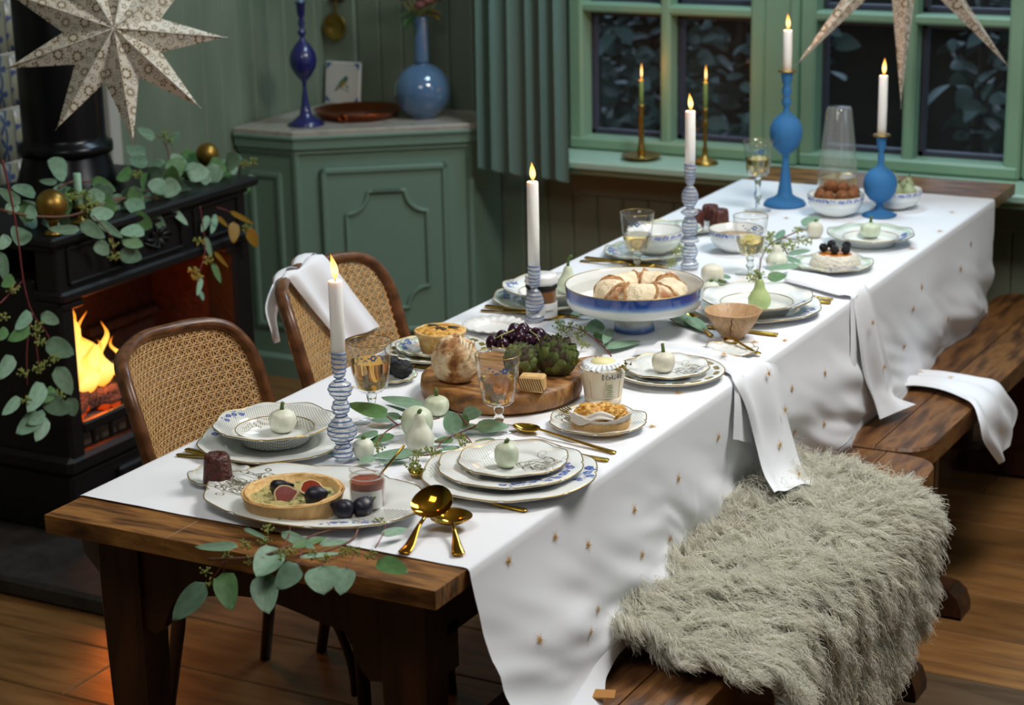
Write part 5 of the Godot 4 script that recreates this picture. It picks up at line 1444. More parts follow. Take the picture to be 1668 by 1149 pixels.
	plate("green-edged white plate behind the caramel jar, bottom of its pair", -0.228, -1.493, TOP, 0.122, "green_edge", 0.0, 0.014, 0.62, 8.0, 0.05)
	plate("white soup plate behind the caramel jar, holding the pear gourd with the curled stem", -0.220, -1.490, TOP + 0.0085, 0.106, "blue_edge", 0.2, 0.032, 0.6, 8.0, 0.06)
	knife("gold knife on the left side behind the cake stand", V(-0.339, TOP, -1.905), -0.02, "", 0.22)
	fork("gold fork on the left side behind the cake stand", V(-0.336, TOP, -1.872), 0.03, "", 0.19)
	# --- right side
	plate("white plate with big gold dots under the cream pumpkin, right side of the table", 0.241, -1.092, TOP, 0.105, "gold_dotted", 0.2, 0.012, 0.66, 8.0, 0.0)
	plate("small white rose plate with a round cream pumpkin on the gold dotted plate", 0.238, -1.085, TOP + 0.0085, 0.083, "rose", 0.15, 0.013, 0.6, 8.0, 0.06)
	plate("small lobed plate with the wax paper wrapped muffin", 0.250, -0.760, TOP, 0.088, "rose", PI, 0.012, 0.6, 8.0, 0.08)
	plate("tiny lobed plate with a blue flower, holding a gold spoon by the wooden bowl", 0.284, -1.293, TOP, 0.055, "blue_edge", 0.4, 0.007, 0.6, 8.0, 0.08)
	spoon("small gold spoon resting on the tiny lobed plate", V(0.348, TOP + 0.004, -1.289), PI - 0.55, "", 0.115, 0.026)
	knife("gold knife at the right of the wooden bowl", V(0.325, TOP, -1.447), PI, "", 0.23)
	spoon("gold spoon with its bowl half under the eucalyptus left of the wooden bowl", V(0.205, TOP, -1.385), PI - 0.85, "", 0.17, 0.036)
	plate("large white plate under the soup plate with the green pear gourd", 0.213, -1.607, TOP, 0.143, "blue_edge", PI, 0.014, 0.62, 8.0, 0.05)
	plate("white soup plate with the upright green pear gourd", 0.226, -1.582, TOP + 0.0085, 0.120, "blue_edge", PI - 0.1, 0.032, 0.6, 8.0, 0.06)
	fork("gold fork at the far right setting, nearer the window", V(0.331, TOP, -1.768), PI, "", 0.19)
	knife("gold knife at the far right setting beside the second napkin", V(0.337, TOP, -1.735), PI, "", 0.21)
	# --- cake stand
	var cs := thing("cake_stand", "white cake stand with glazed blue bands, carrying the bread wreath", "cake stand", V(0.037, TOP, -1.372))
	var gr := Gradient.new(); gr.offsets = PackedFloat32Array([0.0, 0.6, 0.7, 0.8, 1.0]); gr.colors = PackedColorArray([Color(0.92, 0.92, 0.91), Color(0.92, 0.92, 0.91), Color(0.45, 0.6, 0.84), Color(0.12, 0.3, 0.66), Color(0.1, 0.24, 0.56)])
	var gt := GradientTexture2D.new(); gt.gradient = gr; gt.width = 8; gt.height = 128; gt.fill_to = Vector2(0, 1)
	var gm := (M["china"] as StandardMaterial3D).duplicate() as StandardMaterial3D; gm.albedo_texture = gt; M["blue_glaze"] = gm
	var gr2 := gr.duplicate() as Gradient; gr2.colors = PackedColorArray([Color(0.1, 0.3, 0.66), Color(0.2, 0.42, 0.76), Color(0.6, 0.72, 0.88), Color(0.9, 0.9, 0.9), Color(0.92, 0.92, 0.91)]); gr2.offsets = PackedFloat32Array([0, 0.3, 0.4, 0.52, 1])
	var gt2 := GradientTexture2D.new(); gt2.gradient = gr2; gt2.width = 8; gt2.height = 128; gt2.fill_to = Vector2(0, 1)
	var gm2 := (M["china"] as StandardMaterial3D).duplicate() as StandardMaterial3D; gm2.albedo_texture = gt2; M["blue_glaze_foot"] = gm2
	part("foot", mb().lathe([Vector2(0.043, 0), Vector2(0.0425, 0.008), Vector2(0.0395, 0.028), Vector2(0.036, 0.0465)], 48), "blue_glaze_foot", cs)
	part("foot_base", mb().lathe([Vector2(0, 0.0005), Vector2(0.0429, 0.0005), Vector2(0.0431, 0.0012)], 48), "china_matt", cs)
	part("wall", mb().lathe([Vector2(0.128, 0.052), Vector2(0.136, 0.056), Vector2(0.1395, 0.064), Vector2(0.1415, 0.08), Vector2(0.1435, 0.0985)], 72), "blue_glaze", cs)
	part("dish", mb().lathe([Vector2(0, 0.046), Vector2(0.037, 0.046), Vector2(0.09, 0.0475), Vector2(0.1285, 0.0522), Vector2(0.1285, 0.0522), Vector2(0.1284, 0.0524), Vector2(0.1433, 0.0985), Vector2(0.1425, 0.0995), Vector2(0.140, 0.0985), Vector2(0.1375, 0.08), Vector2(0.134, 0.064), Vector2(0.128, 0.0575), Vector2(0.09, 0.053), Vector2(0, 0.052)], 72), "china", cs)
	var P := []
	for k in 73: P.append(V(cos(TAU * k / 72.0) * 0.1422, 0.0992, sin(TAU * k / 72.0) * 0.1422))
	part("gold_rim", mb().tube(P, 0.0011, 6, 1.0, Vector3.UP, false), "gold_line", cs)
	# --- bowls
	bowl("white bowl full of dark grapes standing behind the round wooden board", -0.052, -1.06, TOP, 0.074, 0.046, 0.032, "china")
	bowl("flared wooden bowl with a dark crack, on the right of the table", 0.246, -1.40, TOP, 0.059, 0.058, 0.022, "bowl_wood")
	var ck := get_child(get_child_count() - 1) as Node3D
	var cp := []
	for k in 9:
		var q := k / 8.0
		var pr := bowl_profile(0.059, 0.058, 0.022, 0.003, 1.0); var yy := 0.054 - 0.046 * q
		var rr := 0.0
		for j in range(4, 7):
			if yy >= pr[j].y and yy <= pr[j + 1].y: rr = lerpf(pr[j].x, pr[j + 1].x, (yy - pr[j].y) / (pr[j + 1].y - pr[j].y))
		var an := 1.22 + 0.16 * q + 0.03 * sin(k * 2.0)
		cp.append(V(cos(an) * (rr + 0.0001), yy, sin(an) * (rr + 0.0001)))
	part("crack", mb().tube(cp, [0.0011, 0.0012, 0.0012, 0.0011, 0.001, 0.0009, 0.0008, 0.0006, 0.0003], 6), "groove", ck)
	plate("green-edged plate under the white blue-banded bowl at the far left", -0.213, -1.99, TOP, 0.106, "green_edge", 0.6, 0.013, 0.6, 12.0, 0.03)
	bowl("white blue-banded bowl standing empty on the green-edged plate", -0.199, -2.0, TOP + 0.008, 0.068, 0.055, 0.03, "china", "blue", 40.0)
	bowl("white blue-banded bowl of orange soup behind the middle wine glass", -0.041, -2.125, TOP, 0.066, 0.055, 0.03, "china", "blue", 40.0)
	bowl("white blue-banded bowl of nuts between the two blue candlesticks", 0.045, -2.60, TOP, 0.073, 0.056, 0.034, "china", "blue", 40.0)
	bowl("white blue-banded bowl of green figs behind the short blue candlestick", 0.158, -2.745, TOP, 0.070, 0.052, 0.032, "china", "blue", 40.0)
	wine_glass("wine glass of pale wine in front of the empty blue-banded bowl", -0.185, -1.87, 0.088, "wine_pale", 0.95, 0.4)
	wine_glass("wine glass of pale wine in front of the bowl of orange soup", 0.077, -1.92, 0.088, "wine_pale", 0.98, 0.2)
	wine_glass("tall-stemmed wine glass of pale wine left of the tall blue candlestick", -0.161, -2.575, 0.094, "wine_pale", 1.33, 0.3)
	plate("scalloped pale plate under the two canelé cakes", -0.20, -2.295, TOP, 0.072, "green_edge", 0.0, 0.012, 0.6, 12.0, 0.04)
	plate("pale scalloped plate at the far left edge behind the empty bowl", -0.268, -2.22, TOP, 0.095, "green_edge", 0.9, 0.014, 0.6, 10.0, 0.05)
	plate("white lobed plate under the white cheese with blackberries", 0.232, -2.05, TOP, 0.094, "green_edge", 2.2, 0.012, 0.6, 8.0, 0.06)
	plate("deep lobed plate with a small pale pumpkin at the far right", 0.232, -2.32, TOP, 0.107, "green_edge", PI, 0.026, 0.58, 8.0, 0.06)
	# --- blue candlesticks
	candlestick("tall matt blue candlestick with a big ball, at the window end of the table", V(-0.121, TOP, -2.67), "blue_matt", [Vector2(0, 0), Vector2(0.055, 0), Vector2(0.0565, 0.004), Vector2(0.05, 0.013), Vector2(0.03, 0.022), Vector2(0.021, 0.029), Vector2(0.018, 0.045), Vector2(0.0125, 0.085), Vector2(0.0085, 0.12), Vector2(0.0095, 0.136), Vector2(0.025, 0.149), Vector2(0.038, 0.167), Vector2(0.0435, 0.19), Vector2(0.0425, 0.208), Vector2(0.034, 0.228), Vector2(0.02, 0.242), Vector2(0.0095, 0.25), Vector2(0.0075, 0.262), Vector2(0.0128, 0.275), Vector2(0.0128, 0.282), Vector2(0.0075, 0.29), Vector2(0.0132, 0.302), Vector2(0.0125, 0.312), Vector2(0.0082, 0.321), Vector2(0.0128, 0.329), Vector2(0.0155, 0.35), Vector2(0.0158, 0.356), Vector2(0.0158, 0.356), Vector2(0.0245, 0.357), Vector2(0.0245, 0.3595), Vector2(0.011, 0.3595), Vector2(0.011, 0.345), Vector2(0, 0.345)])
	part("drip_plate", mb().lathe([Vector2(0.0112, 0.3592), Vector2(0.0112, 0.3565), Vector2(0.0252, 0.3565), Vector2(0.0256, 0.3585), Vector2(0.0248, 0.3605), Vector2(0.0112, 0.3601)], 36), "brass", get_child(get_child_count() - 1))
	candle("white candle burning in the tall blue candlestick", V(-0.121, TOP + 0.346, -2.67), 0.118, 0.0115, "wax", true, -0.05, 0.04)
	candlestick("short matt blue candlestick with a big ball, at the window end of the table", V(0.15, TOP, -2.64), "blue_matt", [Vector2(0, 0), Vector2(0.044, 0), Vector2(0.045, 0.003), Vector2(0.03, 0.01), Vector2(0.012, 0.018), Vector2(0.0085, 0.03), Vector2(0.011, 0.036), Vector2(0.027, 0.044), Vector2(0.04, 0.062), Vector2(0.0437, 0.082), Vector2(0.041, 0.1), Vector2(0.03, 0.117), Vector2(0.015, 0.126), Vector2(0.0075, 0.135), Vector2(0.0088, 0.15), Vector2(0.0085, 0.158), Vector2(0.005, 0.165), Vector2(0.0115, 0.178), Vector2(0.0128, 0.205), Vector2(0.0128, 0.208), Vector2(0.0128, 0.208), Vector2(0.0215, 0.209), Vector2(0.0215, 0.212), Vector2(0.0115, 0.212), Vector2(0.0115, 0.198), Vector2(0, 0.198)])
	part("drip_plate", mb().lathe([Vector2(0.0116, 0.2112), Vector2(0.0116, 0.2085), Vector2(0.0222, 0.2085), Vector2(0.0226, 0.2105), Vector2(0.0218, 0.2128), Vector2(0.0116, 0.2124)], 36), "brass", get_child(get_child_count() - 1))
	candle("tall white candle burning in the short blue candlestick", V(0.15, TOP + 0.199, -2.64), 0.164, 0.0112, "wax", true, 0.02, 0.042)
	# --- decanter
	var dc := thing("decanter", "tapered clear glass decanter with a little white wine, behind the nuts", "decanter", V(-0.034, TOP, -2.84))
	part("body", mb().lathe([Vector2(0, 0), Vector2(0.052, 0), Vector2(0.0555, 0.004), Vector2(0.056, 0.015), Vector2(0.047, 0.13), Vector2(0.0345, 0.236), Vector2(0.031, 0.243), Vector2(0.0, 0.245), Vector2(0, 0.242), Vector2(0.029, 0.24), Vector2(0.0325, 0.234), Vector2(0.0445, 0.13), Vector2(0.053, 0.02), Vector2(0.05, 0.006), Vector2(0, 0.005)], 48), "jar_glass", dc)
	part("wine", mb().lathe([Vector2(0, 0.0062), Vector2(0.049, 0.0068), Vector2(0.0518, 0.02), Vector2(0.0498, 0.055), Vector2(0.0498, 0.055), Vector2(0, 0.055)], 40), "wine_pale", dc)
	# --- brass candlesticks on the sill
	var sy := 0.7205
	candlestick("brass chamberstick with a wide drip pan on the window sill", V(-0.85, sy, -3.345), "brass", [Vector2(0, 0), Vector2(0.042, 0), Vector2(0.061, 0.011), Vector2(0.064, 0.013), Vector2(0.061, 0.0145), Vector2(0.04, 0.004), Vector2(0.014, 0.005), Vector2(0.0085, 0.012), Vector2(0.013, 0.02), Vector2(0.0135, 0.032), Vector2(0.009, 0.042), Vector2(0.0085, 0.09), Vector2(0.0105, 0.11), Vector2(0.008, 0.12), Vector2(0.0115, 0.13), Vector2(0.0075, 0.142), Vector2(0.0105, 0.165), Vector2(0.0105, 0.172), Vector2(0.007, 0.172), Vector2(0.007, 0.16), Vector2(0, 0.16)])
	candle("thin green candle burning in the brass chamberstick", V(-0.85, sy + 0.1605, -3.345), 0.088, 0.0062, "wax_green", true, 0.0, 0.05)
	candlestick("slim turned brass candlestick with a domed foot on the window sill", V(-0.635, sy, -3.345), "brass", [Vector2(0, 0), Vector2(0.041, 0), Vector2(0.0415, 0.003), Vector2(0.032, 0.013), Vector2(0.012, 0.022), Vector2(0.0075, 0.032), Vector2(0.0095, 0.042), Vector2(0.0055, 0.055), Vector2(0.0055, 0.075), Vector2(0.009, 0.085), Vector2(0.0055, 0.095), Vector2(0.007, 0.112), Vector2(0.0115, 0.123), Vector2(0.007, 0.134), Vector2(0.005, 0.15), Vector2(0.0095, 0.165), Vector2(0.0095, 0.172), Vector2(0.0065, 0.172), Vector2(0.0065, 0.16), Vector2(0, 0.16)])
	candle("thin green candle burning in the slim turned brass candlestick", V(-0.635, sy + 0.1605, -3.345), 0.092, 0.0066, "wax_green", true, 0.0, 0.05)
	# --- on the mantel
	var hc := candlestick("small brass candle holder among the leaves on the mantel", V(-1.55, 0.829, -1.515), "brass", [Vector2(0, 0), Vector2(0.03, 0), Vector2(0.03, 0.003), Vector2(0.008, 0.008), Vector2(0.008, 0.03), Vector2(0.017, 0.036), Vector2(0.017, 0.042), Vector2(0.01, 0.042), Vector2(0.01, 0.03), Vector2(0, 0.03)])
	var ring := []
	for k in 17: ring.append(V(0.03 + 0.012 * cos(TAU * k / 16), 0.014 + 0.012 * sin(TAU * k / 16), 0.02))
	part("finger_ring", mb().tube(ring, 0.0022, 6), "brass", hc)
	candle("unlit mint green candle stub on the fireplace mantel", V(-1.55, 0.8595, -1.515), 0.092, 0.0095, "wax_mint", false)
	for q in [[V(-1.515, 0.829, -1.375), 0.0385, "matt gold bauble at the near corner of the mantel"], [V(-1.60, 0.829, -2.115), 0.0315, "matt gold bauble at the far end of the mantel"]]:
		var bb := thing("bauble", q[2], "bauble", q[0])
		var pr := []
		for k in 17: pr.append(Vector2(q[1] * cos(-PI / 2 + PI * k / 16.0) + (0.0 if k > 0 and k < 16 else 0.0), 0.034 + q[1] + q[1] * sin(-PI / 2 + PI * k / 16.0)))
		part("ball", mb().lathe(pr, 40), "bauble", bb)
		part("cup", mb().lathe([Vector2(0, 0), Vector2(0.024, 0), Vector2(0.022, 0.006), Vector2(0.009, 0.014), Vector2(0.011, 0.026), Vector2(0.018, 0.0375), Vector2(0.0, 0.036)], 24), "brass", bb)

# ------------------------------------------------------------------ food
func blob(r: Vector3, amp: float, freq: float, sd: int, flat_base := 0.0, nj := 26, ni := 36, extra = null) -> MB:
	var f := FastNoiseLite.new(); f.seed = sd; f.frequency = freq; f.fractal_octaves = 3
	var R := []
	for j in nj + 1:
		var e := -PI / 2 + PI * j / nj
		var row := PackedVector3Array()
		for i in ni + 1:
			var a := TAU * (i % ni) / ni
			var d := V(cos(e) * cos(a), sin(e), cos(e) * sin(a))
			var m := 1.0 + amp * f.get_noise_3dv(d)
			if extra != null: m *= extra.call(d)
			var p := V(d.x * r.x, d.y * r.y, d.z * r.z) * m
			if flat_base > 0.0: p.y = maxf(p.y, -r.y * flat_base)
			row.append(p)
		R.append(row)
	var b := mb(); b.grid(R)
	return b

func gourd(called: String, label: String, cat: String, at: Vector3, prof: Array, m: String, stem: Array, ribs := 0.0, depth := 0.0, lean := Vector3.ZERO) -> Node3D:
	var t := thing(called, label, cat, at)
	t.rotation = lean
	var pts := smooth_profile(prof)
	part("flesh", mb().lathe(pts, 48, Vector3.ZERO, func(a: float, q: Vector2): return 1.0 - depth * pow(absf(sin(a * ribs * 0.5)), 0.5) * 0.0 - depth * (1.0 - pow(absf(cos(a * ribs * 0.5)), 0.6)) + 0.012 * sin(a * 2.0 + q.y * 30.0)), m, t)
	var rad := []
	for k in stem.size(): rad.append(lerpf(0.0042, 0.0026, k / (stem.size() - 1.0)) if k < stem.size() - 1 else 0.0034)
	part("stalk", mb().tube(stem, rad, 8), "gourd_stem", t)
	return t
func smooth_profile(P: Array) -> Array:
	var c := Curve2D.new()
	for k in P.size():
		var tg: Vector2 = (P[mini(k + 1, P.size() - 1)] - P[maxi(k - 1, 0)]) * 0.17
		if k == 0 or k == P.size() - 1: tg = Vector2.ZERO
		c.add_point(P[k], -tg, tg)
	var out := []
	var L := c.get_baked_length()
	for k in 29: out.append(c.sample_baked(L * k / 28.0, true))
	out[0].x = 0.0; out[28].x = 0.0
	return out
func round_prof(r: float, h: float) -> Array:
	return [Vector2(0, 0.002), Vector2(r * 0.45, 0.0), Vector2(r * 0.88, h * 0.2), Vector2(r, h * 0.5), Vector2(r * 0.86, h * 0.8), Vector2(r * 0.4, h * 0.97), Vector2(0, h)]
func pear_prof(r: float, h: float) -> Array:
	return [Vector2(0, 0.002), Vector2(r * 0.5, 0.0), Vector2(r * 0.92, h * 0.14), Vector2(r, h * 0.32), Vector2(r * 0.82, h * 0.5), Vector2(r * 0.5, h * 0.68), Vector2(r * 0.4, h * 0.84), Vector2(r * 0.24, h * 0.97), Vector2(0, h)]

func fluted(r0: float, r1: float, h: float, n: float) -> MB:   # a canelé
	return mb().lathe([Vector2(0, 0), Vector2(r0 * 0.96, 0), Vector2(r0, 0.003), Vector2(lerpf(r0, r1, 0.5), h * 0.5), Vector2(r1, h - 0.006), Vector2(r1 * 0.86, h), Vector2(r1 * 0.4, h - 0.0005), Vector2(r1 * 0.25, h - 0.006), Vector2(0, h - 0.007)], 64, Vector3.ZERO, func(a: float, q: Vector2): return 1.0 - 0.15 * (1.0 - pow(absf(cos(a * n * 0.5)), 0.55)) * smoothstep(r1 * 0.4, r1 * 0.8, q.x) + 0.012 * sin(a * 3.0 + q.y * 90.0))

func text(s: String, size: float, m: String, parent: Node3D, xf: Transform3D):
	var tm := TextMesh.new(); tm.text = s
	var f := SystemFont.new(); f.font_names = PackedStringArray(["Droid Sans"]); tm.font = f
	tm.font_size = 32; tm.pixel_size = size / 32.0; tm.depth = 0.0004; tm.curve_step = 2.0
	var o := MeshInstance3D.new(); o.name = "lettering"; o.mesh = tm; o.material_override = M[m]; o.transform = xf
	parent.add_child(o, true)
# a basis at the wall of an upright round thing, x along the wall, z outwards; a is the angle from +x towards +z
func on_wall(a: float, r: float, y: float, tilt := 0.0) -> Transform3D:
	var n := V(cos(a), tilt, sin(a)).normalized()
	var x := Vector3.UP.cross(n).normalized()
	return Transform3D(Basis(x, n.cross(x), n), V(cos(a) * r, y, sin(a) * r))
func label_wrap(r: float, y0: float, y1: float, a0: float, a1: float) -> MB:
	var R := []
	for q in [[r, y0], [r + 0.0005, y0], [r + 0.0005, y1], [r, y1]]:
		var row := PackedVector3Array()
		for i in 21:
			var a := lerpf(a0, a1, i / 20.0)
			row.append(V(cos(a) * q[0], q[1], sin(a) * q[0]))
		R.append(row)
	var b := mb()
	for k in 3: b.grid([R[k], R[k + 1]]); b.g += 1
	return b

func food():
	# ---- gourds and pumpkins
	var up := [V(0, 0, 0), V(0.001, 0.006, 0), V(0.004, 0.012, 0.001)]
	var stem := func(h: float, s := 1.0, dx := 0.004) -> Array: return [V(0, h - 0.002, 0), V(0.0005, h + 0.006 * s, 0), V(dx, h + 0.013 * s, 0.001)]
	gourd("pumpkin", "ribbed white mini pumpkin in the dotted soup plate by the near cane chair", "pumpkin", V(-0.222, TOP + 0.0135, -0.468), round_prof(0.0245, 0.041), "gourd_white", stem.call(0.041, 1.0, 0.003), 9.0, 0.035)
	gourd("gourd", "round mint gourd on top of the near right stack of three plates", "gourd", V(0.234, TOP + 0.022, -0.449), round_prof(0.0205, 0.042), "gourd_mint", stem.call(0.042, 0.4), 9.0, 0.012)
	gourd("gourd", "pear-shaped white gourd standing among the eucalyptus by the jam jar", "gourd", V(0.029, TOP, -0.515), pear_prof(0.0255, 0.068), "gourd_white", stem.call(0.067, 0.5), 9.0, 0.01)
	gourd("gourd", "round mint gourd directly behind the pear-shaped white gourd", "gourd", V(-0.012, TOP, -0.575), round_prof(0.0285, 0.056), "gourd_mint", [V(-0.024, 0.036, 0.014), V(-0.0262, 0.037, 0.0152), V(-0.0268, 0.037, 0.0156)], 9.0, 0.012)
	gourd("pumpkin", "small squat pale pumpkin in front of the wooden board", "pumpkin", V(-0.046, TOP, -0.70), round_prof(0.0235, 0.036), "gourd_mint", stem.call(0.036, 1.1, -0.001), 10.0, 0.03)
	gourd("gourd", "round white gourd half hidden behind the near striped candlestick", "gourd", V(-0.036, TOP, -0.437), round_prof(0.0185, 0.036), "gourd_white", stem.call(0.036, 0.3), 9.0, 0.01)
	gourd("gourd", "pear gourd with a long curled stem in the soup plate behind the caramel jar", "gourd", V(-0.203, TOP + 0.0135, -1.545), pear_prof(0.0265, 0.062), "gourd_mint", [V(0, 0.06, 0), V(0.0005, 0.07, 0), V(0.002, 0.08, 0), V(0.007, 0.085, 0.001), V(0.011, 0.083, 0.002)], 9.0, 0.01)
	gourd("pumpkin", "round cream pumpkin with a green stalk on the right rose plate", "pumpkin", V(0.234, TOP + 0.0135, -1.078), round_prof(0.0225, 0.039), "gourd_cream", [V(0, 0.037, 0), V(-0.0005, 0.044, 0), V(-0.002, 0.055, 0)], 9.0, 0.02)
	gourd("gourd", "upright lime green pear gourd in the right soup plate", "gourd", V(0.232, TOP + 0.0135, -1.582), pear_prof(0.0245, 0.068), "gourd_lime", [V(0, 0.066, 0), V(0.001, 0.072, 0), V(-0.003, 0.078, 0), V(-0.008, 0.079, 0.001)], 9.0, 0.012)
	gourd("gourd", "grey-white egg-shaped gourd lying behind the cake stand", "gourd", V(0.034, TOP, -1.80), round_prof(0.0265, 0.046), "gourd_cream", [V(0.02, 0.012, 0.012), V(0.033, 0.010, 0.014), V(0.038, 0.011, 0.014)], 9.0, 0.008)
	gourd("gourd", "white gourd behind the right rim of the cake stand", "gourd", V(0.088, TOP, -1.66), round_prof(0.021, 0.042), "gourd_white", stem.call(0.042, 0.3), 9.0, 0.01)
	gourd("gourd", "pale pear gourd behind the middle wine glass", "gourd", V(0.112, TOP, -2.0), pear_prof(0.026, 0.056), "gourd_white", stem.call(0.055, 0.4), 9.0, 0.01)
	gourd("gourd", "pearly round gourd among the seeds at the far eucalyptus", "gourd", V(0.084, TOP, -2.335), round_prof(0.0205, 0.04), "gourd_cream", stem.call(0.04, 0.3), 9.0, 0.008)
	gourd("pumpkin", "small pale pumpkin in the deep lobed plate at the far right", "pumpkin", V(0.22, TOP + 0.0095, -2.355), round_prof(0.025, 0.036), "gourd_mint", stem.call(0.036, 1.2, 0.002), 9.0, 0.02)
	# ---- canelés
	for q in [["dark glossy canelé standing alone on the dotted saucer", V(-0.176, TOP + 0.0045, -0.214), 0.0255, 0.0215, 0.053], ["dark canelé behind on the far scalloped plate, towards the window", V(-0.212, TOP + 0.0045, -2.375), 0.024, 0.021, 0.046], ["dark canelé in front on the far scalloped plate, beside the soup", V(-0.17, TOP + 0.0045, -2.335), 0.026, 0.023, 0.046], ["dark canelé half hidden behind the tall slim candlestick", V(-0.228, TOP + 0.0045, -2.315), 0.024, 0.021, 0.042]]:
		var t := thing("canele", q[0], "cake", q[1])
		part("cake", fluted(q[2], q[3], q[4], 9.0), "canele", t)
	# ---- quiche in its wooden case
	var t := thing("quiche", "herb quiche in a thin wooden baking case, topped with figs", "quiche", V(0.003, TOP + 0.0045, -0.170))
	t.scale.y = 0.86
	part("wooden_case", mb().lathe([Vector2(0, 0), Vector2(0.070, 0), Vector2(0.0715, 0.002), Vector2(0.0805, 0.036), Vector2(0.0815, 0.0375), Vector2(0.0800, 0.039), Vector2(0.078, 0.037), Vector2(0.070, 0.004), Vector2(0, 0.004)], 72, Vector3.ZERO, func(a: float, q: Vector2): return 1.0 + 0.004 * sin(a * 22.0)), "veneer", t)
	part("crust", mb().lathe([Vector2(0.0685, 0.006), Vector2(0.0772, 0.0375), Vector2(0.0765, 0.0400), Vector2(0.0735, 0.0402), Vector2(0.0715, 0.038), Vector2(0.068, 0.027), Vector2(0.060, 0.0255)], 72, Vector3.ZERO, func(a: float, q: Vector2): return Vector2(1.0 + 0.008 * sin(a * 17.0), 0.0012 * sin(a * 9.0) * smoothstep(0.03, 0.038, q.y))), "pastry", t)
	part("filling", mb().lathe([Vector2(0.068, 0.0275), Vector2(0.05, 0.0265), Vector2(0.025, 0.027), Vector2(0, 0.0265)], 56, Vector3.ZERO, func(a: float, q: Vector2): return Vector2(1.0, 0.0012 * sin(a * 7.0 + q.x * 300.0))), "quiche_fill", t)
	var herbs := mb()
	for k in 60:
		var a := rng.randf() * TAU; var r := 0.062 * sqrt(rng.randf())
		herbs.box(V(0.004 + 0.004 * rng.randf(), 0.0008, 0.0014), V(cos(a) * r, 0.0283, sin(a) * r), 0.0, Basis(Vector3.UP, rng.randf() * TAU))
	part("herbs", herbs, "leaf2", t).set_meta("kind", "stuff")
	var figs := [["whole dark fig on the right side of the quiche", V(0.051, 0.801, -0.163), V(0.3, 0.4, -1.2), false], ["halved fig showing pink flesh, at the front of the quiche", V(0.001, 0.799, -0.151), V(0.38, 0.55, 0.74), true, V(0.85, 0.35, -0.3)], ["halved fig lying behind the front fig half on the quiche", V(-0.021, 0.802, -0.173), V(-0.3, 0.45, -0.8), true, V(0.8, 0.25, -0.3)], ["halved fig with a pink rim, at the back of the quiche", V(0.023, 0.802, -0.191), V(0.15, 0.85, 0.35), true, V(0.95, 0.1, -0.2)], ["whole dark blue fig in front of the jam jar on the platter", V(0.100, 0.7865, -0.164), V(0.2, 0.2, 1.2), false], ["whole purple fig touching the jam jar on the platter", V(0.122, 0.7865, -0.186), V(-0.2, 1.0, -1.1), false]]
	for q in figs:
		var fg := thing("fig", q[0], "fig", q[1]); fg.rotation = q[2]
		if q.size() > 4:   # a half: q[2] is the way its cut face looks, q[4] where its tip points
			var cn: Vector3 = q[2].normalized(); var cl: Vector3 = (q[4] - cn * cn.dot(q[4])).normalized()
			fg.basis = Basis(cn.cross(-cl), cn, -cl)
		var pr := [Vector2(0, -0.0165), Vector2(0.009, -0.016), Vector2(0.0158, -0.008), Vector2(0.0165, 0.0), Vector2(0.0125, 0.010), Vector2(0.0055, 0.0175), Vector2(0.0024, 0.0215), Vector2(0, 0.0225)]
		if q[3]:
			var R := []; var sp := smooth_profile(pr)
			for p in sp:
				var row := PackedVector3Array()
				for i in 17: row.append(V(cos(-PI + PI * i / 16.0) * p.x, p.y, sin(-PI + PI * i / 16.0) * p.x * 0.9))
				R.append(row)
			var hb := mb(); hb.grid(R)
			var skin := part("skin", hb, "fig_skin", fg)
			var C1 := []; var C2 := []
			for s in [1.0, 0.86]:
				var fr := []
				for p in sp: fr.append(V(p.x * s, p.y * s, 0.0004 if s == 1.0 else 0.001))
				for k in range(sp.size() - 1, -1, -1): fr.append(V(-sp[k].x * s, sp[k].y * s, 0.0004 if s == 1.0 else 0.001))
				var fb := mb()
				for k in fr.size() - 1: fb.face([V(0, 0, fr[0].z + 0.0003), fr[k], fr[k + 1]], V(0, 0, -1))
				part("rim" if s == 1.0 else "flesh", fb, "fig_rim" if s == 1.0 else "fig_flesh", fg)
			skin.rotation = Vector3.ZERO
			for c in fg.get_children(): c.rotation.x = -PI / 2
		else:
			part("skin", mb().lathe(smooth_profile(pr), 32, Vector3.ZERO, func(a: float, p: Vector2): return 1.0 + 0.03 * sin(a * 5.0)), "fig_skin", fg)
			part("stalk", mb().tube([V(0, 0.0205, 0), V(0.001, 0.026, 0)], [0.0026, 0.0018], 7), "gourd_stem", fg)
	# ---- jam jar
	t = thing("jam_jar", "small open glass jar of amber jam with a white label, on the platter", "jar", V(0.104, TOP + 0.0045, -0.228))
	part("glass", mb().lathe([Vector2(0, 0), Vector2(0.027, 0), Vector2(0.0285, 0.002), Vector2(0.0285, 0.047), Vector2(0.0265, 0.051), Vector2(0.0272, 0.053), Vector2(0.0265, 0.055), Vector2(0.0272, 0.058), Vector2(0.0268, 0.0655), Vector2(0.026, 0.066), Vector2(0.0252, 0.065), Vector2(0.0252, 0.052), Vector2(0.027, 0.047), Vector2(0.027, 0.003), Vector2(0, 0.002)], 48), "jar_glass", t)
	part("jam", mb().lathe([Vector2(0, 0.0022), Vector2(0.0265, 0.0025), Vector2(0.0268, 0.044), Vector2(0.0262, 0.047), Vector2(0.0262, 0.047), Vector2(0, 0.0465)], 40), "jam", t)
	part("label", label_wrap(0.0287, 0.007, 0.036, 0.1, 2.0), "paper", t)
	for k in 4: text(["~ o ~", "confiture", "de figues", "maison"][k], [0.008, 0.004, 0.004, 0.003][k], "ink", t, on_wall(1.02, 0.0297, [0.0285, 0.0235, 0.0195, 0.0155][k]))
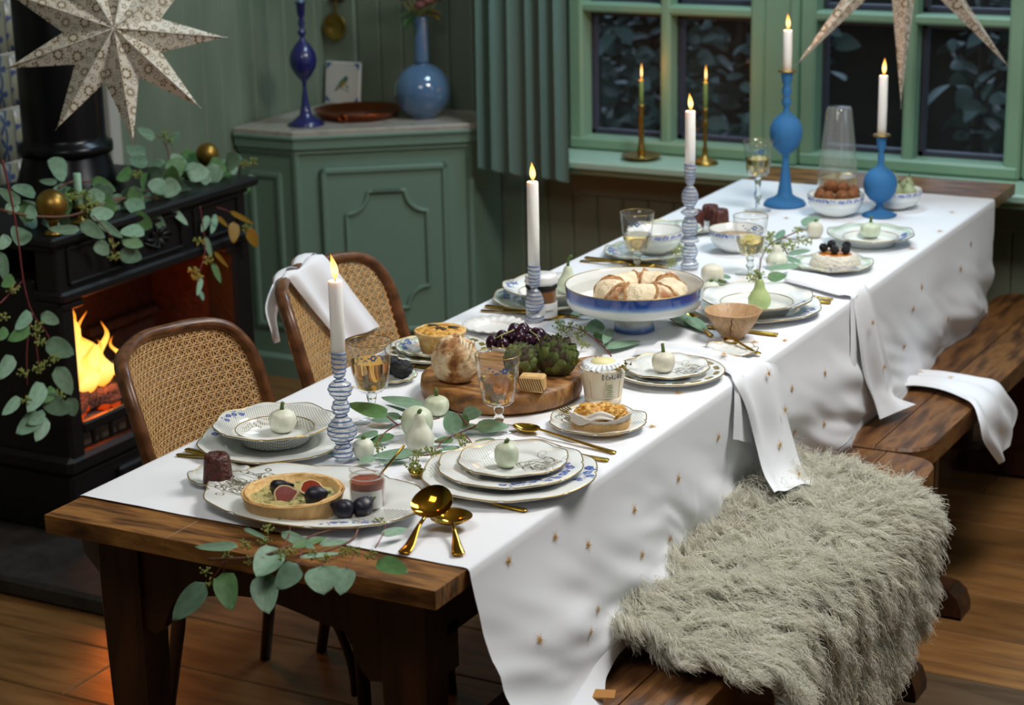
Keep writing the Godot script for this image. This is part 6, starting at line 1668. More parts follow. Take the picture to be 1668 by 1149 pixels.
	for yy in [0.0535, 0.0655]:
		var gp := []
		for k in 41: gp.append(V(cos(TAU * k / 40.0) * 0.0268, yy, sin(TAU * k / 40.0) * 0.0268))
		part("glass_thread", mb().tube(gp, 0.0011, 7, 1.0, Vector3.UP, false), "glass_ribbed", t)
	var hs := thing("honey_spoon", "long thin gold spoon standing in the jam jar", "spoon", V(0.104, TOP + 0.012, -0.228))
	part("rod", mb().tube([V(-0.008, 0.0, 0.004), V(0.022, 0.05, -0.008), V(0.058, 0.098, -0.022)], [0.0014, 0.0016, 0.002], 8), "gold", hs)
	# ---- charcoal biscuits
	for q in [["black charcoal biscuit leaning at the back of the small scalloped plate", V(-0.249, TOP + 0.024, -0.872), 3], ["black charcoal biscuit at the front of the small scalloped plate", V(-0.218, TOP + 0.022, -0.862), 8]]:
		var bk := thing("charcoal_biscuit", q[0], "biscuit", q[1])
		part("biscuit", blob(V(0.021, 0.017, 0.018), 0.35, 1.6, q[2]), "black_cake", bk)
	# ---- round board and what is on it
	t = thing("serving_board", "thick round wooden serving board with a handle and a carved border", "board", V(-0.004, TOP, -0.87))
	part("disc", mb().lathe([Vector2(0, 0), Vector2(0.142, 0), Vector2(0.151, 0.006), Vector2(0.153, 0.02), Vector2(0.151, 0.034), Vector2(0.146, 0.0385), Vector2(0.14, 0.0395), Vector2(0, 0.039)], 80, Vector3.ZERO, func(a: float, q: Vector2): return 1.0 + 0.008 * sin(a * 2.0 + 0.6)), "board_wood", t)
	var ha := -1.02
	part("handle", flat_bar([[0, 0.02, 0.03, 0.016], [0.03, 0.02, 0.026, 0.016], [0.07, 0.02, 0.026, 0.015], [0.085, 0.02, 0.022, 0.013], [0.092, 0.02, 0.012, 0.008]], 16), "board_wood", t)
	var hd := t.get_child(1) as Node3D; hd.position = V(cos(ha) * 0.14, 0, sin(ha) * 0.14); hd.rotation.y = -ha
	var cb := mb()
	for k in 26:
		var x := -0.062 + 0.0034 * k
		cb.box(V(0.0016, 0.0008, 0.017), V(x, 0.0396, 0.098 - 0.25 * absf(x) * absf(x) * 8.0), 0.0, Basis(Vector3.UP, 0.5))
	part("carved_border", cb, "groove", t)
	var wd := thing("cheese_block", "small brown wooden block with a hatched top standing on the round board", "block", V(0.104, TOP + 0.0395, -0.79), 0.25)
	part("block", mb().box(V(0.046, 0.03, 0.03), V(0, 0.015, 0), 0.003), "veneer", wd)
	var hb2 := mb()
	for k in 10: hb2.box(V(0.0012, 0.024, 0.0006), V(-0.02 + 0.0044 * k, 0.015, 0.0152), 0.0, Basis(Vector3.BACK, 0.35))
	part("hatching", hb2, "groove", wd)
	t = thing("bread_loaf", "crusty floured bread loaf standing on the round board", "bread", V(-0.053, TOP + 0.0395, -0.785), 0.3)
	var lf := part("crust", blob(V(0.044, 0.047, 0.040), 0.09, 1.6, 21, 0.8, 40, 56, func(d: Vector3): return 1.0 + 0.09 * smoothstep(0.16, 0.0, absf(d.x * 0.8 + 0.25 * d.z - 0.15 + 0.25 * d.y)) * smoothstep(-0.3, 0.3, d.y)), "crust", t)
	lf.position.y = 0.0392; lf.rotation.z = 0.0
	var flour := mb()
	for k in 7:
		var a := 0.4 + k * 0.2
		flour.tube([V(-0.012 + 0.007 * k, 0.088 - 0.005 * absf(k - 3.0), -0.004), V(-0.004 + 0.006 * k, 0.083 - 0.004 * absf(k - 3.0), 0.014), V(0.002 + 0.005 * k, 0.07 - 0.003 * k, 0.027)], [0.001, 0.0032, 0.001], 6, 0.6)
	part("split_ridge", flour, "crust_pale", t)
	# grapes: one bunch, each grape a part
	t = thing("grapes", "bunch of dark red grapes heaped in the white bowl", "grapes", V(-0.052, TOP + 0.044, -1.06))
	var gsh := mb().lathe(smooth_profile([Vector2(0, -0.0135), Vector2(0.008, -0.0112), Vector2(0.0122, 0), Vector2(0.0085, 0.0105), Vector2(0, 0.0135)]), 20).done()
	var spots := []
	for k in 14: spots.append(V(cos(k * 0.449) * 0.047, -0.006 + 0.003 * (k % 2), sin(k * 0.449) * 0.047))
	for k in 9: spots.append(V(cos(k * 0.698 + 0.2) * 0.027, 0.008 + 0.003 * (k % 3), sin(k * 0.698 + 0.2) * 0.027))
	for k in 4: spots.append(V(cos(k * 1.57 + 0.5) * 0.012 - 0.016, 0.021, sin(k * 1.57 + 0.5) * 0.012))
	spots += [V(-0.050, 0.004, 0.046), V(-0.02, 0.006, 0.055), V(-0.034, 0.016, 0.036), V(0.01, -0.004, 0.066), V(-0.01, -0.022, 0.083)]
	for s in spots:
		var g := part("grape", gsh, "grape", t, s)
		g.basis = Basis.from_euler(V(rng.randf_range(-1, 1), rng.randf() * 6.0, rng.randf_range(-1, 1))).scaled(Vector3.ONE * rng.randf_range(0.92, 1.1))
	part("stalk", mb().tube([V(-0.01, 0.03, 0.03), V(-0.025, 0.024, 0.052), V(-0.02, 0.012, 0.064), V(-0.01, 0.0, 0.07)], 0.0016, 6).tube([V(-0.025, 0.024, 0.052), V(-0.04, 0.015, 0.058)], 0.0013, 6), "twig_green", t)
	part("stalk", mb().tube([V(0.018, 0.03, 0.02), V(0.04, 0.024, 0.03), V(0.05, 0.012, 0.035)], 0.0014, 6), "twig_green", t)
	# artichokes
	var br := []
	for k in 2:
		var R := []
		for j in 8:
			var q := j / 7.0; var row := PackedVector3Array()
			var w := 0.0185 * sqrt(maxf(0.0, 1.0 - q * q * 0.96)) * (0.75 + 0.35 * sin(PI * q))
			for i in 7:
				var s := i / 3.0 - 1.0
				row.append(V(s * w, q * 0.04, 0.009 * sin(PI * q * 0.8) * (1.0 - 0.5 * s * s) - 0.0065 * s * s + 0.001 * k * sin(q * 9.0)))
			R.append(row)
		var b := mb(); b.grid(R)
		var S := []
		for row in R:
			var sr := PackedVector3Array()
			for p in row: sr.append(p - V(0, 0, 0.0018))
			sr.reverse(); S.append(sr)
		b.grid(S); br.append(b.done())
	for q in [["dark green artichoke with its tip towards the window, on the round board", V(0.094, TOP + 0.0395, -0.905), 0.0395, V(0.35, 0.4, -0.25), 1.06], ["paler green artichoke behind the front wine glass", V(0.046, TOP + 0.0395, -0.862), 0.036, V(0.5, 2.2, 0.2), 0.9]]:
		t = thing("artichoke", q[0], "artichoke", q[1])
		var piv := Node3D.new(); piv.name = "head"; t.add_child(piv)
		piv.position.y = q[2] * 0.95; piv.rotation = q[3]; piv.scale = Vector3.ONE * q[4]
		part("heart", blob(V(0.026, 0.03, 0.026), 0.02, 1.0, 3), "choke2", piv)
		for ring in 8:
			var cnt: int = [7, 9, 10, 10, 9, 7, 6, 4][ring]
			var e: float = lerpf(-1.0, 1.15, ring / 7.0)
			for k in cnt:
				var a := TAU * (k + 0.5 * (ring % 2)) / cnt + 0.1 * ring
				var o := part("bract", br[k % 2], "choke%d" % ((k + ring) % 3 if ring < 5 else 2 * (k % 2)), piv)
				var pitch := lerpf(0.55, -0.62, ring / 7.0)
				o.basis = Basis(Vector3.UP, PI / 2 - a) * Basis(Vector3.RIGHT, pitch)
				o.scale = Vector3.ONE * (0.78 if ring < 5 else 0.7)
				o.position = V(cos(a) * 0.0315 * cos(e), 0.028 * sin(e) - 0.014, sin(a) * 0.0315 * cos(e))
		part("stalk", mb().tube([V(0, -0.03, 0), V(0, -0.042, 0)], 0.009, 10), "choke1", piv)
	# ---- golden tart on the left
	t = thing("tart", "small deep golden cheese tart with browned slices on top, left side of the table", "tart", V(-0.226, TOP + 0.0145, -1.025))
	part("crust", mb().lathe([Vector2(0, 0), Vector2(0.037, 0), Vector2(0.04, 0.003), Vector2(0.045, 0.03), Vector2(0.0515, 0.038), Vector2(0.052, 0.0425), Vector2(0.049, 0.0445), Vector2(0.045, 0.043)], 56, Vector3.ZERO, func(a: float, q: Vector2): return 1.0 + 0.012 * sin(a * 15.0) * smoothstep(0.03, 0.04, q.y)), "pastry", t)
	part("filling", mb().lathe([Vector2(0.0465, 0.0435), Vector2(0.035, 0.0465), Vector2(0.015, 0.0475), Vector2(0, 0.0465)], 48, Vector3.ZERO, func(a: float, q: Vector2): return Vector2(1, 0.0012 * sin(a * 6.0 + q.x * 500.0))), "golden_bake", t)
	for k in 3: part("roasted_slice", blob(V(0.012, 0.0022, 0.007), 0.2, 2.0, 40 + k), "choke2", t, [V(-0.02, 0.0478, -0.008), V(0.006, 0.0482, 0.006), V(0.022, 0.0475, -0.014)][k])
	# ---- caramel jar
	t = thing("caramel_jar", "glass jar of caramel with a white cloth-topped lid behind the short striped candlestick", "jar", V(-0.186, TOP, -1.385))
	part("glass", mb().lathe([Vector2(0, 0), Vector2(0.031, 0), Vector2(0.033, 0.003), Vector2(0.033, 0.068), Vector2(0.029, 0.074), Vector2(0.029, 0.08)], 40), "glass", t)
	part("caramel", mb().lathe([Vector2(0, 0.003), Vector2(0.0318, 0.0035), Vector2(0.0318, 0.06), Vector2(0.0318, 0.06), Vector2(0, 0.06)], 40), "caramel", t)
	part("label", label_wrap(0.0332, 0.004, 0.036, -0.9, 2.9), "paper", t)
	text("caramel", 0.006, "ink", t, on_wall(1.55, 0.0342, 0.02)); text("beurre", 0.006, "ink", t, on_wall(0.6, 0.0342, 0.02))
	part("lid", mb().lathe([Vector2(0, 0.0745), Vector2(0.0335, 0.0745), Vector2(0.036, 0.078), Vector2(0.034, 0.083), Vector2(0.0345, 0.09), Vector2(0.031, 0.094), Vector2(0, 0.0945)], 48, Vector3.ZERO, func(a: float, q: Vector2): return 1.0 + 0.012 * sin(a * 21.0)), "china_matt", t)
	part("dark_band", mb().lathe([Vector2(0.0335, 0.0655), Vector2(0.0342, 0.067), Vector2(0.0342, 0.071), Vector2(0.031, 0.073)], 40), "wick", t)
	# ---- bread wreath
	t = thing("bread_wreath", "floured bread wreath with star-shaped splits, in the cake stand", "bread", V(0.052, TOP + 0.0525, -1.37))
	var fn := FastNoiseLite.new(); fn.seed = 77; fn.frequency = 14.0; fn.fractal_octaves = 3
	var R := []
	for i in 26:
		var row := PackedVector3Array(); var p := TAU * i / 25.0
		for j in 97:
			var a := TAU * (j % 96) / 96.0
			var seam := pow(absf(cos(a * 2.5 + 0.4)), 0.35)
			var rr := 0.038 * (0.86 + 0.16 * seam)
			var d := V(cos(a), 0, sin(a)); var q := d * (0.059 + rr * cos(p)) + V(0, maxf(-0.024, rr * sin(p) * 0.92), 0)
			q += (q - d * 0.059).normalized() * 0.006 * fn.get_noise_3dv(q)
			row.append(q + V(0, 0.0245, 0))
		R.append(row)
	var cols := []
	var f2 := FastNoiseLite.new(); f2.seed = 5; f2.frequency = 30.0; f2.fractal_octaves = 3
	for i in 26:
		var cr := PackedColorArray(); var p := TAU * i / 25.0
		for j in 97:
			var a := TAU * (j % 96) / 96.0
			var edge: float = absf(fposmod((a * 2.5 + 0.4) / PI - 0.5 + 0.5, 1.0) - 0.5) * 2.0   # 0 in the seam
			edge += 0.28 * sin(p) - 0.12 + 0.35 * f2.get_noise_3dv(R[i][j])
			var out := smoothstep(0.5, -0.1, sin(p)) * (0.6 if cos(p) > 0.0 else 0.25)
			var k := clampf(smoothstep(0.42, 0.12, edge) + out * smoothstep(0.1, -0.1, f2.get_noise_3dv(R[i][j] * 0.6)), 0.0, 1.0)
			cr.append(Color(1.0, 0.93, 0.78).lerp(Color(0.44, 0.19, 0.065), k))
		cols.append(cr)
	var wb := mb(); R.reverse(); cols.reverse(); wb.grid(R, 0.0, cols)
	var wm := (M["crust_pale"] as StandardMaterial3D).duplicate() as StandardMaterial3D
	wm.vertex_color_use_as_albedo = true; wm.albedo_texture = noise_tex(0.02, 4, [C("d8cbb4"), C("fff8ea")], 256, 8); M["wreath_crust"] = wm
	part("crumb", wb, "wreath_crust", t)
	for k in 5:
		var a := (PI * (k + 0.5) - 0.4) / 2.5
		for e in [-1, 1]:
			var L0 := PackedVector3Array(); var L1 := PackedVector3Array(); var L2 := PackedVector3Array()
			for j in 14:
				var s := j / 13.0
				var p := lerpf(0.15, PI * 0.86, s)
				var put := func(q: float, up: float) -> Vector3:
					var rr := 0.038 * (0.86 + 0.16 * pow(absf(cos(q * 2.5 + 0.4)), 0.35)) + up
					return V(cos(q), 0, sin(q)) * (0.059 + rr * cos(p)) + V(0, 0.0245 + rr * sin(p) * 0.93, 0)
				var q0: float = a + e * (0.03 + (0.26 + 0.08 * sin(k * 1.7 + e * 2.0)) * pow(1.0 - s, 1.4)) + 0.02 * sin(j * 1.3 + k)
				var lift: float = (0.0035 + 0.002 * sin(k * 2.3 + e)) * sin(PI * s) + 0.0015 + 0.0012 * sin(j * 1.9 + k * e)
				L0.append(put.call(q0 - e * 0.025, 0.0)); L1.append(put.call(q0, lift)); L2.append(put.call(q0 + e * 0.055, -0.0005))
			var sb := mb(); sb.grid([L0, L1, L2] if e > 0 else [L2, L1, L0]); 
			part("split_crust", sb, "crust_split", t)
	# ---- butter basket
	t = thing("butter_basket", "small tapered poplar-veneer basket of butter with a crimped foil top and printed name", "basket", V(0.190, TOP, -0.905))
	part("basket", mb().lathe([Vector2(0, 0), Vector2(0.0315, 0), Vector2(0.0325, 0.002), Vector2(0.039, 0.046), Vector2(0.0405, 0.048), Vector2(0.0425, 0.0635), Vector2(0.042, 0.066), Vector2(0.040, 0.066), Vector2(0.037, 0.048), Vector2(0, 0.047)], 56), "veneer_pale", t)
	var sl := mb()
	for k in 8:
		var a := TAU * k / 8.0 + 0.2
		sl.tube([V(cos(a) * 0.0328, 0.002, sin(a) * 0.0328), V(cos(a) * 0.0395, 0.047, sin(a) * 0.0395)], 0.0006, 5)
	part("slat_seams", sl, "veneer", t)
	part("base_hoop", mb().lathe([Vector2(0.0322, 0), Vector2(0.0338, 0.0), Vector2(0.0352, 0.011), Vector2(0.0336, 0.011)], 48), "veneer_pale", t)
	part("paper_stamp", label_wrap(0.0378, 0.014, 0.042, 0.62, 1.05), "veneer_pale", t)
	for k in 6: part("stamp_line", label_wrap(0.0386, 0.017 + 0.0042 * k, 0.0183 + 0.0042 * k, 0.66 + 0.05 * (k % 2), 1.01 - 0.04 * (k % 3)), "ink_green", t)
	var chars := "ÉCHIRÉ"
	for k in 6: text(chars[k], 0.0115, "ink", t, on_wall(1.12 - 0.175 * k, 0.0428, 0.0545, -0.1))
	var foil := mb(); var FR := []
	for j in 9:
		var row := PackedVector3Array()
		for i in 97:
			var a := TAU * (i % 96) / 96.0
			var q := j / 8.0
			var rr := lerpf(0.022, 0.043, q)
			var cr := 0.0022 * sin(a * 24.0) * smoothstep(0.1, 0.6, q)
			row.append(V(cos(a) * (rr + cr), 0.075 - 0.004 * q + cr - 0.018 * pow(maxf(0.0, q - 0.6) / 0.4, 1.5) * (0.6 + 0.4 * sin(a * 3.0)), sin(a) * (rr + cr)))
		FR.append(row)
	FR.reverse(); foil.grid(FR)
	part("foil_top", foil, "foil", t)
	part("butter", mb().lathe([Vector2(0.0235, 0.0735), Vector2(0.022, 0.0765), Vector2(0, 0.077)], 32), "butter", t)
	for q in [[0.25, 1.0], [2.9, 0.8], [-0.4, 0.6]]:
		var W := []; var a: float = q[0]
		var ft := mb()
		var A := PackedVector3Array(); var B := PackedVector3Array()
		for k in 8:
			var e := k / 7.0; var rr: float = 0.036 + 0.028 * e * q[1]
			A.append(V(cos(a - 0.2 * (1.0 - 0.5 * e)) * rr, 0.0705 + 0.004 * sin(e * 7.0), sin(a - 0.2 * (1.0 - 0.5 * e)) * rr)); B.append(V(cos(a + 0.25 * (1.0 - 0.4 * e)) * rr, 0.0715 - 0.003 * sin(e * 8.0), sin(a + 0.25 * (1.0 - 0.4 * e)) * rr))
		ft.grid([B, A])
		part("foil_wing", ft, "foil_gold", t)
	# ---- muffin in paper
	t = thing("muffin", "golden muffin in waxed paper and an oval thin wood ring", "muffin", V(0.266, TOP + 0.0045, -0.735), 0.1)
	var ov := mb().lathe([Vector2(0, 0), Vector2(0.049, 0), Vector2(0.0505, 0.001), Vector2(0.0545, 0.022), Vector2(0.053, 0.0225), Vector2(0.0485, 0.003), Vector2(0, 0.003)], 56)
	var ring := part("wood_ring", ov, "veneer", t); ring.scale.z = 0.8
	var pap := mb().lathe([Vector2(0.046, 0.003), Vector2(0.0525, 0.022), Vector2(0.056, 0.031), Vector2(0.058, 0.0325), Vector2(0.0555, 0.0325), Vector2(0.0505, 0.022)], 96, Vector3.ZERO, func(a: float, q: Vector2): return Vector2(1.0 + 0.02 * sin(a * 19.0) * smoothstep(0.015, 0.03, q.y), 0.004 * sin(a * 3.0 + 1.0) * smoothstep(0.02, 0.03, q.y)))
	var pp := part("waxed_paper", pap, "parchment", t); pp.scale.z = 0.8
	var flap := strip([V(-0.045, 0.020, 0.030), V(-0.02, 0.018, 0.043), V(0.01, 0.032, 0.044), V(0.035, 0.030, 0.034)], [V(-0.04, 0.036, 0.025), V(-0.015, 0.034, 0.035), V(0.012, 0.044, 0.03), V(0.038, 0.036, 0.027)], 0.001, 3.0, 0.0, 20, 9)
	part("paper_flap", flap, "parchment", t)
	for k in 3:
		var mm := part("cake", blob([V(0.030, 0.017, 0.030), V(0.022, 0.016, 0.024), V(0.02, 0.014, 0.02)][k], 0.3, 2.4, 60 + k), "golden_bake", t, [V(-0.016, 0.028, 0.0), V(0.026, 0.03, -0.004), V(0.004, 0.031, -0.014)][k])
	fork("slim gold fork leaning on the rim of the muffin plate", V(0.292, TOP + 0.017, -0.715), PI - 0.44, "", 0.135)
	# ---- soup, nuts, figs, cheese
	t = thing("soup", "orange soup filling the blue-banded bowl", "soup", V(-0.041, TOP + 0.036, -2.125))
	part("surface", mb().lathe([Vector2(0, -0.002), Vector2(0.054, -0.002), Vector2(0.0565, 0.0), Vector2(0, 0.0006)], 40), "soup", t)
	var np := [V(-0.034, 0.052, 0.018), V(-0.008, 0.052, 0.034), V(0.024, 0.054, 0.022), V(0.044, 0.053, -0.004), V(-0.042, 0.054, -0.014), V(-0.012, 0.076, 0.004), V(0.014, 0.07, -0.012), V(-0.026, 0.062, -0.034), V(0.01, 0.056, -0.042), V(0.036, 0.06, -0.03), V(0.0, 0.034, 0.0)]
	for k in np.size():
		var where: String = ["at the front left", "at the front", "at the front right", "at the right rim", "at the left rim", "on top of the heap, left of its middle", "on top of the heap, right of its middle", "at the back left", "at the back", "at the back right", "deep in the middle"][k]
		var nt := thing("nut", "brown walnut %s in the blue-banded bowl" % where, "nut", V(0.045, TOP, -2.60) + np[k], k * 1.3, "walnuts in the bowl")
		part("shell", blob(V(0.019, 0.018, 0.0165), 0.12, 3.0, 90 + k, 0.0, 16, 22), "nut", nt)
	var fp := [[V(-0.028, 0.046, 0.02), "small green fig at the left front of the white bowl by the window"], [V(0.012, 0.05, 0.03), "small green fig at the middle front of the white bowl by the window"], [V(0.04, 0.046, 0.006), "small green fig at the right of the white bowl by the window"], [V(-0.01, 0.074, 0.004), "small green fig on top of the heap in the white bowl by the window"], [V(-0.03, 0.056, -0.028), "small green fig at the back left of the white bowl by the window"], [V(0.024, 0.058, -0.026), "small green fig at the back right of the white bowl by the window"]]
	for k in fp.size():
		var ft := thing("green_fig", fp[k][1], "fig", V(0.158, TOP, -2.745) + fp[k][0])
		ft.rotation = V(0.3 * sin(k * 2.0), k, 0.4 * cos(k * 1.7))
		part("skin", mb().lathe(smooth_profile([Vector2(0, -0.018), Vector2(0.011, -0.017), Vector2(0.0185, -0.006), Vector2(0.017, 0.006), Vector2(0.008, 0.018), Vector2(0.003, 0.025), Vector2(0, 0.027)]), 24), "green_fig", ft)
		part("stalk", mb().tube([V(0, 0.025, 0), V(0.001, 0.033, 0)], [0.003, 0.002], 6), "gourd_stem", ft)
	t = thing("cheese", "round white soft cheese with honey on top, on the right lobed plate", "cheese", V(0.240, TOP + 0.0045, -2.04))
	part("rind", mb().lathe([Vector2(0, 0), Vector2(0.055, 0), Vector2(0.0595, 0.004), Vector2(0.0565, 0.014), Vector2(0.052, 0.024), Vector2(0.046, 0.032), Vector2(0.041, 0.034), Vector2(0.038, 0.0325), Vector2(0, 0.0315)], 56, Vector3.ZERO, func(a: float, q: Vector2): return 1.0 + 0.02 * sin(a * 13.0) * smoothstep(0.0, 0.02, q.y) + 0.012 * sin(a * 31.0)), "cheese", t)
	part("honey", mb().lathe([Vector2(0.037, 0.0325), Vector2(0.034, 0.0345), Vector2(0, 0.035)], 40, Vector3.ZERO, func(a: float, q: Vector2): return 1.0 + 0.12 * sin(a * 3.0 + 1.0)), "honey", t)
	var bm := mb()
	for k in 26:
		var yy := 1.0 - 2.0 * (k + 0.5) / 26.0; var rr := sqrt(1.0 - yy * yy); var a := k * 2.4
		bm.lathe([Vector2(0, -0.0035), Vector2(0.003, -0.002), Vector2(0.0035, 0.0), Vector2(0.0025, 0.0025), Vector2(0, 0.0036)], 7, V(cos(a) * rr, yy, sin(a) * rr) * 0.0078)
	var berry := bm.done()
	var bp := [[V(-0.026, 0.043, 0.008), "blackberry at the left of the cheese"], [V(-0.016, 0.046, -0.018), "blackberry at the back left of the cheese"], [V(0.004, 0.0425, 0.018), "blackberry at the front of the cheese"], [V(0.022, 0.0475, -0.014), "blackberry at the back right of the cheese"], [V(0.027, 0.043, 0.006), "blackberry at the right of the cheese"]]
	for k in 5:
		var bb := thing("blackberry", bp[k][1], "blackberry", V(0.240, TOP + 0.0045, -2.04) + bp[k][0] + V(0, 0.003, 0), k * 1.1)
		part("drupelets", berry, "blackberry", bb)

# ------------------------------------------------------------------ leaves
var leaf_shapes := []
var seed_shape: ArrayMesh
var leaf_turn := 0
func leaf(t: Node3D, base: Vector3, tip: Vector3, w: float, up: Vector3, m := ""):
	if leaf_shapes.is_empty():
		for k in 4: leaf_shapes.append(leaf_mesh(1.0, 1.0, 0.03 + 0.05 * k, 0.55 if k % 2 == 0 else 0.85))
	leaf_turn += 1
	var x := (tip - base)
	var ln := x.length()
	x /= ln
	var z := x.cross(up).normalized()
	var y := z.cross(x)
	var o := part("leaf", leaf_shapes[leaf_turn % 4], m if m else "leaf%d" % [0, 1, 0, 2, 1][leaf_turn % 5], t)
	o.transform = Transform3D(Basis(x * ln * 1.06, y * minf(ln, w), z * w * 1.22), base)
func twig(t: Node3D, P: Array, r: float, m: String):
	var Q := smooth_line(P, 6 + P.size() * 4)
	var rad := []
	for k in Q.size(): rad.append(r * lerpf(1.0, 0.6, k / (Q.size() - 1.0)))
	part("stem", mb().tube(Q, rad, 7), m, t)
func seeds(t: Node3D, at: Vector3, s: float):
	if seed_shape == null:
		var b := mb(); var g := RandomNumberGenerator.new(); g.seed = 5
		for k in 15:
			var d := V(g.randf_range(-1, 1), g.randf_range(-0.5, 0.8), g.randf_range(-1, 1)) * 0.011
			b.tube([V.call(0, 0, 0) if false else Vector3.ZERO, d], 0.0005, 4)
			b.lathe([Vector2(0, -0.0026), Vector2(0.0017, -0.001), Vector2(0.0019, 0.0008), Vector2(0.001, 0.0026), Vector2(0, 0.0032)], 6, d)
		seed_shape = b.done()
	var o := part("seed_cluster", seed_shape, "seed", t, at)
	leaf_turn += 1
	o.basis = Basis.from_euler(V(0, leaf_turn * 1.7, 0.3 * sin(leaf_turn * 2.0))).scaled(Vector3.ONE * s)

func greenery():
	var t: Node3D
	t = thing("eucalyptus_sprig", "eucalyptus sprig with green seeds hanging over the bare front edge of the table", "sprig")
	twig(t, [V(-0.017, 0.753, 0.028), V(0.067, 0.771, 0.028), V(0.096, 0.778, -0.001), V(0.113, 0.778, -0.086), V(0.152, 0.778, -0.124), V(0.164, 0.778, -0.154)], 0.0022, "twig")
	twig(t, [V(0.152, 0.778, -0.124), V(0.170, 0.778, -0.082), V(0.166, 0.778, -0.041), V(0.148, 0.778, 0.004)], 0.0022, "twig")
	twig(t, [V(0.011, 0.754, 0.030), V(0.000, 0.737, 0.030), V(-0.019, 0.717, 0.030)], 0.0011, "twig_red")
	twig(t, [V(0.099, 0.780, 0.003), V(0.063, 0.780, -0.072), V(0.021, 0.780, -0.101)], 0.0011, "twig_red")
	twig(t, [V(0.084, 0.775, 0.030), V(0.082, 0.749, 0.030)], 0.0011, "twig_red")
	twig(t, [V(0.222, 0.780, -0.062), V(0.200, 0.780, -0.121), V(0.181, 0.780, -0.160)], 0.0011, "twig_red")
	twig(t, [V(0.123, 0.780, -0.015), V(0.148, 0.774, 0.030)], 0.0011, "twig_red")
	twig(t, [V(0.170, 0.780, -0.008), V(0.189, 0.780, 0.030)], 0.0011, "twig_red")
	twig(t, [V(0.212, 0.780, -0.017), V(0.230, 0.784, 0.030)], 0.0011, "twig_red")
	twig(t, [V(0.017, 0.757, 0.030), V(0.010, 0.737, 0.030)], 0.0011, "twig_red")
	leaf(t, V(0.039, 0.783, 0.028), V(-0.038, 0.770, 0.028), 0.015, V(0.1, 0.8, 0.5))
	leaf(t, V(-0.025, 0.714, 0.028), V(-0.064, 0.661, 0.062), 0.029, V(0.4, 0.35, 0.85))
	leaf(t, V(0.008, 0.736, 0.028), V(0.044, 0.700, 0.062), 0.031, V(0.4, 0.35, 0.85))
	leaf(t, V(0.080, 0.748, 0.028), V(0.112, 0.706, 0.062), 0.035, V(0.4, 0.35, 0.85))
	leaf(t, V(0.146, 0.773, 0.028), V(0.130, 0.747, 0.062), 0.028, V(0.4, 0.35, 0.85))
	leaf(t, V(0.188, 0.779, 0.028), V(0.210, 0.756, 0.062), 0.043, V(0.4, 0.35, 0.85))
	leaf(t, V(0.229, 0.783, 0.028), V(0.240, 0.760, 0.062), 0.027, V(0.4, 0.35, 0.85))
	leaf(t, V(0.248, 0.778, -0.025), V(0.310, 0.778, -0.004), 0.025, V(0.1, 0.8, 0.5))
	leaf(t, V(0.056, 0.778, -0.059), V(0.135, 0.778, -0.027), 0.015, V(0.1, 0.8, 0.5))
	leaf(t, V(-0.011, 0.778, -0.094), V(0.018, 0.778, -0.107), 0.009, V(0.1, 0.8, 0.5))
	leaf(t, V(0.136, 0.778, -0.041), V(0.168, 0.778, -0.073), 0.011, V(0.1, 0.8, 0.5))
	leaf(t, V(0.087, 0.778, -0.004), V(0.096, 0.761, 0.062), 0.035, V(0.4, 0.35, 0.85))
	leaf(t, V(0.106, 0.778, -0.013), V(0.129, 0.778, -0.070), 0.013, V(0.1, 0.8, 0.5))
	leaf(t, V(0.201, 0.778, -0.112), V(0.220, 0.778, -0.156), 0.016, V(0.1, 0.8, 0.5))
	leaf(t, V(-0.007, 0.778, -0.049), V(0.053, 0.778, -0.027), 0.007, V(0.1, 0.8, 0.5))
	leaf(t, V(0.148, 0.785, 0.028), V(0.184, 0.778, -0.026), 0.008, V(0.1, 0.8, 0.5))
	seeds(t, V(0.054, 0.787, 0.030), 0.8)
	seeds(t, V(-0.022, 0.733, 0.030), 0.8)
	seeds(t, V(-0.014, 0.715, 0.030), 0.8)
	seeds(t, V(0.117, 0.782, 0.030), 0.8)
	seeds(t, V(0.118, 0.780, 0.009), 0.8)
	seeds(t, V(0.060, 0.780, -0.009), 0.8)
	seeds(t, V(0.061, 0.764, 0.030), 0.8)
	seeds(t, V(0.021, 0.780, -0.101), 0.8)
	seeds(t, V(0.158, 0.780, 0.005), 0.8)
	seeds(t, V(0.181, 0.780, 0.009), 0.8)
	seeds(t, V(0.191, 0.780, -0.025), 0.8)
	seeds(t, V(0.206, 0.780, -0.033), 0.8)
	seeds(t, V(0.173, 0.780, -0.152), 0.8)
	seeds(t, V(0.233, 0.780, -0.030), 0.8)
	seeds(t, V(0.036, 0.780, -0.052), 0.8)
	seeds(t, V(0.018, 0.765, 0.030), 0.8)
	t = thing("eucalyptus_sprig", "eucalyptus sprig with glossy leaves lying among the pale gourds and the striped candlestick", "sprig")
	twig(t, [V(-0.043, 0.778, -0.598), V(-0.056, 0.778, -0.582), V(-0.053, 0.778, -0.532), V(-0.035, 0.778, -0.474), V(-0.022, 0.778, -0.429)], 0.0016, "twig_red")
	twig(t, [V(-0.037, 0.790, -0.550), V(-0.081, 0.790, -0.585)], 0.0016, "twig_red")
	twig(t, [V(-0.055, 0.785, -0.667), V(-0.013, 0.785, -0.616), V(0.003, 0.785, -0.627)], 0.0016, "twig_red")
	twig(t, [V(0.066, 0.776, -0.675), V(0.068, 0.776, -0.631), V(0.060, 0.776, -0.578), V(0.056, 0.776, -0.543), V(0.046, 0.776, -0.535)], 0.0016, "twig_red")
	twig(t, [V(0.050, 0.772, -0.553), V(0.064, 0.772, -0.514)], 0.0016, "twig_red")
